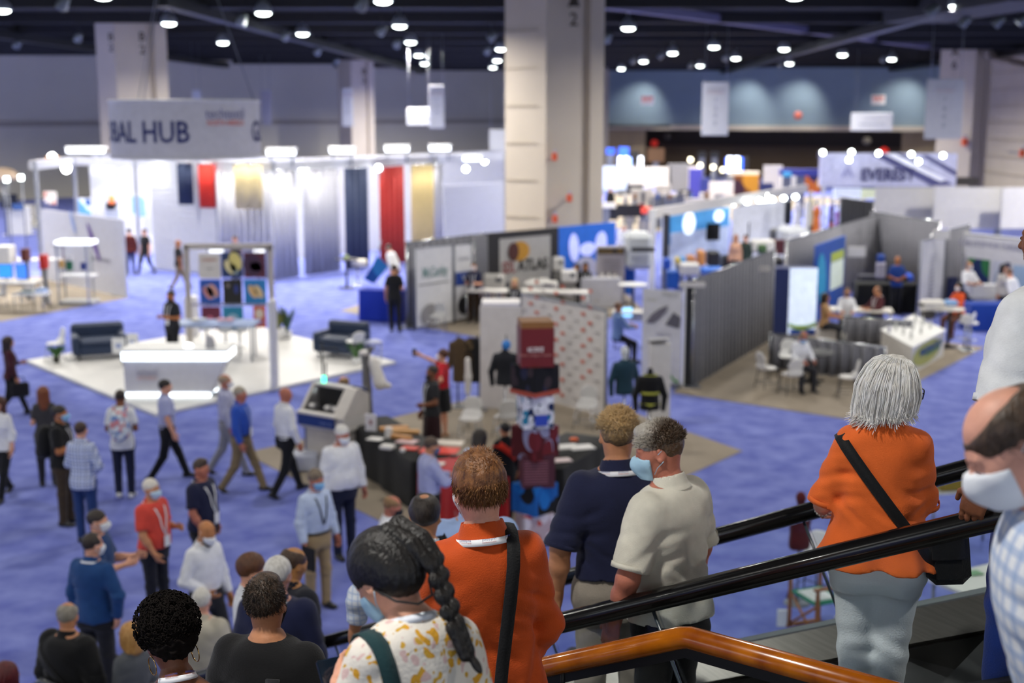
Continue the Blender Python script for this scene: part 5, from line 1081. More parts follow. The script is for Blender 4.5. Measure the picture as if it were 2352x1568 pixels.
# ------------------------------------------------------------------ grey drape booth with white banner and lab booth
d1, d2 = G(937, 752), G(1113, 719)
drape('grey drape wall behind the white script banner', d1, d2, 2.46, drape_m); 
a, b = G(955, 760), G(1041, 744)
bn = board('banner_stand', 'white banner with green script lettering in front of the grey drape', 'banner', a, b, .1, 2.35, plain('cfcfcf'), .04, frame=STL); on_board(bn, a, b, .52, 1.62, 'McCarthy', .42, plain('6a8c88'), 1.05, .004); art(bn, a, b, .08, .92, 1.27, 1.31, plain('8a8a8a'), 'rule')
blob_art(bn, a, b, .35, .42, .75, .6, plain('8a8888'), 'picture', .2)
a, b = G(1045, 742), G(1086, 735); b2 = board('banner_stand', 'narrow white banner with a blue arrow square and black seal', 'banner', a, b, .1, 2.3, plain('d2d2d2'), .04, frame=STL)
art(b2, a, b, .05, .95, 1.1, 1.5, plain('1f3f8c')); blob_art(b2, a, b, .5, .5, .55, .55, plain('17181a'), 'seal'); on_board(b2, a, b, .5, 1.9, 'Custom', .2, plain('9a9aa4'), .5); on_board(b2, a, b, .5, 1.3, 'V', .3, WHT)
shell_chair('grey wire chair in front of the white script banner', G(1003, 764), 2.6, plain('a8a8a6'), group=None)
k1, k2 = G(1118, 717), G(1282, 695)
w = board('booth_wall', 'black booth wall carrying the grey ATLAS poster', 'booth wall', k1, k2, 0, 2.46, plain('242326'), .1); wm = drape_d
a, b = k1.lerp(k2, .17), k1.lerp(k2, .88); art(w, a, b, 0, 1, .35, 2.25, plain('a9a7a5'), 'poster'); blob_art(w, a, b, .38, 1.82, .85, .62, plain('b8862c'), 'logo_disc', 0, .03); 
a2, b2_ = a.lerp(b, .13), a.lerp(b, .38); blob_art(w, a2, b2_, .5, 1.82, .45, .58, plain('4a2420'), 'logo_half', 0, .045)
on_board(w, a, b, .17, 1.32, 'SDL', .5, plain('8a4448'), .55, .01, off=.03); on_board(w, a, b, .64, 1.34, 'ATLAS', .5, plain('1d1d1f'), 1.3, .01, off=.03)
drape('grey drape left of the black booth wall', G(1088, 727), G(1116, 720), 2.46, drape_m)
w1, w2 = G(1284, 694), G(1412, 674)
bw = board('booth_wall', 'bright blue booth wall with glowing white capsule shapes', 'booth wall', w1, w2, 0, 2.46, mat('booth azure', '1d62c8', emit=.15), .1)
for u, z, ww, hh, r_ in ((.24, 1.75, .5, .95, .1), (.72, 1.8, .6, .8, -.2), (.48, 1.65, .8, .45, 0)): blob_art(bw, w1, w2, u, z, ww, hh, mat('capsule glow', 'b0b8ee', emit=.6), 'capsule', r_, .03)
blob_art(bw, w1, w2, .42, .95, 1.3, .9, plain('b4b4cc'), 'capsule', .15, .04)
td_ = dist(1404, 700); t = thing('totem_sign', 'grey totem sign with a black header and yellow lettering', 'sign', G(1404, 700)); c, s_ = R(td_, 1371, 566, 1434, 700, .3); part(t, MB().box(c, s_, bev=.02), 'body', plain('a39c9f')); c, s_ = R(td_ - .02, 1373, 570, 1434, 584, .3); part(t, MB().box(c, s_), 'header', plain('26221e')); lettering('Suzuki - 88', .13, wallM((c[0] - t.location.x, -.03 - .0, c[2]), 0), plain('b8903c'), t, 0, s_[0] * .85)
c, s_ = R(td_ - .02, 1378, 590, 1428, 640, .2); tl = MB(); [tl.box((c[0], c[1] - .105, c[2] + .3 - .09 * k), (s_[0] * .8, .01, .03)) for k in range(7)]; part(t, tl, 'text_lines', plain('8a8488'))
t = block('lab_counter', 'white counter with bottles below the totem sign', 'counter', dist(1378, 706), 1334, 640, 1427, 706, .8, plain('c2c2c8'))
for k, x in enumerate((1383, 1398, 1412)): p = PY(x, 638, dist(1378, 706) + .4); t = thing('jar', ('first', 'second', 'third')[k] + ' small pale jar from the left on the counter below the totem', 'jar', p, 'jars on the lab counter'); MB().lathe([(.05, -.02), (.05, .1), (.03, .13)], n=10).build('body', plain('d2cec6'), t); MB().cyl((0, 0, .13), .035, .03, 10).build('lid', plain('5a2a34') if k == 2 else GRY, t)
# lab instruments
for k, (lab, x0, y0, x1, y1, m, base) in enumerate((('grey cylindrical lab tester by the black booth wall', 1215, 642, 1262, 674, 'b0aeaa', 720), ('white boxy lab oven in the lab booth', 1270, 592, 1296, 624, 'cac8c4', 706), ('white bench instrument with paper sheets', 1205, 648, 1282, 668, 'c9c6c0', 724), ('tilted white instrument screen beside the seated women', 1290, 622, 1326, 650, 'd6d4d0', 712), ('white flask rack near the drape', 1110, 632, 1160, 664, 'bfbcb6', 732), ('dark instrument on the lab bench', 1150, 650, 1172, 672, '3c3c40', 730), ('grey folding trolley by the white counter', 1290, 668, 1328, 696, '8d8b88', 706))):
    t = block('lab_instrument', lab, 'instrument', dist((x0 + x1) / 2, base), x0, y0, x1, y1, .5, plain(m), 'lab instruments', .05); c, s_ = R(dist((x0 + x1) / 2, base) - .03, x0, y0, x1, y1, .05); part(t, MB().box((c[0] + s_[0] * .2, c[1], c[2] + s_[2] * .15), (s_[0] * .3, .02, s_[2] * .3)), 'dial', plain('55565c')); part(t, MB().box((c[0], c[1] + .25, (c[2] - s_[2] / 2) * .5), (s_[0] * .8, .35, c[2] - s_[2] / 2)), 'pedestal', plain('7c7a76'))
t = table('white bench with lab samples in the lab booth', G(1262, 736), -.15, 2.4, .7, .9, plain('c8c5be')); t = table('white sample table before the man in navy', G(1122, 742), -.12, 1.3, .7, 1.0, plain('d6d2cc'))
for k in range(9): block('fabric_swatch', 'small pale swatch in the row on the sample table', 'swatch', dist(1122, 742) + .15, 1084 + k * 8.5, 676, 1090 + k * 8.5, 683, .18, plain(('d8d4d0', 'a8a8c8', 'd0b8b4')[k % 3]), 'swatches on the sample table')
block('blue_box', 'small navy case on the sample table', 'case', dist(1122, 742) + .3, 1086, 660, 1110, 676, .3, plain('1f2f7c')); t = block('white_counter', 'white square counter in front of the seated blonde woman', 'counter', dist(1150, 790), 1106, 696, 1195, 790, .9, plain('cbc8c8'))
# ------------------------------------------------------------------ machine
def wedge_machine():
    base = G(742, 1080); d = base.y; t = root('knitting_machine', 'white and blue flatbed machine with sloping glass window and green beacon', 'machine', (base.x, d, 0.012), -.58); t.scale = (.70, .74, .80)
    t.location.x -= .0; L = 1.45; Dp = .95
    MB().box((0, .45, .45), (L * .82, Dp * .8, .9)).build('stand', plain('b9b3ac'), t); MB().box((-L * .41 - .04, .4, .48), (.04, Dp * .7, .85)).build('stand_trim', plain('1f3f8c'), t)
    MB().box((0, .45, .93), (L, Dp, .10), bev=.03).build('bed', plain('d6d2cc'), t); MB().box((-.14, -.05, 1.08), (L - .28, .06, .24)).build('blue_band', plain('16357c'), t); MB().box((0, .45, 1.08), (L, Dp - .06, .22), bev=.02).build('body', plain('cdc8c2'), t)
    MB().box((-.12, -.0, 1.23), (L - .2, .2, .07), bev=.02).build('front_ledge', plain('dedad4'), t)
    P_ = [(.0, 1.20), (.95, 1.20), (.95, 1.62), (.62, 1.78), (.50, 1.78)]
    for x0, x1, nm in ((L / 2 - .36, L / 2, 'right_housing'), (-L / 2, -L / 2 + .10, 'left_housing')):
        V = [(x, y - .04, z) for x in (x0, x1) for y, z in P_]; MB().add(V, [[4, 3, 2, 1, 0], [5, 6, 7, 8, 9]] + [[i, (i + 1) % 5, 5 + (i + 1) % 5, 5 + i] for i in range(5)]).build(nm, plain('cbc5be'), t)
    xa, xb = -L / 2 + .1, L / 2 - .36; MB().slab([(xa, .06, 1.26), (xb, .06, 1.26), (xb, .48, 1.74), (xa, .48, 1.74)], .02).build('window', glass('machine window', (.8, .8, .82), .06, .9), t); MB().box(((xa + xb) / 2, .72, 1.5), (xb - xa, .3, .5)).build('rear_housing', plain('6c6b66'), t); MB().box(((xa + xb) / 2, .56, 1.76), (xb - xa + .1, .2, .06)).build('top_bar', plain('d2cec8'), t)
    for k, x in enumerate((-.45, .05, .28)): MB().box((x, .22, 1.32), (.2, .22, .16), bev=.04).build('carriage', plain('dcd9d4'), t)
    MB().cyl((-.48, .62, 1.79), .05, .14, 12).build('beacon', mat('beacon green', '3ee8b4', emit=4), t); MB().cyl((-.40, .62, 1.93), .02, .3, 6).build('beacon_stem', BLK, t); MB().box((.1, .85, 1.70), (L * .8, .1, .1)).build('rail', plain('1c2c5c'), t)
    lettering('SHIMA SEIKI', .09, wallM((.22, -.085, 1.05), 0), plain('7488c0'), t, 0, .42)
wedge_machine()
t = thing('robot_arm', 'white and grey jointed robot arm right of the machine', 'robot', G(845, 1000)); V, Q = sdf_mesh([CONE((0, 0, 0), (0, 0, .9), .12, .09, .03), CONE((0, 0, .9), (-.02, 0, 1.55), .09, .07, .05), CONE((-.02, 0, 1.55), (.12, -.05, 1.72), .06, .05, .04)], .025); np_mesh('column', V, Q, plain('6c6a6a'), t); V, Q = sdf_mesh([CONE((.14, -.05, 1.45), (.26, -.1, 1.05), .10, .13, .03), CONE((.26, -.1, 1.05), (.42, -.1, 1.0), .07, .06, .03), ELL((-.02, 0, 1.62), (.13, .1, .06), .02)], .025); np_mesh('arm', V, Q, plain('d6d2ce'), t)
t = thing('light_pole', 'thin black work lamp pole behind the machine', 'lamp', G(745, 985)); MB().cyl((0, 0, 0.012), .02, 1.7, 6).build('pole', BLK, t); MB().tube([(0, 0, 1.6), (.25, 0, 1.62), (.32, 0, 1.55)], .018, 6).build('arm', BLK, t)
block('plastic_tote', 'translucent plastic tote on the floor before the machine', 'tote', dist(690, 1085), 655, 1045, 730, 1085, .45, plain('b8bccb'), bev=.04)
# ------------------------------------------------------------------ centre front booth: backdrop, tables, carton tower, garments
def pt(px, py, z=0): return G(px, py, z)
b1, b2 = pt(1197, 905), pt(1390, 962); zt1, zt2 = PY(1197, 674, b1.y).z, PY(1418, 712, b2.y).z
bd = board('step_and_repeat_backdrop', 'white fabric backdrop with rows of small red and grey logos', 'backdrop', b1, b2, .05, (zt1 + zt2) / 2, cloth('backdrop white', 'cfcac6', bump=.15), .03, frame=STL)
rdm, gdm = plain('c8674e'), plain('a8a09c'); rl, gl2 = MB(), MB(); dv = (b2 - b1).normalized(); nv = Vector((-dv.y, dv.x, 0)); LB_ = (b2 - b1).length
for r_ in range(15):
    for c_ in range(6):
        u = (c_ + .3 + .5 * (r_ % 2)) / 6.4 * LB_; z = .25 + r_ * .165
        (rl if (c_ + r_) % 2 else gl2).box(tuple(b1 + dv * u - nv * .02 + Vector((0, 0, z))), (.12 if (c_ + r_) % 2 else .16, .008, .065 if (c_ + r_) % 2 else .026), math.atan2(dv.y, dv.x))
part(bd, rl, 'logo_red', rdm, kind='stuff'); part(bd, gl2, 'logo_grey', gdm, kind='stuff')
a, b = pt(1103, 940), pt(1196, 945); board('display_wall', 'blank pale display panel left of the logo backdrop', 'display wall', a, b, .05, PY(1103, 702, a.y).z, plain('cbc6c6'), .06)
# garments on stands
def torso_stand(lab, p, m, h=1.45, yaw=0, sleeves=True, sc=1.0, group=None, bands=None, headm=None, skirtz=.82, neck=True):
    t = root('garment_form', lab, 'mannequin', (p[0], p[1], p[2] if len(p) > 2 else 0), yaw, group); I = np.eye(4)
    pr = [LOFT([(a, rx + .012, ry + .012, cy) for a, rx, ry, cy in PM if a > skirtz] + [], trm(0, 0, h - 1.45), .03)]
    if sleeves:
        for sx in (-1, 1): sh = v3((sx * .17, 0, h - .05)); pr += [CONE(sh, sh + v3((sx * .10, 0, -.30)), .07, .058, .04), CONE(sh + v3((sx * .10, 0, -.30)), sh + v3((sx * .08, .03, -.56)), .058, .045, .03)]
    V, Q = sdf_mesh(pr, .018); np_mesh('garment', V * [sc, sc, 1], Q, m, t)
    if neck:
        V, Q = sdf_mesh([CONE((0, -.01, h + .02), (0, -.01, h + .12), .055, .05, .02)] + ([ELL((0, 0, h + .2), (.075, .09, .11), .03)] if headm else []), .018); np_mesh('neck_form', V, Q, headm or m, t)
    MB().cyl((0, 0, .02), .02, h - .6, 8).build('pole', CHR, t); MB().lathe([(.2, 0), (.19, .02), (.03, .03)], n=16).build('base', STL, t)
    for z in bands or []:
        e = np.interp(z, [q[0] for q in PM], [q[1] for q in PM]) + .016, np.interp(z, [q[0] for q in PM], [q[2] for q in PM]) + .016
        strip([(e[0] * math.cos(k * .2618), e[1] * math.sin(k * .2618), z + h - 1.45) for k in range(24)], [(math.cos(k * .2618), math.sin(k * .2618), 0) for k in range(24)], .045, mat('hi vis band', 'a8aa3a', rough=.5), 'reflective_band', t, .003, True)
    return t
torso_stand('black protective jacket with yellow bands on a form by the podium', pt(1490, 1040), cloth('black jacket', '121214'), 1.42, 0, True, bands=(.95, 1.16, 1.47), headm=None)
torso_stand('dark pullover with blue mask on a headless form in front of the pale panel', pt(1160, 985), cloth('dark pullover', '1d1f26'), 1.5, 0, True); p = pt(1163, 985); t = thing('blue_face_mask', 'bright blue mask on top of the dark pullover form', 'mask', (p.x, p.y, 1.62)); V, Q = sdf_mesh([ELL((0, -.02, .06), (.09, .08, .10), .02)], .02); np_mesh('mask', V, Q, plain('2a78c8'), t); MB().cyl((0, 0, .14), .012, .12, 6).build('hook', BLK, t)
torso_stand('black and teal hooded sportswear on a form right of the backdrop', pt(1432, 1010), cloth('teal sport', '1f3c4c'), 1.5, .3, True, headm=plain('d0d4d8'))
# clothes rail
r1, r2 = pt(1052, 935), pt(1100, 935); t = thing('clothes_rail', 'black clothes rail behind the woman in red', 'rail', (r1 + r2) / 2); part(t, MB().tube([(r1.x, r1.y, 0.012), (r1.x, r1.y, 1.55), (r2.x, r2.y, 1.55), (r2.x, r2.y, 0.012)], .018, 8), 'frame', LEG_M); part(t, MB().box(((r1.x + r2.x) / 2, r1.y, .02), (r2.x - r1.x + .2, .4, .02)), 'base', LEG_M)
for k, (u, m, lab) in enumerate(((.1, '4c3c2a', 'narrow brown coat at the left of the clothes rail'), (.62, '33281c', 'dark brown camouflage coat on the clothes rail'), (.85, '17171a', 'black coat at the right of the clothes rail'))):
    p = r1.lerp(r2, u); t = thing('hanging_coat', lab, 'coat', (p.x, p.y - .02, .55), 'coats on the clothes rail'); V, Q = sdf_mesh([LOFT([(0, .15, .09, 0), (.5, .15, .10, 0), (.82, .19, .09, 0), (.90, .10, .06, 0), (.94, .05, .04, 0)], np.eye(4), .03)] + [CONE((sx * .17, 0, .80), (sx * .22, 0, .3), .055, .045, .03) for sx in (-1, 1)], .02); np_mesh('coat', V, Q, pattern('camo ' + m, m, 'dots', ['1c1814', '5a4a34'], 8, line=.4) if k == 1 else cloth('coat ' + m, m), t); MB().tube([(0, 0, .92), (0, 0, 1.0), (.02, 0, 1.0)], .008, 5).build('hanger_hook', CHR, t)
p = pt(1075, 985); t = thing('mannequin_arm', 'white mannequin forearm standing beside the woman in red', 'mannequin', p); V, Q = sdf_mesh([CONE((0, 0, .75), (.01, 0, 1.05), .055, .07, .03), CONE((.01, 0, 1.05), (0, 0, 1.38), .065, .05, .03)] + hand_prims(v3((0, 0, .78)), (0, 0, -1), (1, 0, 0), True, .4), .012); np_mesh('arm', V, Q, plain('dedad4'), t); MB().cyl((0, 0, 0.012), .02, .75, 6).build('pole', CHR, t)
# black table, right black table, red table
blackcl = cloth('black tablecloth', '0e0e0f', bump=.1); redcl = cloth('red tablecloth', 'b01c22', bump=.1)
q0, q1 = pt(812, 1062), pt(945, 1160); ang = math.atan2(q1.y - q0.y, q1.x - q0.x)
def draped_edge(lab, a, b, depth, h, m, group=None):
    """draped table whose near edge runs a -> b on the floor"""
    d = (b - a).normalized(); n = Vector((-d.y, d.x, 0)); c = (a + b) / 2 + n * depth / 2; return draped(lab, (c.x, c.y, .012), math.atan2(d.y, d.x), (b - a).length, depth, h, m, group)
draped_edge('long black draped table with leaflets running left of the red table', pt(800, 1062), pt(952, 1172), .75, .78, blackcl)
rt_ = draped_edge('bright red draped table in front of the carton tower', pt(962, 1172), pt(1060, 1230), .8, .78, redcl); 
rr = draped_edge('black draped table right of the carton tower', pt(1288, 1190), pt(1412, 1110), .9, .78, blackcl)
def on_top(n_, lab, cat, px, py, h, w, d, hh, m, rz=0, group=None, bev=.01):
    p = PY(px, py, G(px, py, h).y); t = thing(n_, lab, cat, (p.x, p.y, h), group); part(t, MB().box((p.x, p.y, h + hh / 2), (w, d, hh), rz, bev=min(bev, hh * .3)), 'body', m); return t
th_ = .785
t = on_top('card_sign', 'white standing card with a small dark print on the black table', 'sign', 852, 990, th_, .2, .03, .3, plain('dcd9da'), -.3); part(t, MB().box((t.location.x, t.location.y - .022, th_ + .16), (.05, .01, .08), -.3), 'print', plain('9a6a6a'))
for k, (px, py, w, d, m) in enumerate(((905, 988, .5, .14, 'c08a50'), (930, 995, .5, .12, 'c8965c'), (922, 1008, .4, .12, 'b98248'))): on_top('wooden_arm', ('left', 'middle', 'front')[k] + ' piece of tan wooden sample on the black table', 'sample', px, py, th_, w, d, .07, plain(m), .2 - .35 * k, 'tan wooden samples', .03)
for k, (px, py, w, d, hh, m, lab) in enumerate(((862, 1008, .26, .2, .01, 'dedcd8', 'white leaflet stack nearest the machine'), (890, 1030, .22, .16, .06, 'd8d5d0', 'white carton lying on the black table'), (893, 1005, .1, .1, .18, 'd8d4ce', 'white upright cup shaped box on the black table'), (935, 1015, .34, .24, .02, 'c8a8a8', 'pink and grey leaflet pile on the black table'), (925, 1038, .07, .07, .06, 'e0dedb', 'small white cup on the black table'), (942, 1030, .28, .2, .02, 'c8301c', 'red booklet on the black table'))): on_top('leaflet' if hh < .05 else 'carton', lab, 'leaflet' if hh < .05 else 'box', px, py, th_, w, d, hh, plain(m), -.4)
for k, (px, py, w, d, hh, m, lab) in enumerate(((1010, 1035, .6, .4, .015, 'd83420', 'bright red folder spread on the red table'), (1008, 1066, .18, .14, .02, 'e2ded8', 'small white card on the red table'), (1042, 1048, .12, .1, .03, '231c20', 'dark gadget on the red table'), (1030, 1018, .5, .3, .02, 'd2c8bc', 'pale tray at the back of the red table'))): on_top('folder', lab, 'stationery', px, py, th_, w, d, hh, plain(m), -.2)
for k, (px, py, w, d, hh, m, lab) in enumerate(((1300, 1028, .4, .26, .03, 'd6d4d0', 'white papers at the left of the right black table'), (1335, 1028, .4, .28, .02, 'dedcda', 'large white sheet on the right black table'), (1290, 1058, .3, .2, .02, 'cbb8b8', 'pinkish leaflet on the right black table'), (1318, 1012, .12, .1, .05, 'd8602c', 'orange tin on the right black table'))): on_top('leaflet', lab, 'leaflet', px, py, th_, w, d, hh, plain(m), .3)
fa, fb = pt(1016, 1190), pt(1054, 1224); ang = math.atan2(fb.y - fa.y, fb.x - fa.x); p = PY(1036, 1155, (fa.y + fb.y) / 2 - .16); lettering('Wilson\nCollege', .17, Matrix.Translation(p - rt_.location) @ Matrix.Rotation(ang, 4, 'Z') @ Matrix.Rotation(math.pi / 2, 4, 'X'), plain('d88a88'), rt_)
# carton tower
tw = pt(1228, 1245); td2 = tw.y; tower = thing('carton_tower', 'tall twisted totem of stacked printed cartons, maroon, black, white and blue', 'display totem', (tw.x, tw.y, .012))
def ctn(y0, y1, w, yaw, mf, name, ms=None, dx=0):
    z1, z0 = PY(1228, y0, td2).z, PY(1228, y1, td2).z; part(tower, MB().box((tw.x + dx, td2, (z0 + z1) / 2), (w, w, z1 - z0), yaw), name, mf); return z0, z1
maro = plain('6c1218'); maro2 = plain('551018'); pxm = td2 / FPX
z0, z1 = ctn(748, 836, 78 * pxm, .12, maro, 'maroon_carton'); part(tower, MB().box((tw.x, td2, z1 + .03), (78 * pxm * .97, 78 * pxm * .97, .12), .12), 'open_flap', plain('8a5c2c'))
Mw = lambda z, y, dx=0: Matrix.Translation((dx, -y, z - .012)) @ Matrix.Rotation(.12, 4, 'Z') @ Matrix.Rotation(math.pi / 2, 4, 'X')
lettering('NC STATE', .085, Mw(PY(0, 796, td2).z, 39 * pxm + .012), plain('e0d0cc'), tower, .004, .22); lettering('Wilson College of Textiles', .06, Mw(PY(0, 808, td2).z, 39 * pxm + .012), plain('c08078'), tower, 0, .46)
ctn(836, 896, 80 * pxm, .75, pattern('night photo', '17161a', 'dots', ['2a2c44', '3c3034'], 5, line=.4), 'black_photo_carton'); ctn(892, 902, 84 * pxm, .75, plain('a8442c'), 'orange_band')
ctn(904, 976, 74 * pxm, .2, pattern('lab photo', 'd0d0dc', 'dots', ['2a7a9c', '1c2a50', 'e0e2ea'], 6, line=.38), 'white_lab_carton'); z0, z1 = PY(0, 968, td2).z, PY(0, 944, td2).z; part(tower, MB().box((tw.x + 14 * pxm, td2 - 37 * pxm - .03, (z0 + z1) / 2), (30 * pxm, .02, z1 - z0), .2), 'blue_label', plain('2a44b0'))
ctn(976, 1048, 80 * pxm, .78, pattern('portrait photo', '4c1418', 'dots', ['8a8aa8', '6a2028'], 3.2, line=.42), 'maroon_photo_carton'); ctn(1036, 1110, 78 * pxm, .1, plain('4a1a24'), 'maroon_text_carton', None, 4 * pxm)
tx = MB(); [tx.box((tw.x + 2 * pxm, td2 - 39.5 * pxm - .012, PY(0, 1050 + 6 * k, td2).z), (58 * pxm, .008, .016), .1) for k in range(9)]; part(tower, tx, 'text_lines', plain('8a5560')); ctn(1108, 1172, 78 * pxm, .8, pattern('blue photo', '1c5ea8', 'dots', ['17181c', '1c6cb8'], 2.6, line=.4), 'blue_carton'); ctn(1172, 1238, 74 * pxm, .3, pattern('fibre photo', 'b8a4ac', 'dots', ['b84438', 'd4ccd4'], 4, line=.42), 'pale_photo_carton')
for lab, px, py, rz in (('grey wire chair below the logo backdrop, right one', 1345, 985, 2.8), ('pale plastic chair in front of the backdrop left', 1160, 1010, .3), ('pale plastic chair behind the woman in red', 1080, 1015, 2.9)): shell_chair(lab, pt(px, py), rz, plain('c4c2c0'), None)
# roll-up banner, podium
a, b = pt(1473, 880), pt(1562, 892); hz = PY(1475, 662, a.y).z; ru = board('rollup_banner', 'white roll up banner with a grey car print and green curve', 'banner', a, b, .08, hz, plain('cfcecd'), .02); part(ru, MB().box(tuple((a + b) / 2 + Vector((0, .03, .05))), ((b - a).length, .2, .1), faceang(a, b)), 'cassette', STL)
V = [(.10, 1.42), (.24, 1.62), (.46, 1.78), (.66, 1.86), (.60, 1.70), (.42, 1.52), (.28, 1.42)]
def poly_art(o, a, b, pts, m, name='print', off=.02, t=.006):
    d = (b - a).normalized(); n = Vector((-d.y, d.x, 0)); P = [a.lerp(b, u) - n * off + Vector((0, 0, z - a.z)) for u, z in pts]; k = len(P); return part(o, MB().add([tuple(p) for p in P] + [tuple(p - n * t) for p in P], [list(range(k - 1, -1, -1)), list(range(k, 2 * k))] + [[i, (i + 1) % k, k + (i + 1) % k, k + i] for i in range(k)]), name, m)
poly_art(ru, a, b, V, plain('6c6870'), 'car_print'); poly_art(ru, a, b, [(.60, 1.42), (.95, 1.36), (.98, 1.62), (.80, 1.72)], plain('5a5860'), 'car_print'); on_board(ru, a, b, .7, 2.1, 'SHELLS', .12, plain('a8a8a4'), .4); on_board(ru, a, b, .24, 1.95, '3D KNIT', .09, plain('b4b49c'), .24); on_board(ru, a, b, .55, 1.18, 'TECH', .11, plain('9a98a8'), .4)
poly_art(ru, a, b, [(.62, .70), (.66, .45), (.74, .25), (.86, .14), (.96, .12), (.96, .18), (.86, .2), (.77, .3), (.70, .5), (.68, .70)], plain('5c9a4c'), 'green_curve')
po = block('podium', 'white slanted podium standing before the roll up banner', 'podium', dist(1518, 980), 1494, 792, 1538, 980, .42, plain('d0cdca')); c, s_ = R(dist(1518, 980), 1490, 774, 1538, 796, .5); part(po, MB().box(c, (s_[0], .55, .05), 0, Matrix.Rotation(-.25, 4, 'X') @ Matrix.Rotation(-.1, 4, 'Y')), 'top', plain('dad8d6'))
# ------------------------------------------------------------------ grey drape booth at the right
e1, e2, e3 = pt(1588, 888), pt(1772, 778), pt(2018, 640)
dr = drape('long grey drape wall of the right booth, near section', e1, e2, 2.45, drape_m, amp=.09); drape('long grey drape wall of the right booth, far section behind the blue display', pt(1800, 742), e3, 2.45, drape_m, amp=.08)
part(dr, MB().box((e1.x - .08, e1.y + .05, 1.2), (.22, .06, 2.4)), 'end_panel', BLK); part(dr, MB().box((e1.x - .2, e1.y, 1.2), (.05, .05, 2.42)), 'end_post', WHT)
for k, (px, py, w) in enumerate(((1590, 648, 30), (1735, 612, 34))):
    p = PY(px, py + 4, (e1.y if k == 0 else (e1.lerp(e2, .8)).y) - .25); block('booth_sign', ('left', 'right')[k] + ' white booth number card hung on the grey drape top', 'sign', p.y, px - w, py, px + w, py + 12, .03, plain('cac6c2'), 'booth number cards')
bd_ = dist(1812, 768); db = block('display_tower', 'deep blue display tower with a glowing white screen panel', 'display', bd_, 1776, 616, 1872, 768, .6, plain('10245c'), rz=-.0); c, s_ = R(bd_ - .03, 1815, 616, 1872, 768, .06); part(db, MB().box((c[0], c[1] - .02, c[2]), (s_[0], .04, s_[2])), 'screen', mat('lit panel', 'cfdcf2', emit=.75)); lettering('BISYMATICS', .2, wallM((c[0] - db.location.x, -.1, PY(0, 648, bd_).z - db.location.z), .0), plain('5a78b0'), db, 0, .42)
c2, s2 = R(bd_ - .06, 1815, 742, 1872, 758, .03); V = [(0, .10), (.3, .04), (.7, .05), (1, .14), (1, .02), (.6, -.08), (.3, -.08), (0, 0)]; xa = c[0] - s_[0] / 2; part(db, MB().add([(xa + u * s_[0], bd_ - .10, c2[2] + z) for u, z in V] + [(xa + u * s_[0], bd_ - .12, c2[2] + z) for u, z in V], [list(range(8)), list(range(15, 7, -1))] + [[i, 8 + i, 8 + (i + 1) % 8, (i + 1) % 8] for i in range(8)]), 'green_wave', plain('9cc050')); c3, s3 = R(bd_ - .06, 1815, 756, 1872, 768, .04); part(db, MB().box(c3, s3), 'blue_foot', plain('2a5ac8'))
a, b = pt(1868, 742), pt(1935, 706); gb = board('display_wall', 'blue and green display wall behind the lit tower', 'display wall', a, b, 0, 2.3, mat('display blue', '1c4a9c', emit=.15), .06); blob_art(gb, a, b, .2, 1.2, 1.0, 1.7, plain('2f9cc8'), 'swirl', .3); art(gb, a, b, .5, .95, .75, 1.6, mat('pale card', 'c8d4c8', emit=.3), 'card'); art(gb, a, b, .5, .95, 1.62, 1.9, plain('b8c850'), 'card')
g1, g2, g3 = pt(1768, 800), pt(1768 + 275, 868), pt(2060, 700)
drape('low grey drape rail behind the round grey table', pt(1766, 845), pt(2030, 882), .85, drape_m, 'low drape rails'); drape('low grey drape rail behind the white table', pt(1935, 800), pt(2090, 812), .85, drape_m, 'low drape rails')
# round table and chairs
p = pt(1862, 880); t = thing('round_table', 'dark grey round table on a single pedestal', 'table', (p.x, p.y, .012)); part(t, MB().lathe([(.50, .70), (.52, .72), (.50, .745)], (p.x, p.y, 0), 36), 'tabletop', plain('3c3d40')); part(t, MB().cyl((p.x, p.y, .05), .05, .66, 12), 'column', LEG_M); ft = MB(); [ft.tube([(p.x, p.y, .06), (p.x + .36 * math.cos(a), p.y + .36 * math.sin(a), .03)], [.035, .025], 8) for a in (.4, 1.97, 3.54, 5.11)]; part(t, ft, 'base', LEG_M)
for lab, px, py, rz in (('white chair with dark back in front of the round grey table', 1815, 905, .3), ('wire chair left of the round grey table', 1762, 890, -1.2), ('white chair right of the round grey table', 1945, 912, 1.4), ('white chair under the masked man at the round table', 1808, 862, 2.9)): shell_chair(lab, G(px, py, .012), rz, plain('d2d0cc') if 'under' not in lab else WHT, 'white chairs round the grey table', .46, wire=False)
# white counter with green and blue round print
ca, cb, cc_ = pt(2092, 862), pt(2166, 818), pt(2022, 818)
ctr = thing('booth_counter', 'white booth counter with a yellow green disc and blue lettering', 'counter', ca); hh_ = PY(2092, 800, ca.y).z; d_ = (cb - ca).normalized(); e_ = (cc_ - ca)
part(ctr, MB().prism([tuple(q[:2]) for q in (ca, cb, cb + e_, ca + e_)], .012, hh_), 'body', plain('d4d2ce')); part(ctr, MB().prism([tuple(q[:2]) for q in (ca - d_ * .03 - e_ * .02, cb + d_ * .03 - e_ * .02, cb + e_ * 1.02 + d_ * .03, ca + e_ * 1.02 - d_ * .03)], hh_, hh_ + .04), 'top', WHT)
blob_art(ctr, ca, cb, .45, hh_ * .56, (cb - ca).length * .86, hh_ * .86, plain('a8aa58'), 'disc', 0, .01); on_board(ctr, ca, cb, .56, hh_ * .66, 'BISYMATICS', .2, plain('1f4f7c'), (cb - ca).length * .7, .01, off=.03); on_board(ctr, ca, cb, .6, hh_ * .5, 'SOLUTIONS', .12, plain('4a8060'), (cb - ca).length * .45, .005, off=.03)
ctop = hh_ + .04; cen = (ca + cb + e_ * 1.0) / 2
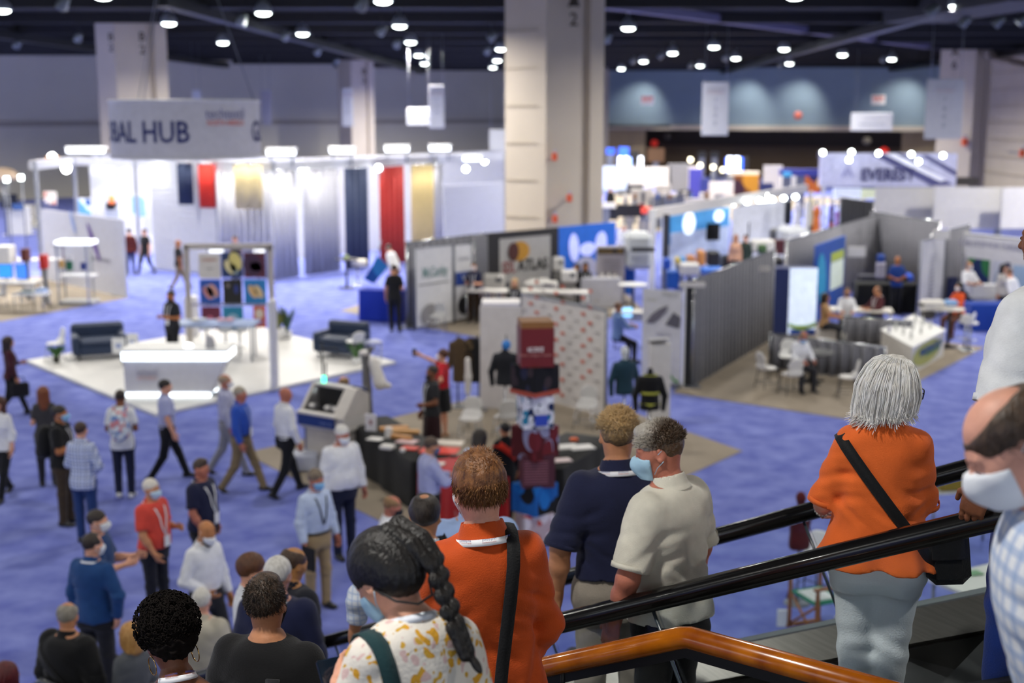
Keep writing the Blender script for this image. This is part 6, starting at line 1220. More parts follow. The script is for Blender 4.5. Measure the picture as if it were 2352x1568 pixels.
for k in range(9): 
    q = ca.lerp(cb, .2 + .6 * (k % 3) / 2) + e_ * (.25 + .25 * (k // 3)); t = thing('bottle', 'clear plastic bottle in the cluster on the white booth counter', 'bottle', (q.x, q.y, ctop), 'bottles on the booth counter'); MB().lathe([(.03, 0), (.034, .01), (.034, .15), (.012, .2), (.012, .23)], n=10).build('body', plain('c9cac6'), t); MB().cyl((0, 0, .23), .014, .02, 8).build('cap', WHT, t)
t = thing('pump_bottle', 'clear pump bottle at the left of the white booth counter', 'bottle', tuple(ca.lerp(cb, .05) + e_ * .8)[:2] + (ctop,)); MB().lathe([(.04, 0), (.04, .16), (.015, .2)], n=10).build('body', plain('b4b4c4'), t); MB().tube([(0, 0, .2), (0, 0, .27), (-.05, 0, .27)], .008, 6).build('pump', BLK, t)
table('white table with people sitting round it in the right booth', pt(1965, 770), -.2, 1.9, .8, .75, plain('d8d4cc')); block('tote_white', 'white tote box on the low drape rail', 'box', dist(1910, 790), 1882, 748, 1938, 778, .3, plain('d4d0cc')); block('white_box', 'white carton right of the tote box', 'box', dist(1950, 800), 1938, 766, 1958, 782, .3, WHT); t = on_top('orange_cup', 'orange cup on the white table', 'cup', 2008, 703, .75, .1, .1, .14, plain('d8702c'))
stool('white bar stool under the woman in orange', pt(2215, 800), 1.0, h=.72, group='white stools at the right'); stool('white bar stool right of the woman in orange', pt(2225, 806), -.8, h=.74, group='white stools at the right'); cocktail('high table with white and blue items beside the woman in orange', pt(2176, 798), plain('c8c4bc'))
for lab, x0, y0, x1, y1, m in (('white helmet shaped sample on the high table', 2118, 690, 2172, 716, 'd8d4cc'), ('black handheld device on the high table', 2114, 696, 2146, 706, '1c1a1c'), ('blue plastic bag on the high table', 2172, 690, 2204, 704, '7aa0d0'), ('dark cluster of parts below the high table edge', 2120, 712, 2150, 734, '3a3634')): block('sample_part', lab, 'sample', dist(2176, 798) - .1, x0, y0, x1, y1, .3, plain(m), 'samples on the high table', .07)
# ------------------------------------------------------------------ right edge booths
m1, m2 = pt(1985, 655), pt(2135, 700); m3 = pt(2140, 720)
drape('grey drape wall under the long white wall', pt(1992, 640), pt(2150, 678), 2.5, drape_m, amp=.08); drape('grey drape left of the blue and white banner wall', pt(2130, 725), pt(2215, 690), 2.5, drape_m); drape('dark drape at the far left of the white wall', pt(1925, 585), pt(2000, 600), 2.5, drape_d)
wd = 62.0
for k, (x0, x1, yb0, yb1) in enumerate(((2012, 2143, 432, 517), (2148, 2300, 430, 524), (2304, 2470, 436, 531))):
    c, s_ = R(wd - k * 1.2, x0, 430, x1, 525, .15); t = thing('white_wall_panel', ('left', 'middle', 'right')[k] + ' white panel of the long blank wall at the right', 'wall panel', (c[0], c[1], 0), 'white panels of the long blank wall'); part(t, MB().box(c, s_), 'panel', plain('c8c6c2')); part(t, MB().box((c[0] - s_[0] / 2, c[1], c[2] / 2 - s_[2] / 4), (.12, .12, c[2] - s_[2] / 2 + .0)), 'post', STL); part(t, MB().box((c[0] + s_[0] / 2 - .2, c[1] + .05, (c[2] - s_[2] / 2) / 2), (.12, .12, c[2] - s_[2] / 2)), 'post', STL)
a, b = pt(2205, 712), pt(2420, 748); bw2 = board('booth_wall', 'pale banner wall with green and blue pictures behind the blue table', 'banner', a, b, .3, PY(2205, 535, a.y).z, plain('c2c2cc'), .08, frame=WHT); bh = PY(2205, 535, a.y).z
on_board(bw2, a, b, .3, bh - .3, 'ONE STOP FOR THREAD', .26, plain('8a8aa8'), 2.4); art(bw2, a, b, .06, .30, .7, bh - .75, pattern('forest photo', '1d4a3c', 'dots', ['1c2c5c', '2c6a44'], 1.2, line=.5), 'picture'); art(bw2, a, b, .33, .52, .7, bh - .75, pattern('river photo', 'b4b8cc', 'dots', ['1c2a54', '8c96b0'], 1.1, line=.5), 'picture'); art(bw2, a, b, .55, .9, .7, bh - .8, plain('8ea8cc'), 'picture')
a, b = pt(2106, 740), pt(2162, 722); tb = board('banner_stand', 'narrow tall white banner with text lines at the right', 'banner', a, b, .1, PY(2106, 553, a.y).z, plain('c6c6ce'), .04, frame=STL); tl = MB(); d_ = (b - a).normalized(); [tl.box(tuple(a.lerp(b, .5) - Vector((-d_.y, d_.x, 0)) * .02 + Vector((0, 0, .6 + .12 * k))), (.42, .01, .03), faceang(a, b)) for k in range(12)]; part(tb, tl, 'text_lines', plain('9a9aaa'))
for k, (x0, x1, y0, y1, dd) in enumerate(((2145, 2182, 528, 550, 38), (1948, 1988, 566, 590, 39), (1590 - 30, 1590 + 30, 0, 0, 0))):
    if dd: block('booth_sign', ('second', 'first')[k] + ' small white booth card at the top of the grey drapes on the right', 'sign', dd, x0, y0, x1, y1, .03, plain('cac8c4'), 'booth number cards')
draped('royal blue draped table at the right edge', pt(2320, 756), .05, 2.6, .75, .78, cloth('cobalt tablecloth', '143a94', bump=.1)); block('white_case', 'white display case on the blue table at the right', 'display', dist(2250, 745) + .2, 2232, 654, 2290, 684, .3, plain('d4d4d6')); block('paper_pile', 'white papers at the right end of the blue table', 'paper', dist(2320, 745) + .2, 2292, 676, 2345, 688, .3, plain('d6d4d0'))
a, b = pt(1968, 612), pt(2038, 628); lb = board('booth_sign_board', 'lilac white sign board hanging over the right booths', 'sign', a, b, 1.5, PY(1968, 524, a.y).z, plain('bab4c0'), .05, frame=STL); art(lb, a, b, .0, .2, 1.5, PY(1968, 524, a.y).z, plain('4a3c64')); on_board(lb, a, b, .6, 2.1, 'TEXTILES', .2, plain('9a90a8'), .9)
t = draped('black draped display table in front of the man in blue', pt(2030, 715), -.1, 1.8, .8, .9, blackcl); block('silver_rack', 'silver sample rack on the black display table', 'rack', dist(2000, 700), 1976, 632, 2030, 646, .3, plain('55555e')); block('blue_balloon', 'bright blue cushion right of the man in blue', 'cushion', dist(2085, 700), 2074, 628, 2100, 652, .3, plain('1f50c8'), bev=.1); block('dark_cabinet', 'dark cabinet under the man in blue', 'cabinet', dist(2060, 712), 2046, 636, 2082, 712, .5, BLK)
for k, (x0, y0, x1, y1, m, lab) in enumerate(((2178, 636, 2200, 690, '1c2450', 'navy padded chair left of the blue table'), (2016, 584, 2034, 604, '24489c', 'blue jacket hanging on the grey drape'), (2014, 602, 2034, 640, 'b4b0c4', 'pale poster hanging under the blue jacket'))): block('hanging_item', lab, 'hanging item', 39.5 + k * .6, x0, y0, x1, y1, .15, plain(m), bev=.05)
# ------------------------------------------------------------------ header banner and fashion display, upper right
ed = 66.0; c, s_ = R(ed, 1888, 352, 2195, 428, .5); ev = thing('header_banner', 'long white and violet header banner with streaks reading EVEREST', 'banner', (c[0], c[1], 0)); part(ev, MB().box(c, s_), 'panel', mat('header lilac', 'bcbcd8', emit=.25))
for pts in (((.36, .98), (.60, .98), (.98, .05), (.82, .02)), ((.72, .95), (.78, .95), (1, .45), (1, .3))): 
    P = [(c[0] - s_[0] / 2 + u * s_[0], c[1] - s_[1] / 2 - .02, c[2] - s_[2] / 2 + v * s_[2]) for u, v in pts]; part(ev, MB().slab(P, -.02), 'streak', plain('56568a'))
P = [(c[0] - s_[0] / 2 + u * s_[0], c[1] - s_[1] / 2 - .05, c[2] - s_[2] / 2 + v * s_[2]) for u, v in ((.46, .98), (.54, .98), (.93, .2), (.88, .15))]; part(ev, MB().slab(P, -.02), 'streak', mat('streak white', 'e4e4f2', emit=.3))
lettering('EVEREST', .85, wallM((PY(2038, 402, ed).x - c[0], -s_[1] / 2 - .12, PY(2038, 402, ed).z), 0), plain('3c3c70'), ev, .03, 2.75); lettering('A', .9, wallM((PY(1946, 394, ed).x - c[0], -s_[1] / 2 - .12, PY(1946, 394, ed).z), 0), plain('9a9ac8'), ev, .0)
for px in (1892, 2188): p = PY(px, 428, ed); part(ev, MB().box((p.x, ed, p.z / 2), (.12, .12, p.z)), 'post', WHT)
for k, (px, py) in enumerate(((1890, 350), (1956, 349), (1950, 367), (2018, 352), (2093, 354), (2110, 371), (2166, 357))):
    p = PY(px, py, ed - .9); t = thing('banner_spotlight', ('first', 'second', 'third', 'fourth', 'fifth', 'sixth', 'seventh')[k] + ' bright spotlight from the left over the violet header banner', 'lamp', p, 'spotlights on the header banner'); V, Q = sdf_mesh([ELL((0, 0, 0), (.13, .12, .13), .01)], .04); np_mesh('lens', V, Q, lam_em, t); MB().tube([(0, .1, 0), (0, .9, .05), (0, 1.1, -.35)], .02, 5).build('arm', STL, t)
fd = 60.0
def standing(lab, d, x0, y0, x1, y1, m, cat='mannequin', headm=None, name='dressed_mannequin', grp='mannequins under the header banner'):
    a, b = PY(x0, y1, d), PY(x1, y0, d); h = b.z - a.z; w = b.x - a.x; t = thing(name, lab, cat, ((a.x + b.x) / 2, d, a.z), grp)
    V, Q = sdf_mesh([LOFT([(0, w * .42, w * .3, 0), (h * .45, w * .34, w * .26, 0), (h * .62, w * .28, w * .22, 0), (h * .80, w * .42, w * .25, 0), (h * .90, w * .25, w * .16, 0), (h, w * .12, w * .1, 0)], np.eye(4), .03)], .06); np_mesh('dress', V, Q, m, t)
    V, Q = sdf_mesh([ELL((0, 0, h + .16), (.10, .11, .14), .02), CONE((0, 0, h - .08), (0, 0, h + .08), .06, .06, .02)], .045); np_mesh('head_form', V, Q, headm or WHT, t); MB().lathe([(.3, -.08), (.28, 0)], n=14).build('base', BLK, t); return ped(t, .3, BLK)
standing('mannequin in a bright orange dress', fd, 1862, 470, 1889, 544, plain('d8742c')); standing('mannequin in a dark floral dress right of the orange one', fd + .5, 1900, 466, 1918, 535, pattern('floral', '2c1c20', 'dots', ['b8502c', '5a3a8c'], 4, line=.4)); standing('mannequin in a white patterned dress left of the orange one', fd - 1, 1818, 462, 1846, 522, plain('cfcfd6')); standing('mannequin in a cream tunic behind the orange one', fd + 2, 1850, 452, 1874, 520, plain('d0c8a8')); standing('mannequin in a purple and pink dress at the right', fd + 1.4, 1914, 480, 1930, 536, plain('8a4a9c'))
t = block('round_plinth', 'dark round plinth under the mannequins', 'plinth', fd - .6, 1860, 536, 1930, 558, 1.6, plain('4a4248'), bev=.2)
for k in range(16):
    x = 1934 + k * 5.0; block('hung_garment', 'garment %s on the long clothes rail under the header banner' % ('number %d from the left' % (k + 1)), 'garment', ed - 2, x, 464, x + 5, 498 + (k * 7) % 12, .5, cloth('garment', ('22262f', '2c3a5c', '30806c', '1d2a40', '4a4c54', '20242c')[k % 6]), 'garments on the long rail', .03)
t = thing('garment_rail', 'long chrome clothes rail under the header banner', 'rail', PY(1970, 462, ed - 2)); MB().tube([(-1.1, .3, 0), (1.3, .3, 0)], .03, 6).build('bar', CHR, t); [MB().tube([(x, .3, 0), (x, .3, -PY(1970, 462, ed - 2).z)], .03, 6).build('upright', CHR, t) for x in (-1.1, 1.3)]
block('lit_shelf', 'glowing white shelf display above the clothes rail', 'display', ed - 1.6, 1918, 432, 1978, 458, .4, mat('shelf lit', 'ccd4ea', emit=.5)); block('poster_card', 'pale green poster card right of the glowing shelf', 'poster', ed - 1.7, 1980, 434, 2012, 456, .2, mat('green lit', 'd2dac0', emit=.35))
block('machine_white', 'large white rounded machine in front of the mannequins', 'machine', 47.0, 1800, 524, 1858, 580, 1.4, plain('c8ccd2'), bev=.15); block('dark_cabinet', 'dark grey machine left of the white rounded machine', 'machine', 48.5, 1778, 528, 1806, 582, 1.0, plain('3c3c44'), bev=.1); block('red_cabinet', 'dark red machine front left of the white rounded machine', 'machine', 46.2, 1776, 552, 1804, 584, .5, plain('4a1c24'))
# ------------------------------------------------------------------ blue graphic booth right of the main column
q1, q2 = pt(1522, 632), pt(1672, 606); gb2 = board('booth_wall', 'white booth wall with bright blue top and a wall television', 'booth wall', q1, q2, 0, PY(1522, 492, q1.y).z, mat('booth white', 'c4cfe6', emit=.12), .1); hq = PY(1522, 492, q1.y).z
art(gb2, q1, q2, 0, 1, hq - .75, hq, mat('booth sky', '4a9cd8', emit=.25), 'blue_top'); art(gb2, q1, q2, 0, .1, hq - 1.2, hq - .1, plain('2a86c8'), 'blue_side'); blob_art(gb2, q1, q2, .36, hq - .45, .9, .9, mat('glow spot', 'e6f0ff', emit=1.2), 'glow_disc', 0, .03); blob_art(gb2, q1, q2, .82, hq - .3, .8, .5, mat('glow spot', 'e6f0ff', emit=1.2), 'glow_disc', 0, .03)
dtv = pt(1630, 613).y - .3; screen('black television on the white and blue booth wall', dtv, 1608, 514, 1652, 551, mat('tv black', '141412', rough=.2), False, 'television'); screen('second dark television right of the first', dtv + .6, 1684, 512, 1720, 545, mat('tv navy', '161c26', rough=.2), False, 'television')
ha = MB(); a, b = PY(1500, 480, 44.5), PY(1855, 462, 60); hb = thing('booth_header', 'white header beam over the blue graphic booth with a row of lights', 'beam', (a.x, a.y, 0)); dd = (b - a); dd.z = 0; ln = dd.length; dd.normalize(); V = [a, b]
part(hb, panel(a, b, a.z - .35, a.z, .2), 'beam', plain('c9c6c4')); part(hb, MB().box((a.x, a.y, a.z / 2), (.2, .2, a.z)), 'post', WHT); part(hb, MB().box((a.x + .5, a.y + .3, a.z / 2 - .1), (.2, .3, a.z - .2)), 'dark_post', plain('33343c')); part(hb, MB().box((b.x, b.y, b.z / 2), (.2, .2, b.z)), 'post', WHT)
for k, (px, py) in enumerate(((1684, 467), (1716, 463), (1744, 460), (1772, 457), (1800, 455), (1827, 452), (1758, 448), (1756, 462), (1774, 459))):
    p = PY(px, py, 52 + k * .5); t = thing('track_light', ('first', 'second', 'third', 'fourth', 'fifth', 'sixth', 'seventh', 'eighth', 'ninth')[k] + ' small bright track light in the row over the curved white wall', 'lamp', p, 'track lights over the curved wall'); V, Q = sdf_mesh([ELL((0, 0, 0), (.12, .1, .10), .01)], .035); np_mesh('lens', V, Q, lam_em, t); MB().tube([(0, .08, 0), (0, .4, -.05)], .02, 5).build('arm', STL, t)
cw = thing('curved_wall', 'curved glowing white display wall at the right of the blue graphic booth', 'display wall', PY(1745, 560, 52)); P0_, P1_ = PY(1680, 560, 49.5), PY(1808, 545, 54); cv = MB(); V = []; n = 14
for i in range(n + 1):
    u = i / n; q = P0_.lerp(P1_, u); q.y += 1.6 * math.sin(math.pi * u) * .5
    for zz in (0, PY(1745, 468, 52).z):
        for o in (0, .1): V.append((q.x, q.y + o, zz))
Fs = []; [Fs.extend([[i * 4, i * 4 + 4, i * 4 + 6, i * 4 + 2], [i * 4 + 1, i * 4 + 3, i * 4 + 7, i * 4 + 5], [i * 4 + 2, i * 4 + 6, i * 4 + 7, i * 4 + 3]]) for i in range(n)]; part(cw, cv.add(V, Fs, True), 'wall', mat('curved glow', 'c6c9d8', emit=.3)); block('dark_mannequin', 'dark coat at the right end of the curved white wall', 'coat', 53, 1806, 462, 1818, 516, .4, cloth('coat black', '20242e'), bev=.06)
for lab, x0, y0, x1, y1, m, dd in (('royal blue stool left of the blue graphic booth', 1526, 594, 1542, 620, '1a4cb0', 43), ('orange tall sample in the blue graphic booth', 1604, 576, 1620, 612, 'c8884a', 44.5), ('orange and blue carton in the blue graphic booth', 1580, 588, 1598, 614, 'b87848', 44), ('small blue carton beside the orange carton', 1564, 592, 1576, 612, '3a8ac8', 43.6), ('small yellow carton beside the blue carton', 1554, 592, 1564, 610, 'c8b050', 43.6), ('black curved chair in the blue graphic booth', 1626, 578, 1654, 612, '1a1b22', 45), ('black counter under the woman in peach', 1660, 588, 1714, 618, '1c1d24', 47), ('black lacquer counter right of the blue graphic booth', 1735, 592, 1800, 612, '0e0e10', 44), ('white flowers on the black lacquer counter', 1728, 552, 1780, 582, 'd2d0cc', 46), ('green leaves among the white flowers', 1742, 562, 1762, 582, '3c5a34', 45.8), ('bright blue low table in the blue graphic booth', 1610, 616, 1664, 630, '1c64c4', 41), ('white low cabinet in the blue graphic booth', 1564, 606, 1608, 634, 'c8c6c4', 40.5)): ped(block('booth_item', lab, 'booth item', dd, x0, y0, x1, y1, .6, plain(m), bev=.06))
for lab, px, py, top in (('tall royal blue stool left of the grey drape end', 1547, 700, 622), ('royal blue stool with white round table by the totem', 1445, 690, 612)):
    p = pt(px, py); dd = p.y; block('blue_drum', lab, 'stool', dd, px - 14, top, px + 14, top + 42, .5, plain('1a5cb8'), 'royal blue drums', .05); 
cocktail('white round high table between the blue drums', pt(1453, 722), WHT, .95, .45); block('blue_drum', 'lower royal blue drum below the white round table', 'stool', dist(1443, 700), 1434, 650, 1454, 676, .4, plain('1a5cb8'), 'royal blue drums', .05)
t = block('white_machine', 'white slanted machine behind the totem sign', 'machine', 41, 1436, 536, 1500, 620, 1.2, plain('c4c8cc'), bev=.15); part(t, MB().box(*R(40.4, 1452, 570, 1504, 578, .3)), 'black_arm', BLK)
screen('glowing laptop at the blue shirted person', dist(1432, 800), 1420, 706, 1452, 728, mat('laptop glow', '8ac4ec', emit=1.8), False, 'laptop'); table('white high table with the laptop', pt(1446, 800), -.1, .9, .6, 1.0, plain('c9c6c2')); block('paper_bag', 'white papers beside the laptop', 'paper', dist(1440, 800) + .1, 1446, 722, 1478, 738, .3, plain('d6d4d0'))
# ------------------------------------------------------------------ far booths behind the main column
fr_ = random.Random(21)
def far(n_, lab, cat, d, x0, y0, x1, y1, m, grp='far booth walls', dep=.3):
    t = block(n_, lab, cat, d, x0, y0, x1, y1, dep, m, grp); z = t.location.z
    if z > .25: part(t, MB().box((t.location.x, d + dep * .6, z / 2 + .1), (.5 if z > 1.5 else .2, .2, z + .2)), 'post', STL)
    return t
blue_l = mat('lit blue', '2a5ae0', emit=1.2); 
for lab, x0, y0, x1, y1, m, d in (('round blue lit ring high in the far hall, left', 1393, 340, 1412, 354, blue_l, 100), ('blue lit tower top in the far hall', 1422, 338, 1444, 366, blue_l, 98), ('blue lit column front with white tubes', 1420, 362, 1450, 384, mat('lit tubes', '8aa8ff', emit=2.2), 97), ('black tower panel right of the blue lit tower', 1444, 346, 1468, 376, BLK, 99), ('blue lit cylinder with white tubes in the far hall, right', 1668, 362, 1706, 398, blue_l, 100), ('black panel beside the blue lit cylinder', 1704, 360, 1718, 396, BLK, 101), ('left of two black speaker boxes in the far hall', 1604, 348, 1622, 362, BLK, 112), ('right of two black speaker boxes in the far hall', 1632, 348, 1652, 362, BLK, 112), ('brown wooden crate in the far hall', 1488, 340, 1526, 372, plain('6a4a2a'), 116)): far('far_tower', lab, 'booth tower', d, x0, y0, x1, y1, m, 'towers in the far hall')
for k, (x0, w) in enumerate(((1421, 8), (1434, 8), (1672, 10), (1688, 10), (1468, 8))): far('light_tube', ('first', 'second', 'third', 'fourth', 'fifth')[k] + ' glowing white tube on the far blue towers', 'lamp', 96.5 if x0 < 1500 else 99.5, x0, 360, x0 + w, 384 + (12 if x0 > 1600 else 0), mat('tube glow', 'dfe8ff', emit=5), 'glowing tubes')
for lab, x0, y0, x1, y1, m, d in (('pale blue lit booth wall beside the main column', 1368, 382, 1440, 436, mat('pale lit', 'b8c8ea', emit=.5), 88), ('white booth wall in the far hall', 1446, 384, 1540, 430, plain('cfcaca'), 86), ('grey drape booth in the far hall', 1536, 376, 1580, 440, drape_m, 86), ('white booth with panel in the far hall, centre', 1580, 382, 1604, 432, plain('c8c2c4'), 88), ('violet blue banner tower in the far hall', 1584, 388, 1612, 460, plain('3c3c9c'), 80), ('navy banner in the far hall', 1610, 410, 1628, 462, plain('1f2a74'), 79), ('white screen booth in the far hall', 1630, 418, 1684, 464, plain('c2bcbe'), 78), ('amber and brown landscape banner in the far hall', 1688, 402, 1742, 462, pattern('canyon print', '7a4a24', 'dots', ['c88a2c', '3c2430'], 1.2, line=.5), 76), ('white header panel over the amber banner', 1676, 394, 1744, 404, plain('cfc8bc'), 76.5), ('navy counter booth right of the amber banner', 1744, 420, 1776, 446, plain('1c2450'), 78), ('grey booth wall at the far right centre', 1756, 380, 1796, 440, plain('a8a4a8'), 84), ('blue topped booth with orange edge', 1792, 388, 1890, 404, plain('3a3f8c'), 76), ('white booth wall with dark figure print', 1796, 404, 1840, 446, plain('c9c6c2'), 77), ('orange and blue photo wall left of the header banner', 1842, 400, 1886, 442, pattern('sunset print', 'b8602c', 'dots', ['2c2a50', 'd8a04c'], 1.3, line=.5), 77), ('cyan card on the blue topped booth', 1800, 396, 1818, 406, plain('4aa8d0'), 75.8), ('low white counter in the far hall', 1450, 434, 1500, 470, plain('c6c2bc'), 74), ('white machine with screen in the far hall, left', 1506, 424, 1540, 456, plain('cfcac6'), 74), ('dark machine in the far hall, left', 1440, 424, 1478, 446, plain('2c2c34'), 75), ('dark machine in the far hall, centre', 1560, 436, 1588, 456, plain('26242a'), 74), ('long white counter in the far hall', 1500, 456, 1620, 470, plain('d2ccc4'), 70), ('black counter behind the main column', 1368, 478, 1420, 505, BLK, 62), ('white top on the black counter', 1366, 466, 1412, 478, plain('d0cdc8'), 61.8), ('long black machine in the far hall', 1416, 470, 1480, 498, plain('141216'), 66), ('red lit box at the end of the black machine', 1474, 476, 1498, 490, mat('red lit', 'd8402c', emit=.6), 64), ('small dark red box in the far hall', 1466, 468, 1482, 478, plain('8a2430'), 66)): far('far_booth', lab, 'booth', d, x0, y0, x1, y1, m)
for k in range(14):
    x = 1436 + k * 17 + fr_.randint(-4, 4); d = 68 + fr_.random() * 6; far('table_item', 'small item number %d from the left along the far counters' % (k + 1), 'exhibit', d, x, 446 - (k % 3) * 3, x + 7 + k % 4, 458, plain(('d6d2cc', '8a6a50', '6a6a70', 'b8b4b0', '3a5a9c')[k % 5]), 'small items on the far counters')
for k, (x, y) in enumerate(((1586, 367), (1608, 380), (1638, 384), (1660, 390), (1700, 398))): p = PY(x, y, 84); t = thing('far_spotlight', ('first', 'second', 'third', 'fourth', 'fifth')[k] + ' small warm spotlight from the left over the far booths', 'lamp', p, 'warm spotlights over the far booths'); V, Q = sdf_mesh([ELL((0, 0, 0), (.16, .14, .16), .01)], .06); np_mesh('lens', V, Q, mat('warm lens', 'fff0d0', emit=5), t); MB().tube([(0, .1, 0), (0, .3, .05), (0, .3, -p.z)], .025, 5).build('arm', STL, t)
block('far_counter_right', 'tan rigging equipment on top of the white wall at the right', 'equipment', 66, 2196, 408, 2246, 426, .6, plain('3a3430')); 
# ------------------------------------------------------------------ below the escalator at the right
dch = root('director_chair', 'wooden folding director chair with green canvas below the escalator', 'chair', tuple(G(1875, 1452)), -1.2)
gm = cloth('green canvas', '127a5c'); wm_ = mat('chair wood', '9a5f28', rough=.4, var=.2)
MB().box((0, .0, .46), (.50, .42, .02)).build('seat', gm, dch); MB().box((0, .24, .80), (.54, .015, .18)).build('backrest', gm, dch); MB().box((-.0, -.02, .48), (.34, .3, .015)).build('paper', WHT, dch)
for sx in (-1, 1):
    MB().box((sx * .28, 0, .66), (.05, .5, .025)).build('armrest', wm_, dch)
    for sy in (-.2, .22): MB().box((sx * .28, sy, .34), (.035, .035, .64)).build('upright', wm_, dch)
    MB().box((sx * .28, .22, .78), (.03, .03, .28)).build('back_post', wm_, dch); MB().box((sx * .28, 0, .02), (.035, .5, .035)).build('foot_rail', wm_, dch); MB().tube([(sx * .27, -.2, .04), (-sx * .27, -.2, .45)], .016, 6).build('cross_leg', wm_, dch)
dp = G(1830, 1385); dst = torso_stand('dark red hooded knit dress on a stand below the handrail', tuple(dp), cloth('maroon knit', '4c1016'), 1.62, .2, False, sc=.9, skirtz=.5, headm=cloth('maroon knit', '4c1016')); dst.scale = (.84, .84, .76)
shell_chair('white folding chair behind the director chair', G(1860, 1372), 2.4, WHT, None, wire=False); gt = table('white topped table with leaflets below the escalator at the right', G(2262, 1330, .75), .5, 1.1, .7, .75, plain('d6d4cc'), STL); p = PY(2232, 1312, G(2232, 1312, .75).y); t = on_top('green_leaflet', 'green and white leaflet on the table under the escalator', 'leaflet', 2236, 1316, .76, .2, .14, .01, plain('6a9a6c'), .3)
t = on_top('olive_folder', 'olive yellow fabric pile seen over the rear handrail', 'fabric', 2185, 1118, .8, .5, .35, .18, cloth('olive cloth', '8a7428'), .2); table('low table carrying the olive fabric pile', G(2185, 1112, .8), .2, .9, .6, .79, plain('c9c4b4'), STL); block('floor_card', 'white card lying by the director chair', 'card', dist(1800, 1440), 1786, 1400, 1808, 1440, .03, WHT)
# ------------------------------------------------------------------ people near the camera
def fg(label, px, py, yy, H, yaw, **kw):
    p = PY(px, py, yy); kw.setdefault('lod', 0)
    return person(label, (p.x, p.y), yaw, H=H, z=p.z - H, **kw)
R_ = math.radians
def spikes(n, L, base, m, sel, dirf, w=.0016, seed=1):
    """loose strands over the scalp: thin tapering three-sided hairs in head coordinates"""
    r = np.random.default_rng(seed)
    def go(ctx):
        HP, s = ctx['HP'], ctx['s']; P = r.normal(size=(n * 3, 3)); P /= np.linalg.norm(P, axis=1)[:, None]
        C = np.array([0, -.016, .036]); Rr = np.array([.084, .105, .094]); pts = C + P * Rr; k = np.array([sel(p) for p in pts]); pts, P = pts[k][:n], P[k][:n]
        nn = P / Rr; nn /= np.linalg.norm(nn, axis=1)[:, None]; V = []; Fs = []
        for p, q in zip(pts, nn):
            d = dirf(p, q, r); d = d / np.linalg.norm(d); l = L * r.uniform(.6, 1.15); t = np.cross(d, q + 1e-3); t /= np.linalg.norm(t); u = np.cross(t, d); o = len(V)
            a = p - q * .004; b_ = a + d * l * .55 + q * .002; c = a + d * l + q * r.uniform(-.004, .004) * l * 40 * .1
            for c0, ww in ((a, w), (b_, w * .8)): V += [c0 + t * ww, c0 - t * ww * .5 + u * ww * .8, c0 - t * ww * .5 - u * ww * .8]
            V.append(c); Fs += [[o, o + 1, o + 4, o + 3], [o + 1, o + 2, o + 5, o + 4], [o + 2, o, o + 3, o + 5], [o + 3, o + 4, o + 6], [o + 4, o + 5, o + 6], [o + 5, o + 3, o + 6]]
        V = np.array(V) @ HP[:3, :3].T + HP[:3, 3]
        np_mesh('hair_strands', V * s, Fs, m, ctx['rt'])
    return go
def band_text(ctx, txt, c, nrm, size, m, a0, ref, flip=False, off=.004, name='lanyard_print', rr=.08):
    """lettering bent round a band: c centre, nrm band axis, a0 angle of its middle"""
    T, s = ctx['T'], ctx['s']; V, Fs = text_np(txt, size); c = ap(T, c); nrm = T[:3, :3] @ unit(nrm); e1 = T[:3, :3] @ v3(ref); e1 = unit(e1 - nrm * (e1 @ nrm)); e2 = np.cross(nrm, e1); out = []
    for x, y, z in V:
        if flip: x, y = -x, -y
        a = a0 + x / (rr + .002); d = e1 * math.cos(a) + e2 * math.sin(a); out.append((c + d * (rr + off) + nrm * y) * s)
    np_mesh(name, out, Fs, m, ctx['rt'], False)
ink = mat('print navy', '2b3a8c', rough=.6); inkr = mat('print red', 'c8554f', rough=.6); wband = mat('lanyard e9eaee', 'e9eaee', rough=.7, var=.05)
def neck_prints(ctx, tilt=(0, .18, 1), c=(0, -.009, 1.480), flip=True, angs=(-.85, 0, .85), rr=.097):
    for a in angs:
        band_text(ctx, 'techtextil', c, tilt, .0125, ink, math.pi + a, (0, 1, 0), flip, .005, 'lanyard_print', rr); band_text(ctx, 'NORTH AMERICA', (c[0], c[1], c[2] + (-.0085 if flip else -.0085)), tilt, .006, inkr, math.pi + a, (0, 1, 0), flip, .005, 'lanyard_print', rr)
swept = lambda fx, fy, fz, j=.35: (lambda p, q, r: np.array([fx, fy, fz]) + q * .35 + r.normal(size=3) * j)
# cream polo man, masked, looking left
creampolo = cloth('cream pique', 'd3cfc0', bscale=260)
def ex_cream(ctx):
    spikes(2600, .028, 0, hair_grad('4c3826', 'b9b2a6', .02, .11, 'Y'), lambda p: p[2] > .035 and p[1] > -.12 + .0, lambda p, q, r: q * .5 + np.array([0, .55 if p[1] > .0 else .1, .35]) + r.normal(size=3) * .25, .0017, 3)(ctx)
fg('man in a cream polo shirt and light blue surgical mask on the escalator', 1548, 990, 5.40, 1.77, R_(48), skin='ruddy', hair=('crew', '6b5a48'), hairm=hair_grad('58432e', 'aaa49a', .02, .10, 'Y'), top='polo', topm=creampolo, hem=.90,
   sleeve=.86, pants=cloth('black slacks', '121214'), armL=((.34, .06, -1), (-.12, .45, -1)), armR=((.3, .1, -1), (0, .35, -1)), head=(.50, .20, 0), lean=.05, mask='a9cfe6', b=1.16, belly=.02, extras=ex_cream, fold=.006, curl=(.55, .5))
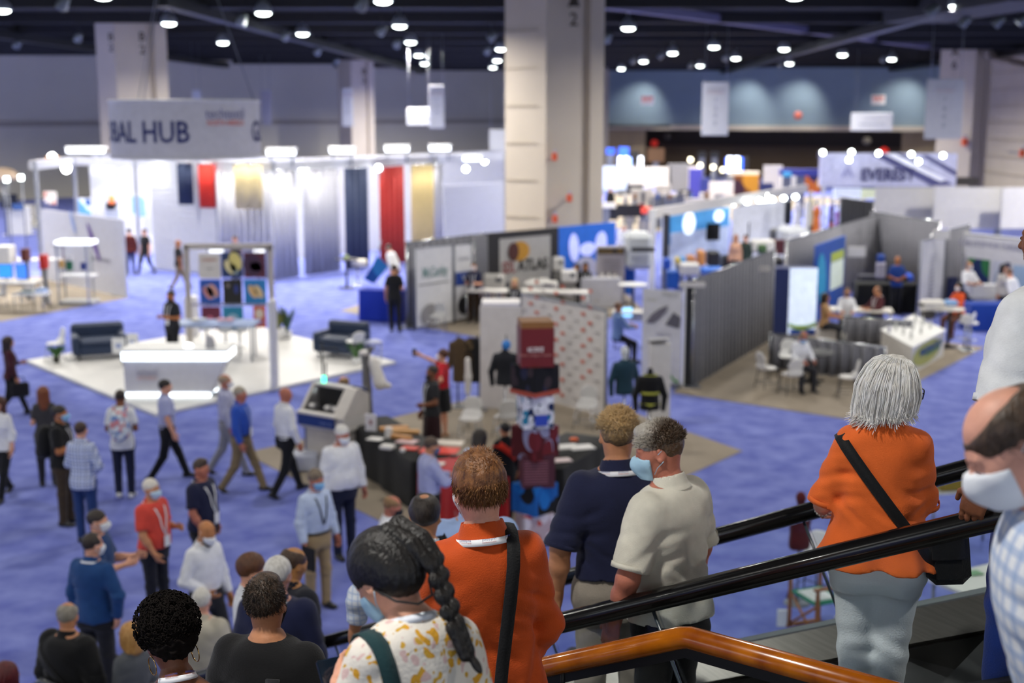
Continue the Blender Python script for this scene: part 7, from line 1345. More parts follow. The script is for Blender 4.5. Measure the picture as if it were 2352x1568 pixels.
# navy polo man
def ex_navy(ctx):
    neck_prints(ctx); spikes(2600, .034, 0, hair_grad('5a544c', 'c2a272', 1.64 * ctx['s'], 1.76 * ctx['s']), lambda p: p[2] > .03, lambda p, q, r: q * .5 + np.array([-.15, .3, .1]) + r.normal(size=3) * .35, .0018, 5)(ctx)
fg('man in a navy polo with white lanyard, back to camera on the escalator', 1418, 958, 6.05, 1.86, R_(12), skin='tan', hair=('short', '8a7a60'), hairm=hair_grad('3a342e', 'b4915f', 1.72, 1.84), top='polo', topm=cloth('navy pique', '1b1f3c'), hem=.985, sleeve=.98,
   pants=cloth('grey khaki', '938a7e'), armL=((.30, -.1, -1), (.02, .18, -1)), armR=((.2, .2, -1), (-.1, .6, -.8)), head=(-.25, .12, .03), lan=('e9eaee', False), b=1.12, extras=ex_navy, fold=.005)
def lock_hair(ctx, locks, m, name='hair', res=.005, w0=.012, extra=()):
    """hair from sweeping locks: each lock is a chain of head-frame points with radii; grooves between locks stay visible"""
    HP, s = ctx['HP'], ctx['s']; pr = []
    for pts, r0, r1, k in locks:
        for i in range(len(pts) - 1):
            f0, f1 = i / (len(pts) - 1), (i + 1) / (len(pts) - 1); pr.append(CONE(pts[i], pts[i + 1], r0 + (r1 - r0) * f0, r0 + (r1 - r0) * f1, k))
    V, Q = sdf_mesh(xf(pr + list(extra), HP), res, lambda P: .0016 * np.sin(420 * ((P - HP[:3, 3]) @ HP[:3, 0]) + 6 * wob(P, 20, 20, 8)))
    np_mesh(name, V * s, Q, m, ctx['rt'])
def bob_silver(ctx):
    r = np.random.default_rng(11); locks = []
    for i in range(84):
        a = -2.45 + 4.9 * i / 83 + r.uniform(-.04, .04); sx, sy = math.sin(a), -math.cos(a)
        drop = -.092 - .03 * math.cos(a) + r.uniform(-.02, .015); top = np.array([sx * .018, sy * .03 - .005, .128])
        fl = 1.0 + r.uniform(-.05, .10); pts = [top, np.array([sx * .062, sy * .080 - .012, .105]), np.array([sx * .093 * fl, sy * .112 * fl - .014, .03]), np.array([sx * .098 * fl, sy * .116 * fl - .012, -.035]), np.array([sx * .088 * fl, sy * .104 * fl - .012, drop])]
        locks.append((pts + [pts[-1] + np.array([sx * .02, sy * .02, -.012])], .0125, .004, .004))
    mb = MB(); HP, s = ctx['HP'], ctx['s']
    for pts, *_ in locks:
        for j in range(9):
            o = r.normal(size=3) * .007; q = [ap(HP, p * (1.03 + .02 * r.random()) + o * (.4 + .25 * i) + np.array((0, 0, -.006 * (i > 3) * r.random()))) * s for i, p in enumerate(pts)]
            qq = []
            for i in range(len(q) - 1): qq += [q[i], (q[i] + q[i + 1]) / 2 + (HP[:3, :3] @ unit(pts[i] + pts[i + 1])) * .006]
            mb.tube(qq + [q[-1]], [.0014] * (len(qq)) + [.0006], 4, False)
    mb.build('hair_strands', hair_m('dedad2', 'ffffff'), ctx['rt'])
    lock_hair(ctx, locks, hair_m('c9c4ba', 'eeeae2'), extra=[ELL((0, -.016, .036), (.086, .108, .094), .01), ELL((0, -.05, -.04), (.075, .055, .07), .03)])
# woman in orange
def ex_orange(ctx):
    T, s, rt = ctx['T'], ctx['s'], ctx['rt']
    bm = cloth('black webbing', '101012', rough=.7)
    hb, c0 = held(rt, 'shoulder_bag', 'black crossbody bag at the hip of the woman in orange', 'bag', tuple(ap(T, (.27, -.08, .84)) * s))
    MB().box((0, 0, .13), (.17, .09, .25), bev=.035, M=Matrix.Rotation(-.12, 4, 'Y')).build('body', bm, hb); MB().box((0, -.048, .17), (.13, .012, .10), bev=.004, M=Matrix.Rotation(-.12, 4, 'Y')).build('front_pocket', bm, hb)
    wm = mat('silver beads', 'b9b7b0', rough=.3, metal=.8); a = ctx['arms'][0]; w, f = a[3], a[5]; uu = unit(np.cross(f, (0.2, .9, .3))); ww = np.cross(f, uu); mb = MB()
    for k in range(16): 
        c = (w - f * .01 + (uu * math.cos(k * math.pi / 8) + ww * math.sin(k * math.pi / 8)) * .032) * s; mb.lathe([(.001, -.007), (.006, -.004), (.007, 0), (.006, .004), (.001, .007)], c, 8)
    mb.build('bracelet', wm, rt)
    # turned-up cuffs and side pocket
fg('silver haired woman in an orange short sleeved top and white trousers on the escalator', 2038, 843, 4.95, 1.68, R_(-14), fem=True, skin='pink', hair=('custom',), top='tee', topm=cloth('orange knit', 'e4692a', bscale=260, var=.05), hem=.905, sleeve=1.0, rollm=cloth('orange knit', 'e4692a', bscale=260, var=.05),
   pants=cloth('white trousers', 'e6ecee', var=.04), shoes='c8c8c8', leg=((.03, .06), (.0, .02)), armL=((.26, .02, -1), (.0, .85, -.35)), armR=((.06, .25, -1), (-.3, .8, -.3)), head=(-1.25, .14, .03), b=1.02, splay=-.055, flare=.17, belly=.0, glasses='1a1c22', fold=.008,
   strap=((.02, 0, 1.19), (.78, 0, .62), .048, cloth('black webbing', '101012', rough=.7)), extras=lambda c: (ex_orange(c), bob_silver(c)))
# bald man at the right edge
def ex_thin(ctx):
    HP, s = ctx['HP'], ctx['s']; pr = [ELL((0, -.016, .034), (.083, .104, .093), .02), ELL((0, .130, -.035), (.094, .050, .100), .012, 's'), ELL((.095, .016, -.045), (.040, .026, .040), .01, 's'), ELL((-.095, .016, -.045), (.040, .026, .040), .01, 's'), ELL((0, -.02, -.125), (.12, .13, .065), .02, 's'), ELL((0, .040, .122), (.066, .125, .066), .02, 's')]
    hm = hair_m('33281f', '5a4636'); V, Q = sdf_mesh(xf(pr, HP), .005, lambda P: .002 * wob(P, 90, 60, 70)); np_mesh('hair', V * s, Q, hm, ctx['rt'])
    spikes(1800, .03, 0, hm, lambda p: p[2] > .0 and p[2] < .06 and p[1] < .06, lambda p, q, r: q * .15 + np.array([0, -.8, -.25]) + r.normal(size=3) * .2, .0011, 6)(ctx)
plaid_w = pattern('white blue check', 'dfe2e6', 'plaid', ['8fa8cf'], 22, line=.4)
fg('balding masked man in a white and blue checked shirt at the right edge', 2590, 885, 2.6, 1.76, R_(78), skin='pink', hair=('custom',), top='long', topm=plaid_w, hem=.85, pants='2b2d33', head=(.05, .40, 0), lean=.24, mask='dfe3e8', b=1.1, extras=lambda c: ex_thin(c))
p = PY(2412, 760, 4.45)
def ex_watch(ctx):
    a = ctx['arms'][0]; w, f = a[3], a[5]; uu = unit(np.cross(f, (0.2, .9, .3))); ww = np.cross(f, uu); s = ctx['s']
    strip([(w - f * .03 + (uu * math.cos(k * math.pi / 10) + ww * math.sin(k * math.pi / 10)) * .034) * s for k in range(20)], [uu * math.cos(k * math.pi / 10) + ww * math.sin(k * math.pi / 10) for k in range(20)], .026, mat('green strap', '1f3a2c', rough=.5), 'watch', ctx['rt'], .005, True)
person('dark skinned person in a white T-shirt and blue trousers with a green watch', (p.x, p.y), R_(42), H=1.92, z=3.84, skin='brown', hair=('short', '15110f'), top='tee', topm=cloth('white tee', 'dfe1e3'), hem=.80, sleeve=.95, pants=cloth('blue trousers', '223a86'),
       armL=((.32, .0, -1), (.02, .22, -1)), armR='down', b=1.3, lod=0, extras=ex_watch, fold=.006)
# rust orange shirt man
rust = cloth('rust shirt', 'c24a0e', bscale=220, rough=.7)
def ex_rust(ctx):
    neck_prints(ctx); spikes(5200, .036, 0, hair_m('5d3418', '9a6a3a'), lambda p: p[2] > -.02 and p[1] < .09, lambda p, q, r: q * .22 + np.cross(q, [.35, .1, 1.0]) * (1.2 if p[2] > .06 else .25) + np.array([0, -.15, -.75 if p[2] < .08 else .1]) + r.normal(size=3) * .16, .0015, 9)(ctx)
fg('man in a rust orange shirt with white lanyard and black strap, back to the camera', 1126, 1064, 4.28, 1.80, R_(14), skin='pink', hair=('full', '4d2b15', '8a5a30'), top='roll', topm=rust, hem=.80, sleeve=1.55, pants='23252c', armL=((.2, .15, -1), (-.4, .9, -.2)), armR=((.10, .05, -1), (-.25, .6, -.9)), head=(.12, .02, 0), side=-.05, lan=('e9eaee', False), b=.98, fold=.007, mask='e3e6ea',
   strap=((.03, 0, 1.15), (.97, 0, -.16), .045, cloth('black webbing', '101012', rough=.7)), extras=ex_rust)
# braided woman
dots = pattern('dotted blouse', 'e4ddd2', 'dots', ['d9a032', 'd8b9b4', 'cfa23c'], 21, line=.27)
def ex_braid(ctx):
    HP, s, rt = ctx['HP'], ctx['s'], ctx['rt']; pr = []; r = np.random.default_rng(2)
    # smooth crown swept back and a plait that hangs behind the right shoulder
    pr += [ELL((0, -.018, .040), (.090, .112, .100), .02), ELL((0, -.06, -.02), (.075, .07, .075), .04), ELL((0, .118, -.045), (.088, .085, .094), .012, 's'), ELL((-.100, .012, -.040), (.045, .030, .045), .01, 's'), ELL((.100, .012, -.040), (.045, .030, .045), .01, 's')]
    T = ctx['T']; inv = np.linalg.inv(HP); path = [np.array(p) for p in ((.030, -.098, .085), (.050, -.128, .015), (.055, -.130, -.055))] + [ap(inv, ap(T, p)) for p in ((.075, -.125, 1.475), (.095, -.140, 1.40))]
    for k in range(17):
        u = k / 16 * 3.999; i = int(u); c = path[i] * (1 - u + i) + path[i + 1] * (u - i); w = .037 * (1 - .4 * k / 16)
        for sd in (-1, 1): pr.append(ELL(c + np.array((sd * w * .55, -.006, .004 * sd)), (w * .85, w * .62, w * .95), .004, R=rotm(.3, sd * .75, 0)[:3, :3]))
    pr.append(ELL(path[-1] + np.array((.01, 0, -.04)), (.012, .012, .03), .01))
    ct = ctx['arms'][0]; ph_c = (ct[3] + ct[5] * .10) * s; hb, c0 = held(rt, 'phone', 'dark smartphone held by the woman with the braid', 'phone', tuple(ph_c + v3((0, .03, -.10)))); MB().box((0, 0, .03), (.075, .012, .15), bev=.004, M=Matrix.Rotation(-.7, 4, 'X')).build('body', mat('phone glass', '16202c', rough=.1), hb)
    V, Q = sdf_mesh(xf(pr, HP), .0045, lambda P: .0012 * np.sin(300 * ((P - HP[:3, 3]) @ HP[:3, 0]) + 40 * ((P - HP[:3, 3]) @ HP[:3, 1]) + 5 * wob(P, 25, 25, 12)))
    np_mesh('braided_hair', V * s, Q, hair_m('0c0a0a', '1b1614'), rt)
    MB().tube([ap(HP, q) * s for q in ((-.080, -.02, -.02), (-.07, -.06, -.09), (-.03, -.085, -.13), (.03, -.085, -.125), (.07, -.06, -.085))], .0035, 6).build('mask_cord', BLKM, rt)
BLKM = mat('black cord', '121113', rough=.6)
fg('woman with a black braid in a white blouse with yellow spots, looking down', 972, 1252, 3.10, 1.63, R_(30), fem=True, skin='light', hair=('custom',), top='tee', topm=dots, hem=.82, sleeve=.85, pants='2f3440', armL='phone', armR=((.2, .2, -1), (-.3, .9, .1)), head=(.35, .62, -.12), lean=.16, lan=('dfe2ea', False), mask='a9cfe6', b=1.05, fold=.006,
   strap=((-.10, 0, 1.20), (1, 0, .12), .05, cloth('teal strap', '16363a')), extras=ex_braid)
# black T-shirt man with backpack strap
def ex_blackt(ctx):
    spikes(2600, .020, 0, hair_m('1d1713', '4a3d33'), lambda p: p[2] > -.03 and p[1] < .08 , lambda p, q, r: q * .5 + np.array([0, -.2, -.4]) + r.normal(size=3) * .3, .0013, 4)(ctx)
    ctx['band']((.115, -.0, 1.30), (1, -.12, .12), .062, cloth('pack strap', '26262a'), 'backpack_strap', -.5, 2.6, (0, -1, 0), 30, .012)
fg('man in a black T-shirt with a backpack strap and thinning dark hair, seen from behind', 612, 1345, 5.1, 1.72, R_(-14), skin='tan', hair=('crew', '2a211b', '5a4636'), top='tee', topm=cloth('black tee', '141416'), hem=.82, pants='23252c', armL='slack', armR=((.25, .05, -1), (.1, .4, -.9)), head=(.2, .12, -.08), b=1.18, fold=.005, mask='1a1a1c', extras=ex_blackt)
def ex_dress(ctx):
    T, s = ctx['T'], ctx['s']; pr = [LOFT([(a, rx + .012, ry + .012, cy) for a, rx, ry, cy in PF if a < 1.36] + [(1.365, .160, .112, 0)], T, .03)]
    V, Q = sdf_mesh(pr, .010); np_mesh('dress_top', V * s, Q, cloth('black dress', '131315'), ctx['rt'])
    for sx in (-1, 1): ctx['band']((sx * .10, 0, 1.28), (1, 0, sx * .1), .05, cloth('black dress', '131315'), 'shoulder_strap', -.6, 3.6, (0, -1, 0), 34, .004)
# woman with afro hair
def ex_afro(ctx):
    HP, s, rt = ctx['HP'], ctx['s'], ctx['rt']; gold = mat('gold hoop', 'c9a25c', rough=.25, metal=1)
    for sx in (-1, 1):
        c = ap(HP, (sx * .088, -.01, -.075)); a, u = HP[:3, 1], HP[:3, 2]
        MB().tube([(c + (a * math.cos(t) + u * math.sin(t)) * .036) * s for t in [k * 2 * math.pi / 24 for k in range(25)]], .0022, 6, False).build('hoop_earring', gold, rt)
    r = np.random.default_rng(8); V = []; Fs = []                     # coils round the crown
    pts = r.normal(size=(900, 3)); pts /= np.linalg.norm(pts, axis=1)[:, None]; pts = pts[(pts[:, 1] < .45) & (pts[:, 2] > -.6)]; mb = MB()
    for q in pts:
        p = np.array((0, -.03, .065)) + q * np.array((.118, .122, .116)); t = np.cross(q, r.normal(size=3)); t /= np.linalg.norm(t); b_ = np.cross(q, t)
        mb.tube([ap(HP, p + (t * math.cos(a) + b_ * math.sin(a)) * .008 + q * a * .0016) * s for a in np.linspace(0, 8, 9)], .0022, 4, False)
    mb.build('hair_coils', mat('coil hair', '120d0b', rough=.85, var=.3, spec=.15), rt); neck_prints(ctx, (0, .5, 1), (0, -.014, 1.500), True, (-.5, .6), .068)
fg('woman with black afro hair, gold hoop earrings and a black sleeveless dress', 404, 1428, 4.45, 1.68, R_(26), fem=True, skin='brown', hairm=mat('coil hair', '120d0b', rough=.85, var=.3, spec=.15), hair=('afro', '120d0b', '241a15'), top='none', topm=None, sleeve=0, pants=cloth('black dress', '131315'), hem=1.3, armL='phone', armR='front', head=(.22, .35, -.05), lean=.06, lan=('e9eaee', False), glasses='0e0e10', b=1.05, extras=lambda c: (ex_afro(c), ex_dress(c)))
# ------------------------------------------------------------------ people on the escalator further down, and on the floor
def esc_p(label, px, py, yy, H, yaw, **kw):
    p = PY(px, py, yy); kw.setdefault('lod', 1); return person(label, (p.x, p.y), yaw, H=H, z=p.z - H, **kw)
def flo(label, px, py, yaw, H=1.76, z=0., yy=None, **kw):
    """someone standing on the floor whose head top the photo shows at (px, py)"""
    if yy: p = PY(px, py, yy); z = p.z - H
    else: p = G(px, py + 6, H + z)
    kw.setdefault('lod', 1); return person(label, (p.x, p.y), yaw, H=H, z=z, **kw)
white_sh = cloth('white shirt', 'e2e3e8'); lblue = cloth('light blue shirt', 'b9c7e2'); lav = cloth('lavender shirt', 'a7acd2'); wcheck = pattern('white fine check', 'dfe4ec', 'plaid', ['a9bcdc'], 30, line=.3)
LW = 'e9eaee'
esc_p('balding man in a pale checked shirt with white lanyard behind the braided woman', 975, 1150, 6.6, 1.79, R_(-4), skin='tan', hair=('crown', '1c1714', '3a302a'), top='long', topm=wcheck, hem=.85, pants='c8c2b4', sleeve=1.6, armL=((.72, .10, -1), (.20, .30, -1)), b=1.15, head=(.05, .12, 0), lan=(LW, False))
esc_p('grey haired man in a sky blue shirt with a black strap, behind the rust shirt', 1085, 1092, 7.05, 1.84, R_(6), skin='tan', hair=('full', '6e6a60', 'b0aa9c'), top='long', topm=cloth('sky shirt', '98b0dc'), hem=.85, pants='23252c', b=1.2, head=(.3, .1, 0), strap=((-.05, 0, 1.18), (.85, 0, .45), .05, cloth('black webbing', '101012', rough=.7)))
flo('bald man with a black mask and white shirt, low behind the braided woman', 893, 1138, R_(-80), skin='ruddy', hair=('ring', '8a6a48'), top='long', topm=white_sh, pants='2c2e38', mask='17171a', head=(0, .3, 0))
flo('man in a black jacket with grey fringe hair and a shoulder strap, lower left', 152, 1388, R_(-24), H=1.84, skin='tan', hair=('ring', '8c8578'), top='jacket', topm=cloth('black jacket', '121214'), hem=.78, pants='1b1b1f', b=1.3, head=(.4, .2, 0), strap=((0, 0, 1.2), (.7, 0, .7), .06, cloth('black webbing', '1c1c1f', rough=.7)), armR='slack', lod=0)
flo('woman with dark red hair, only the top of her head at the bottom left corner', 12, 1524, R_(-40), H=1.66, fem=True, hair=('bob', '3d1014', '6a1d20'), top='long', topm=cloth('dark top', '2c2a30'), skin='light')
flo('blonde woman with glasses half hidden behind the afro hair', 300, 1432, R_(50), H=1.66, fem=True, hair=('bob', 'a8743a', 'd0a060'), top='long', topm=cloth('grey top', '55585e'), glasses='4a3b30', skin='light')
flo('white haired man in a cream jacket behind the afro hair', 462, 1354, R_(-16), hair=('short', 'b9b4aa', 'e0ddd6'), skin='pink', top='jacket', topm=cloth('cream jacket', 'b9b2a2'), hem=.80, pants='3a3a40', b=1.2, head=(.3, .12, 0))
flo('white haired man in a navy suit, lower centre left', 634, 1292, R_(-8), H=1.72, yy=7.7, hair=('short', 'c4bfb6', 'efece6'), skin='pink', top='jacket', topm=cloth('navy suit', '1c2142'), hem=.80, pants='1c2142', b=1.2, lan=(LW, False), head=(-.1, .15, 0))
flo('bald man in a dark suit beside the navy suit', 664, 1268, R_(-40), H=1.72, yy=8.5, hair=('ring', '4a3626'), skin='b8804c', top='jacket', topm=cloth('dark suit', '191b26'), hem=.80, pants='191b26', b=1.2, head=(-.1, .25, 0), shoes='5a3a24')
flo('brown haired man in a white shirt behind the black T-shirt', 572, 1284, R_(-75), H=1.74, yy=8.85, hair=('full', '4a2c1a', '6e452a'), skin='light', top='long', topm=white_sh, pants='3a3f4c', head=(.1, .1, 0))
flo('man in a blue shirt with white lanyard, back to the camera, left foreground', 208, 1226, R_(-18), H=1.8, hair=('recede', '1e1815', '3c3028'), skin='light', top='long', topm=cloth('deep blue shirt', '1d4479'), hem=.86, pants='1d1d22', armR=((.45, -.1, -1), (-.2, .15, -1)), armL='down', head=(-.4, .1, 0), mask='dfe4ea', lan=(LW, False), b=1.15)
flo('dark haired masked man in a navy shirt holding out his forearm', 222, 1172, R_(-88), H=1.78, hair=('short', '1e1815', '3c3028'), skin='light', top='polo', topm=cloth('navy cotton', '24416f'), hem=.86, pants='22242c', armL=((.1, .35, -1), (-.1, 1, .15)), armR=((.2, .4, -1), (-.4, .9, .2)), mask='e6e8ea', b=1.15)
flo('white haired masked man in a coral polo shirt', 346, 1100, R_(-116), H=1.76, hair=('short', 'c9c2b6', 'e6e0d6'), skin='tan', top='polo', topm=cloth('coral pique', 'd3493c'), hem=.93, pants='191b26', armR=((.14, .2, -1), (-.1, .65, -.9)), armL='bent', mask='b9d3e8', lan=(LW, True), belly=.05, b=1.15, tuck=False)
flo('bald bearded man in a white shirt looking down', 465, 1180, R_(-128), H=1.8, hair=None, skin='b87a4c', beard='2c1d16', top='long', topm=white_sh, hem=.95, tuck=True, pants='1c1d24', mask='e3e5ea', head=(.1, .42, 0), armR=((.35, .0, -1), (-.5, .5, -.4)), armL='slack', leg='step', shoes='5a3a24')
flo('man in a navy polo with white lanyard behind the bald bearded man', 460, 1054, R_(-112), H=1.78, hair=('crew', '33271f', '4a3a2e'), skin='ruddy', top='polo', topm=cloth('navy pique', '1b1f3c'), hem=.88, pants='16171d', lan=(LW, True), belly=.05, armR=((.12, .1, -1), (-.15, .5, -.9)), b=1.15, mask=None)
flo('man in a blue and white plaid shirt and jeans, back to the camera', 184, 968, R_(-12), H=1.76, hair=('short', '2a1a12', '432c20'), skin='light', top='long', topm=pattern('blue plaid', 'd6dcea', 'plaid', ['24428c', '5a74b4'], 10, line=.22), hem=.80, pants=cloth('jeans', '223a6c'), head=(.0, .05, 0), armL='front', armR=((.3, .0, -1), (-.5, .4, -.5)))
flo('man in a black polo, brown trousers and backpack with a light blue mask', 136, 930, R_(-88), H=1.8, hair=('short', '171210', '2c221c'), skin='a8683c', top='polo', topm=cloth('black polo', '131315'), hem=.86, pants=cloth('brown chinos', '3c3024'), mask='8fc0e6', lan=(LW, False), armR=((.15, .15, -1), (-.3, .95, .25)), armL='bent', pack=(cloth('black pack', '131316'), .15, 'black backpack worn by the man in the black polo'), leg='ease', b=1.15)
flo('woman with long auburn hair and grey top, back to the camera', 98, 886, R_(20), H=1.66, fem=True, hair=('long', '5a2c16', '8a4a22'), skin='light', top='tee', topm=cloth('charcoal top', '3c3a3c'), hem=.82, pants='22222a', armL='bent', armR='slack')
flo('person in a white blouse and black trousers cut by the left edge', -4, 902, R_(170), H=1.68, fem=True, hair=('long', '3a2018', '5a3424'), skin='light', top='roll', topm=white_sh, hem=.86, sleeve=1.5, pants='15161c', armR='slack', armL='slack', leg='step')
def ex_tote(ctx):
    hb, c0 = held(ctx['rt'], 'tote_bag', 'black tote bag carried by the woman in the maroon blouse', 'bag', tuple(ctx['arms'][1][3] * ctx['s'] + v3((0, .06, -.40)))); MB().box((0, 0, .16), (.10, .36, .30), bev=.03).build('body', cloth('black tote', '16151a'), hb); MB().tube([(0, -.1, .3), (0, -.08, .42), (0, .08, .42), (0, .1, .3)], .012, 6).build('handle', cloth('black tote', '16151a'), hb)
flo('woman with long dark hair in a maroon blouse carrying a black tote, left edge', 18, 764, R_(-62), H=1.68, fem=True, hair=('long', '1c110e', '34201a'), skin='tan', top='long', topm=cloth('maroon blouse', '3c1520'), hem=.86, pants='111217', armR='slack', armL='bent', leg='step', extras=ex_tote)
flo('person in a white T-shirt with a pastel printed backpack, back to the camera', 275, 894, R_(6), H=1.74, hair=('short', '1c120e', '2c1d16'), skin='brown', top='tee', topm=cloth('white tee', 'dfe1e3'), hem=.80, pants=cloth('navy trousers', '141a33'), shoes='dcdcdc', pack=(pattern('pastel pack', 'b4bfd0', 'dots', ['5a86c4', 'd08a90', 'dfe6ea'], 9, line=.5), .12, 'pastel printed backpack worn over the white T-shirt'), armL='bent', armR='bent', head=(0, .15, 0), leg='ease')
flo('man in a lavender short sleeved shirt and black trousers walking right', 378, 862, R_(-70), H=1.76, hair=('short', '14100e', '241c18'), skin='light', top='polo', topm=lav, hem=.95, tuck=True, pants='121319', armR='slack', armL='slack', leg='step')
flo('balding man in a pale grey lavender shirt and grey trousers walking right', 516, 850, R_(-82), H=1.78, hair=('ring', 'a08c74'), skin='ruddy', top='long', topm=cloth('pale lavender', 'a9abc8'), hem=.95, tuck=True, pants=cloth('grey trousers', '8d8d94'), mask='e6e6ea', armR='slack', leg='step2')
flo('grey haired man in a royal blue shirt and khaki trousers walking right', 550, 878, R_(-98), H=1.78, hair=('short', '8a8070', 'b8ae9c'), skin='ruddy', top='long', topm=cloth('royal blue shirt', '2c52b4'), hem=.95, tuck=True, pants=cloth('khaki', '7d6c50'), lan=('aab6e0', True), armR='slack', leg='step', b=1.1)
flo('bald man in a white shirt and black trousers walking away', 652, 880, R_(-48), H=1.8, hair=None, skin='ruddy', top='long', topm=white_sh, hem=.95, tuck=True, pants='121319', armR='slack', armL='slack', leg='step', head=(-.3, .15, 0))
flo('white haired masked man in a white shirt, large, left of the black table', 782, 974, R_(-140), H=1.86, hair=('short', 'cfcac2', 'efece8'), skin='ruddy', top='long', topm=white_sh, hem=.93, pants=cloth('navy trousers', '141a33'), mask='dfe3ec', armL='slack', armR='down', b=1.3, belly=.06, head=(.05, .25, 0))
def ex_folder(ctx):
    a = ctx['arms'][1]; hb, c0 = held(ctx['rt'], 'folder', 'black folder held by the man in khaki and light blue', 'folder', tuple(a[3] * ctx['s'] + v3((.03, .12, -.30)))); MB().box((0, 0, .15), (.03, .24, .30), bev=.01).build('cover', cloth('black folder', '141418'), hb)
flo('man in a light blue shirt, khaki trousers and blue mask holding a black folder', 722, 1078, R_(-132), H=1.76, hair=('full', '5a4c40', '8a7a68'), skin='ruddy', top='long', topm=lblue, hem=.96, tuck=True, pants=cloth('khaki light', 'a08a66'), mask='7fb4e0', lan=('2a2c34', False), armR='slack', armL='slack', head=(.05, .15, 0), leg='ease', extras=ex_folder, b=1.1)
flo('man in a lavender shirt leaning over the red table, in profile', 985, 1003, R_(-66), H=1.74, hair=('short', '3a2c24', '5c4a3c'), skin='tan', top='long', topm=lav, hem=.94, tuck=True, pants='16171d', mask='5a6a8c', armR='table', armL='table', head=(0, .25, 0), b=1.1)
flo('dark haired person in a pale blue shirt bending over the red table', 1092, 988, R_(-20), H=1.7, hair=('bob', '17110f', '2c201b'), skin='tan', top='long', topm=cloth('pale blue shirt', 'bcc8e4'), hem=.86, pants='23252c', armL='table', armR='table', lean=.2, head=(0, .3, 0))
flo('seated person in black with a bright red panel beside the carton tower', 1160, 968, R_(30), H=1.55, hair=('short', '17110f'), skin='tan', top='long', topm=cloth('black knit', '131316'), pants='17181d', strap=((.05, 0, 1.2), (.6, .2, .7), .12, cloth('red panel', 'd1301c')))
flo('bearded person in a charcoal top with lanyard beside the pointing woman in red', 990, 838, R_(118), H=1.72, hair=('full', '241a16', '3a2c24'), skin='brown', top='tee', topm=cloth('charcoal vest', '26262a'), hem=.86, pants=cloth('dark plum skirt', '2a1218'), skirt=.18, lan=(LW, True), armL='front', armR='slack', head=(.1, -.2, 0), beard='241a16')
def ex_phone(ctx):
    a = ctx['arms'][1]; c = (a[3] + a[5] * .14) * ctx['s']; hb, c0 = held(ctx['rt'], 'phone', 'black phone raised by the woman in red', 'phone', tuple(c)); MB().box((0, 0, .0), (.02, .08, .15), bev=.008).build('body', BLK, hb)
flo('woman in a red top and black skirt pointing a phone up to the left', 1016, 800, R_(72), H=1.68, fem=True, hair=('full', '3c2014', '5c3422'), skin='light', top='tee', topm=cloth('red top', 'b31826'), hem=.98, tuck=True, pants=cloth('black skirt', '111116'), skirt=.52, shoes='caa080', mask='dfe3ea', lan=(LW, True), armR=((-.35, 1, .42), (-.25, 1, .45)), armL='hip', head=(.0, -.1, 0), extras=ex_phone, leg='ease')
flo('man in a dark polo with white lanyard behind the high demo table', 392, 664, R_(150), H=1.8, hair=('short', '1c1412', '302420'), skin='a8683c', top='polo', topm=cloth('charcoal polo', '24262c'), hem=.86, pants='17181d', lan=(LW, True), armL='bent', armR='bent', beard='1c1412', z=.07)
flo('man dressed all in black standing at the blue draped table', 905, 604, R_(-10), H=1.88, hair=('short', '2c1d16', '40302a'), skin='tan', top='tee', topm=cloth('black tee', '141416'), hem=.84, pants='17171b', armR='bent', head=(-.2, .2, 0))
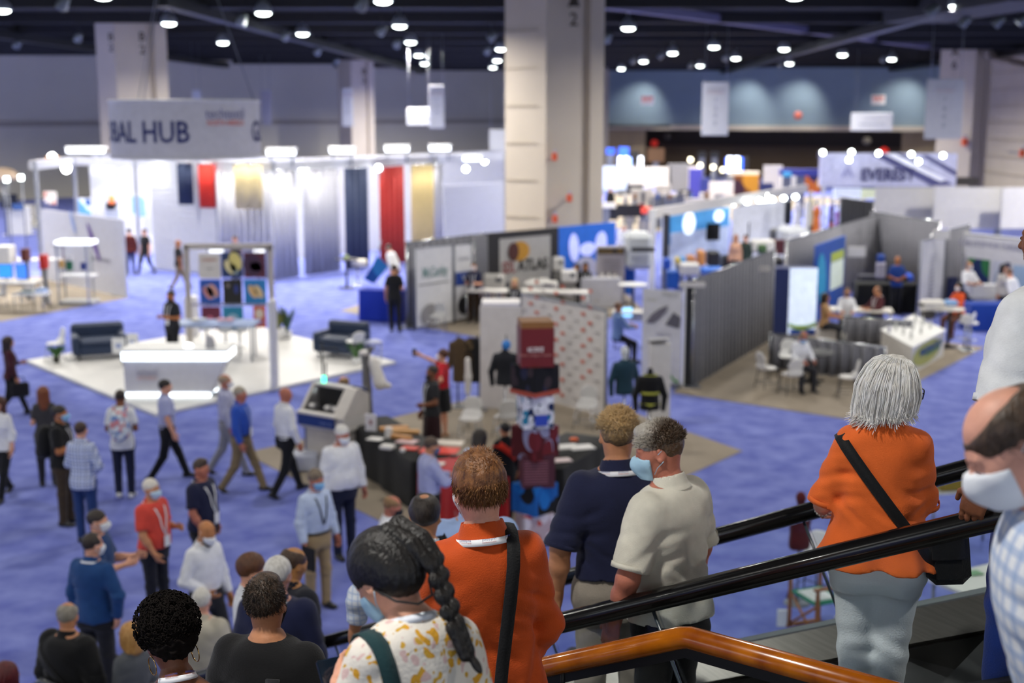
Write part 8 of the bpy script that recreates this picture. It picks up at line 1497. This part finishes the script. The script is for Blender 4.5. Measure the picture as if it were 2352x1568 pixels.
for lab, px, py, yaw, kw in [
    ('person in a white shirt bending over the blue draped table', 906, 555, R_(60), dict(top='long', topm=white_sh, pants='3c382e', lean=.35, hair=('short', '221a16'))),
    ('masked man in a navy polo with lanyard behind the sample table', 1088, 598, R_(165), dict(top='polo', topm=cloth('navy pique', '1b1f3c'), pants='3a2a1c', lan=(LW, True), mask='e6e8ea', armL='bent', armR='bent', lod=1, hair=('short', '3a2a1e', '54402e'))),
    ('man in khaki trousers and black polo walking right in front of the white pavilion', 408, 543, R_(-64), dict(top='polo', topm=cloth('black polo', '131315'), pants=cloth('khaki', '7d6c50'), hair=None, skin='a8683c', armL='bent', leg='step')),
    ('person in a red plaid jacket at the opening of the white pavilion', 296, 520, R_(20), dict(top='jacket', topm=pattern('red plaid', '6a2420', 'plaid', ['2a1614'], 8, line=.5), pants='2a3458', hair=('short', '1c1412'))),
    ('person in a black T-shirt inside the white pavilion', 331, 518, R_(150), dict(top='tee', topm=cloth('black tee', '141416'), pants='17181d', hair=('short', '1c1412'), leg='step2')),
    ('dark haired person seen over the poster rack', 540, 537, R_(150), dict(top='tee', topm=cloth('black tee', '141416'), pants='17181d', hair=('short', '2c1d16'))),
    ('white shirted person at a lab machine in the blue booth', 1428, 508, R_(-150), dict(top='long', topm=white_sh, pants='3c3a44', hair=('short', 'b0aaa0'), lean=.25, armL='table', armR='table')),
    ('woman in a peach top with glasses in the blue graphic booth', 1690, 535, R_(160), dict(fem=True, top='long', topm=cloth('peach top', 'c79a80'), pants='2a2a30', hair=('long', '8a5a3c', 'a8744c'))),
    ('man in a dark green shirt beside the woman in peach', 1713, 535, R_(140), dict(top='long', topm=cloth('dark green shirt', '2c3a34'), pants='2a2a30', hair=('short', '4a3020'))),
    ('man in a blue polo behind the dark display table', 2062, 585, R_(178), dict(top='polo', topm=cloth('blue polo', '1d3c80'), pants='141418', skin='a8683c', hair=None, armL='front', armR='front')),
    ('man in a white shirt standing behind the blue table', 2226, 597, R_(-160), dict(top='roll', topm=white_sh, pants='2a2a30', skin='tan', hair=('ring', '6a5240'), mask='e6e8ea', armR='table', armL='table')),
    ('woman with long dark hair and pale top behind the blue table', 2306, 603, R_(-150), dict(fem=True, top='long', topm=cloth('pale blouse', 'b8b4b0'), pants='17181d', hair=('long', '1c1412'))),
    ('person in a white jacket leaning on the blue table at the right edge', 2338, 612, R_(40), dict(top='long', topm=white_sh, pants='2a2a30', hair=('short', '6a4a34'), lean=.35)),
    ('person in white by the clothes rail of the dark booth', 1968, 478, R_(150), dict(top='long', topm=white_sh, pants='1c2030', hair=('short', '2a1a14'))),
    ('person in dark clothes by the clothes rail', 1942, 480, R_(170), dict(top='long', topm=cloth('dark top', '22242e'), pants='1c2030', hair=('short', '2a1a14'))),
    ('fair haired person in a blue shirt at the black counter behind the column', 1378, 412, R_(170), dict(top='long', topm=cloth('pale denim', '8c9ab4'), pants='2a2a30', hair=('bob', 'a8743a'))),
    ('person in black at the black counter behind the column', 1402, 425, R_(160), dict(top='long', topm=cloth('black knit', '131316'), pants='17181d', hair=('short', '1c1412'))),
]:
    kw.setdefault('lod', 2); flo(lab, px, py, yaw, **kw)
# people sitting: (px, py) is the top of the head, seat height sets the drop
def sitter(label, px, py, yaw, leg='sit', H=1.74, **kw):
    hh = H * (1.75 - (.42 if leg == 'sit' else .26)) / 1.75; p = G(px, py + 4, hh + (.0)); kw.setdefault('lod', 2); return person(label, (p.x, p.y), yaw, H=H, leg=leg, **kw)
sitter('bald man whose head shows behind the white and blue machine', 789, 868, R_(70), lod=1, hair=('ring', '8c7050'), skin='light', top='long', topm=white_sh, pants='2a2a30')
sitter('masked man in a white shirt sitting at the round grey table', 1836, 757, R_(-160), lod=1, skin='ruddy', hair=('ring', '8a7a68'), top='long', topm=white_sh, pants='2a2a30', mask='8fb8e0', armL='table', armR='table', head=(0, .5, 0), lean=.15)
sitter('woman with long brown hair and a tan print top sitting at the white table', 1896, 674, R_(-110), fem=True, skin='tan', hair=('long', '2c1a12'), top='tee', topm=cloth('tan print', 'a8835c'), pants='2a2c34', armR='table', armL='table')
sitter('man in white with a black mask sitting behind the white table', 1946, 662, R_(170), hair=('short', '6a4a34'), skin='light', top='long', topm=white_sh, pants='2a2a30', mask='17171a', armL='table', armR='table')
sitter('man in a maroon checked shirt sitting at the white table with an orange cup', 2018, 658, R_(110), hair=('ring', '6a5240'), skin='tan', top='long', topm=pattern('maroon check', '5a2a30', 'plaid', ['3a1a20'], 14, line=.4), pants=cloth('jeans', '223a6c'), lan=(LW, False), armL='table', armR='table', head=(0, .3, 0))
sitter('woman in an orange jacket perched on a white stool', 2204, 648, R_(120), 'perch', fem=True, skin='light', hair=('long', '1c1412'), top='long', topm=cloth('orange jacket', 'd4501c'), pants=cloth('brown leggings', '5a3424'), shoes='3a2218', mask='e6e8ea', armL='table', armR='table')
sitter('blonde woman in black sitting behind the white counter', 1182, 640, R_(170), fem=True, skin='light', hair=('long', 'b08a58', 'c9a878'), top='long', topm=cloth('black knit', '131316'), pants='17181d', lan=(LW, False))
sitter('woman with long dark hair sitting in the lab booth, left of two', 1325, 606, R_(150), fem=True, skin='tan', hair=('long', '1c1210'), top='long', topm=cloth('black knit', '131316'), pants='17181d')
sitter('woman with dark brown hair and lanyard sitting in the lab booth, right of two', 1345, 603, R_(175), fem=True, skin='tan', hair=('long', '2c1a14'), top='long', topm=cloth('black knit', '131316'), pants='17181d', lan=(LW, False), armL='table', armR='table')
sitter('person in a blue shirt and black trousers on a stool at a laptop', 1420, 694, R_(-70), 'perch', skin='tan', hair=('short', '6a4a34'), top='long', topm=cloth('denim blue shirt', '6a84b0'), pants='121318', armL='table', armR='table', lod=1)
flo('person with white hair whose head shows beside the director chair', 1935, 1408, R_(100), H=1.35, hair=('short', 'c9c0b0', 'e6dfd2'), skin='pink', top='long', topm=cloth('pale top', 'c9c4bc'), pants='2a2a30')
flo('person in a lilac sweater below the wooden handrail', 1322, 1492, R_(-150), H=1.7, hair=('short', '2a1a14'), skin='light', top='long', topm=cloth('lilac sweater', '9a86b4'), pants='2a2a30')
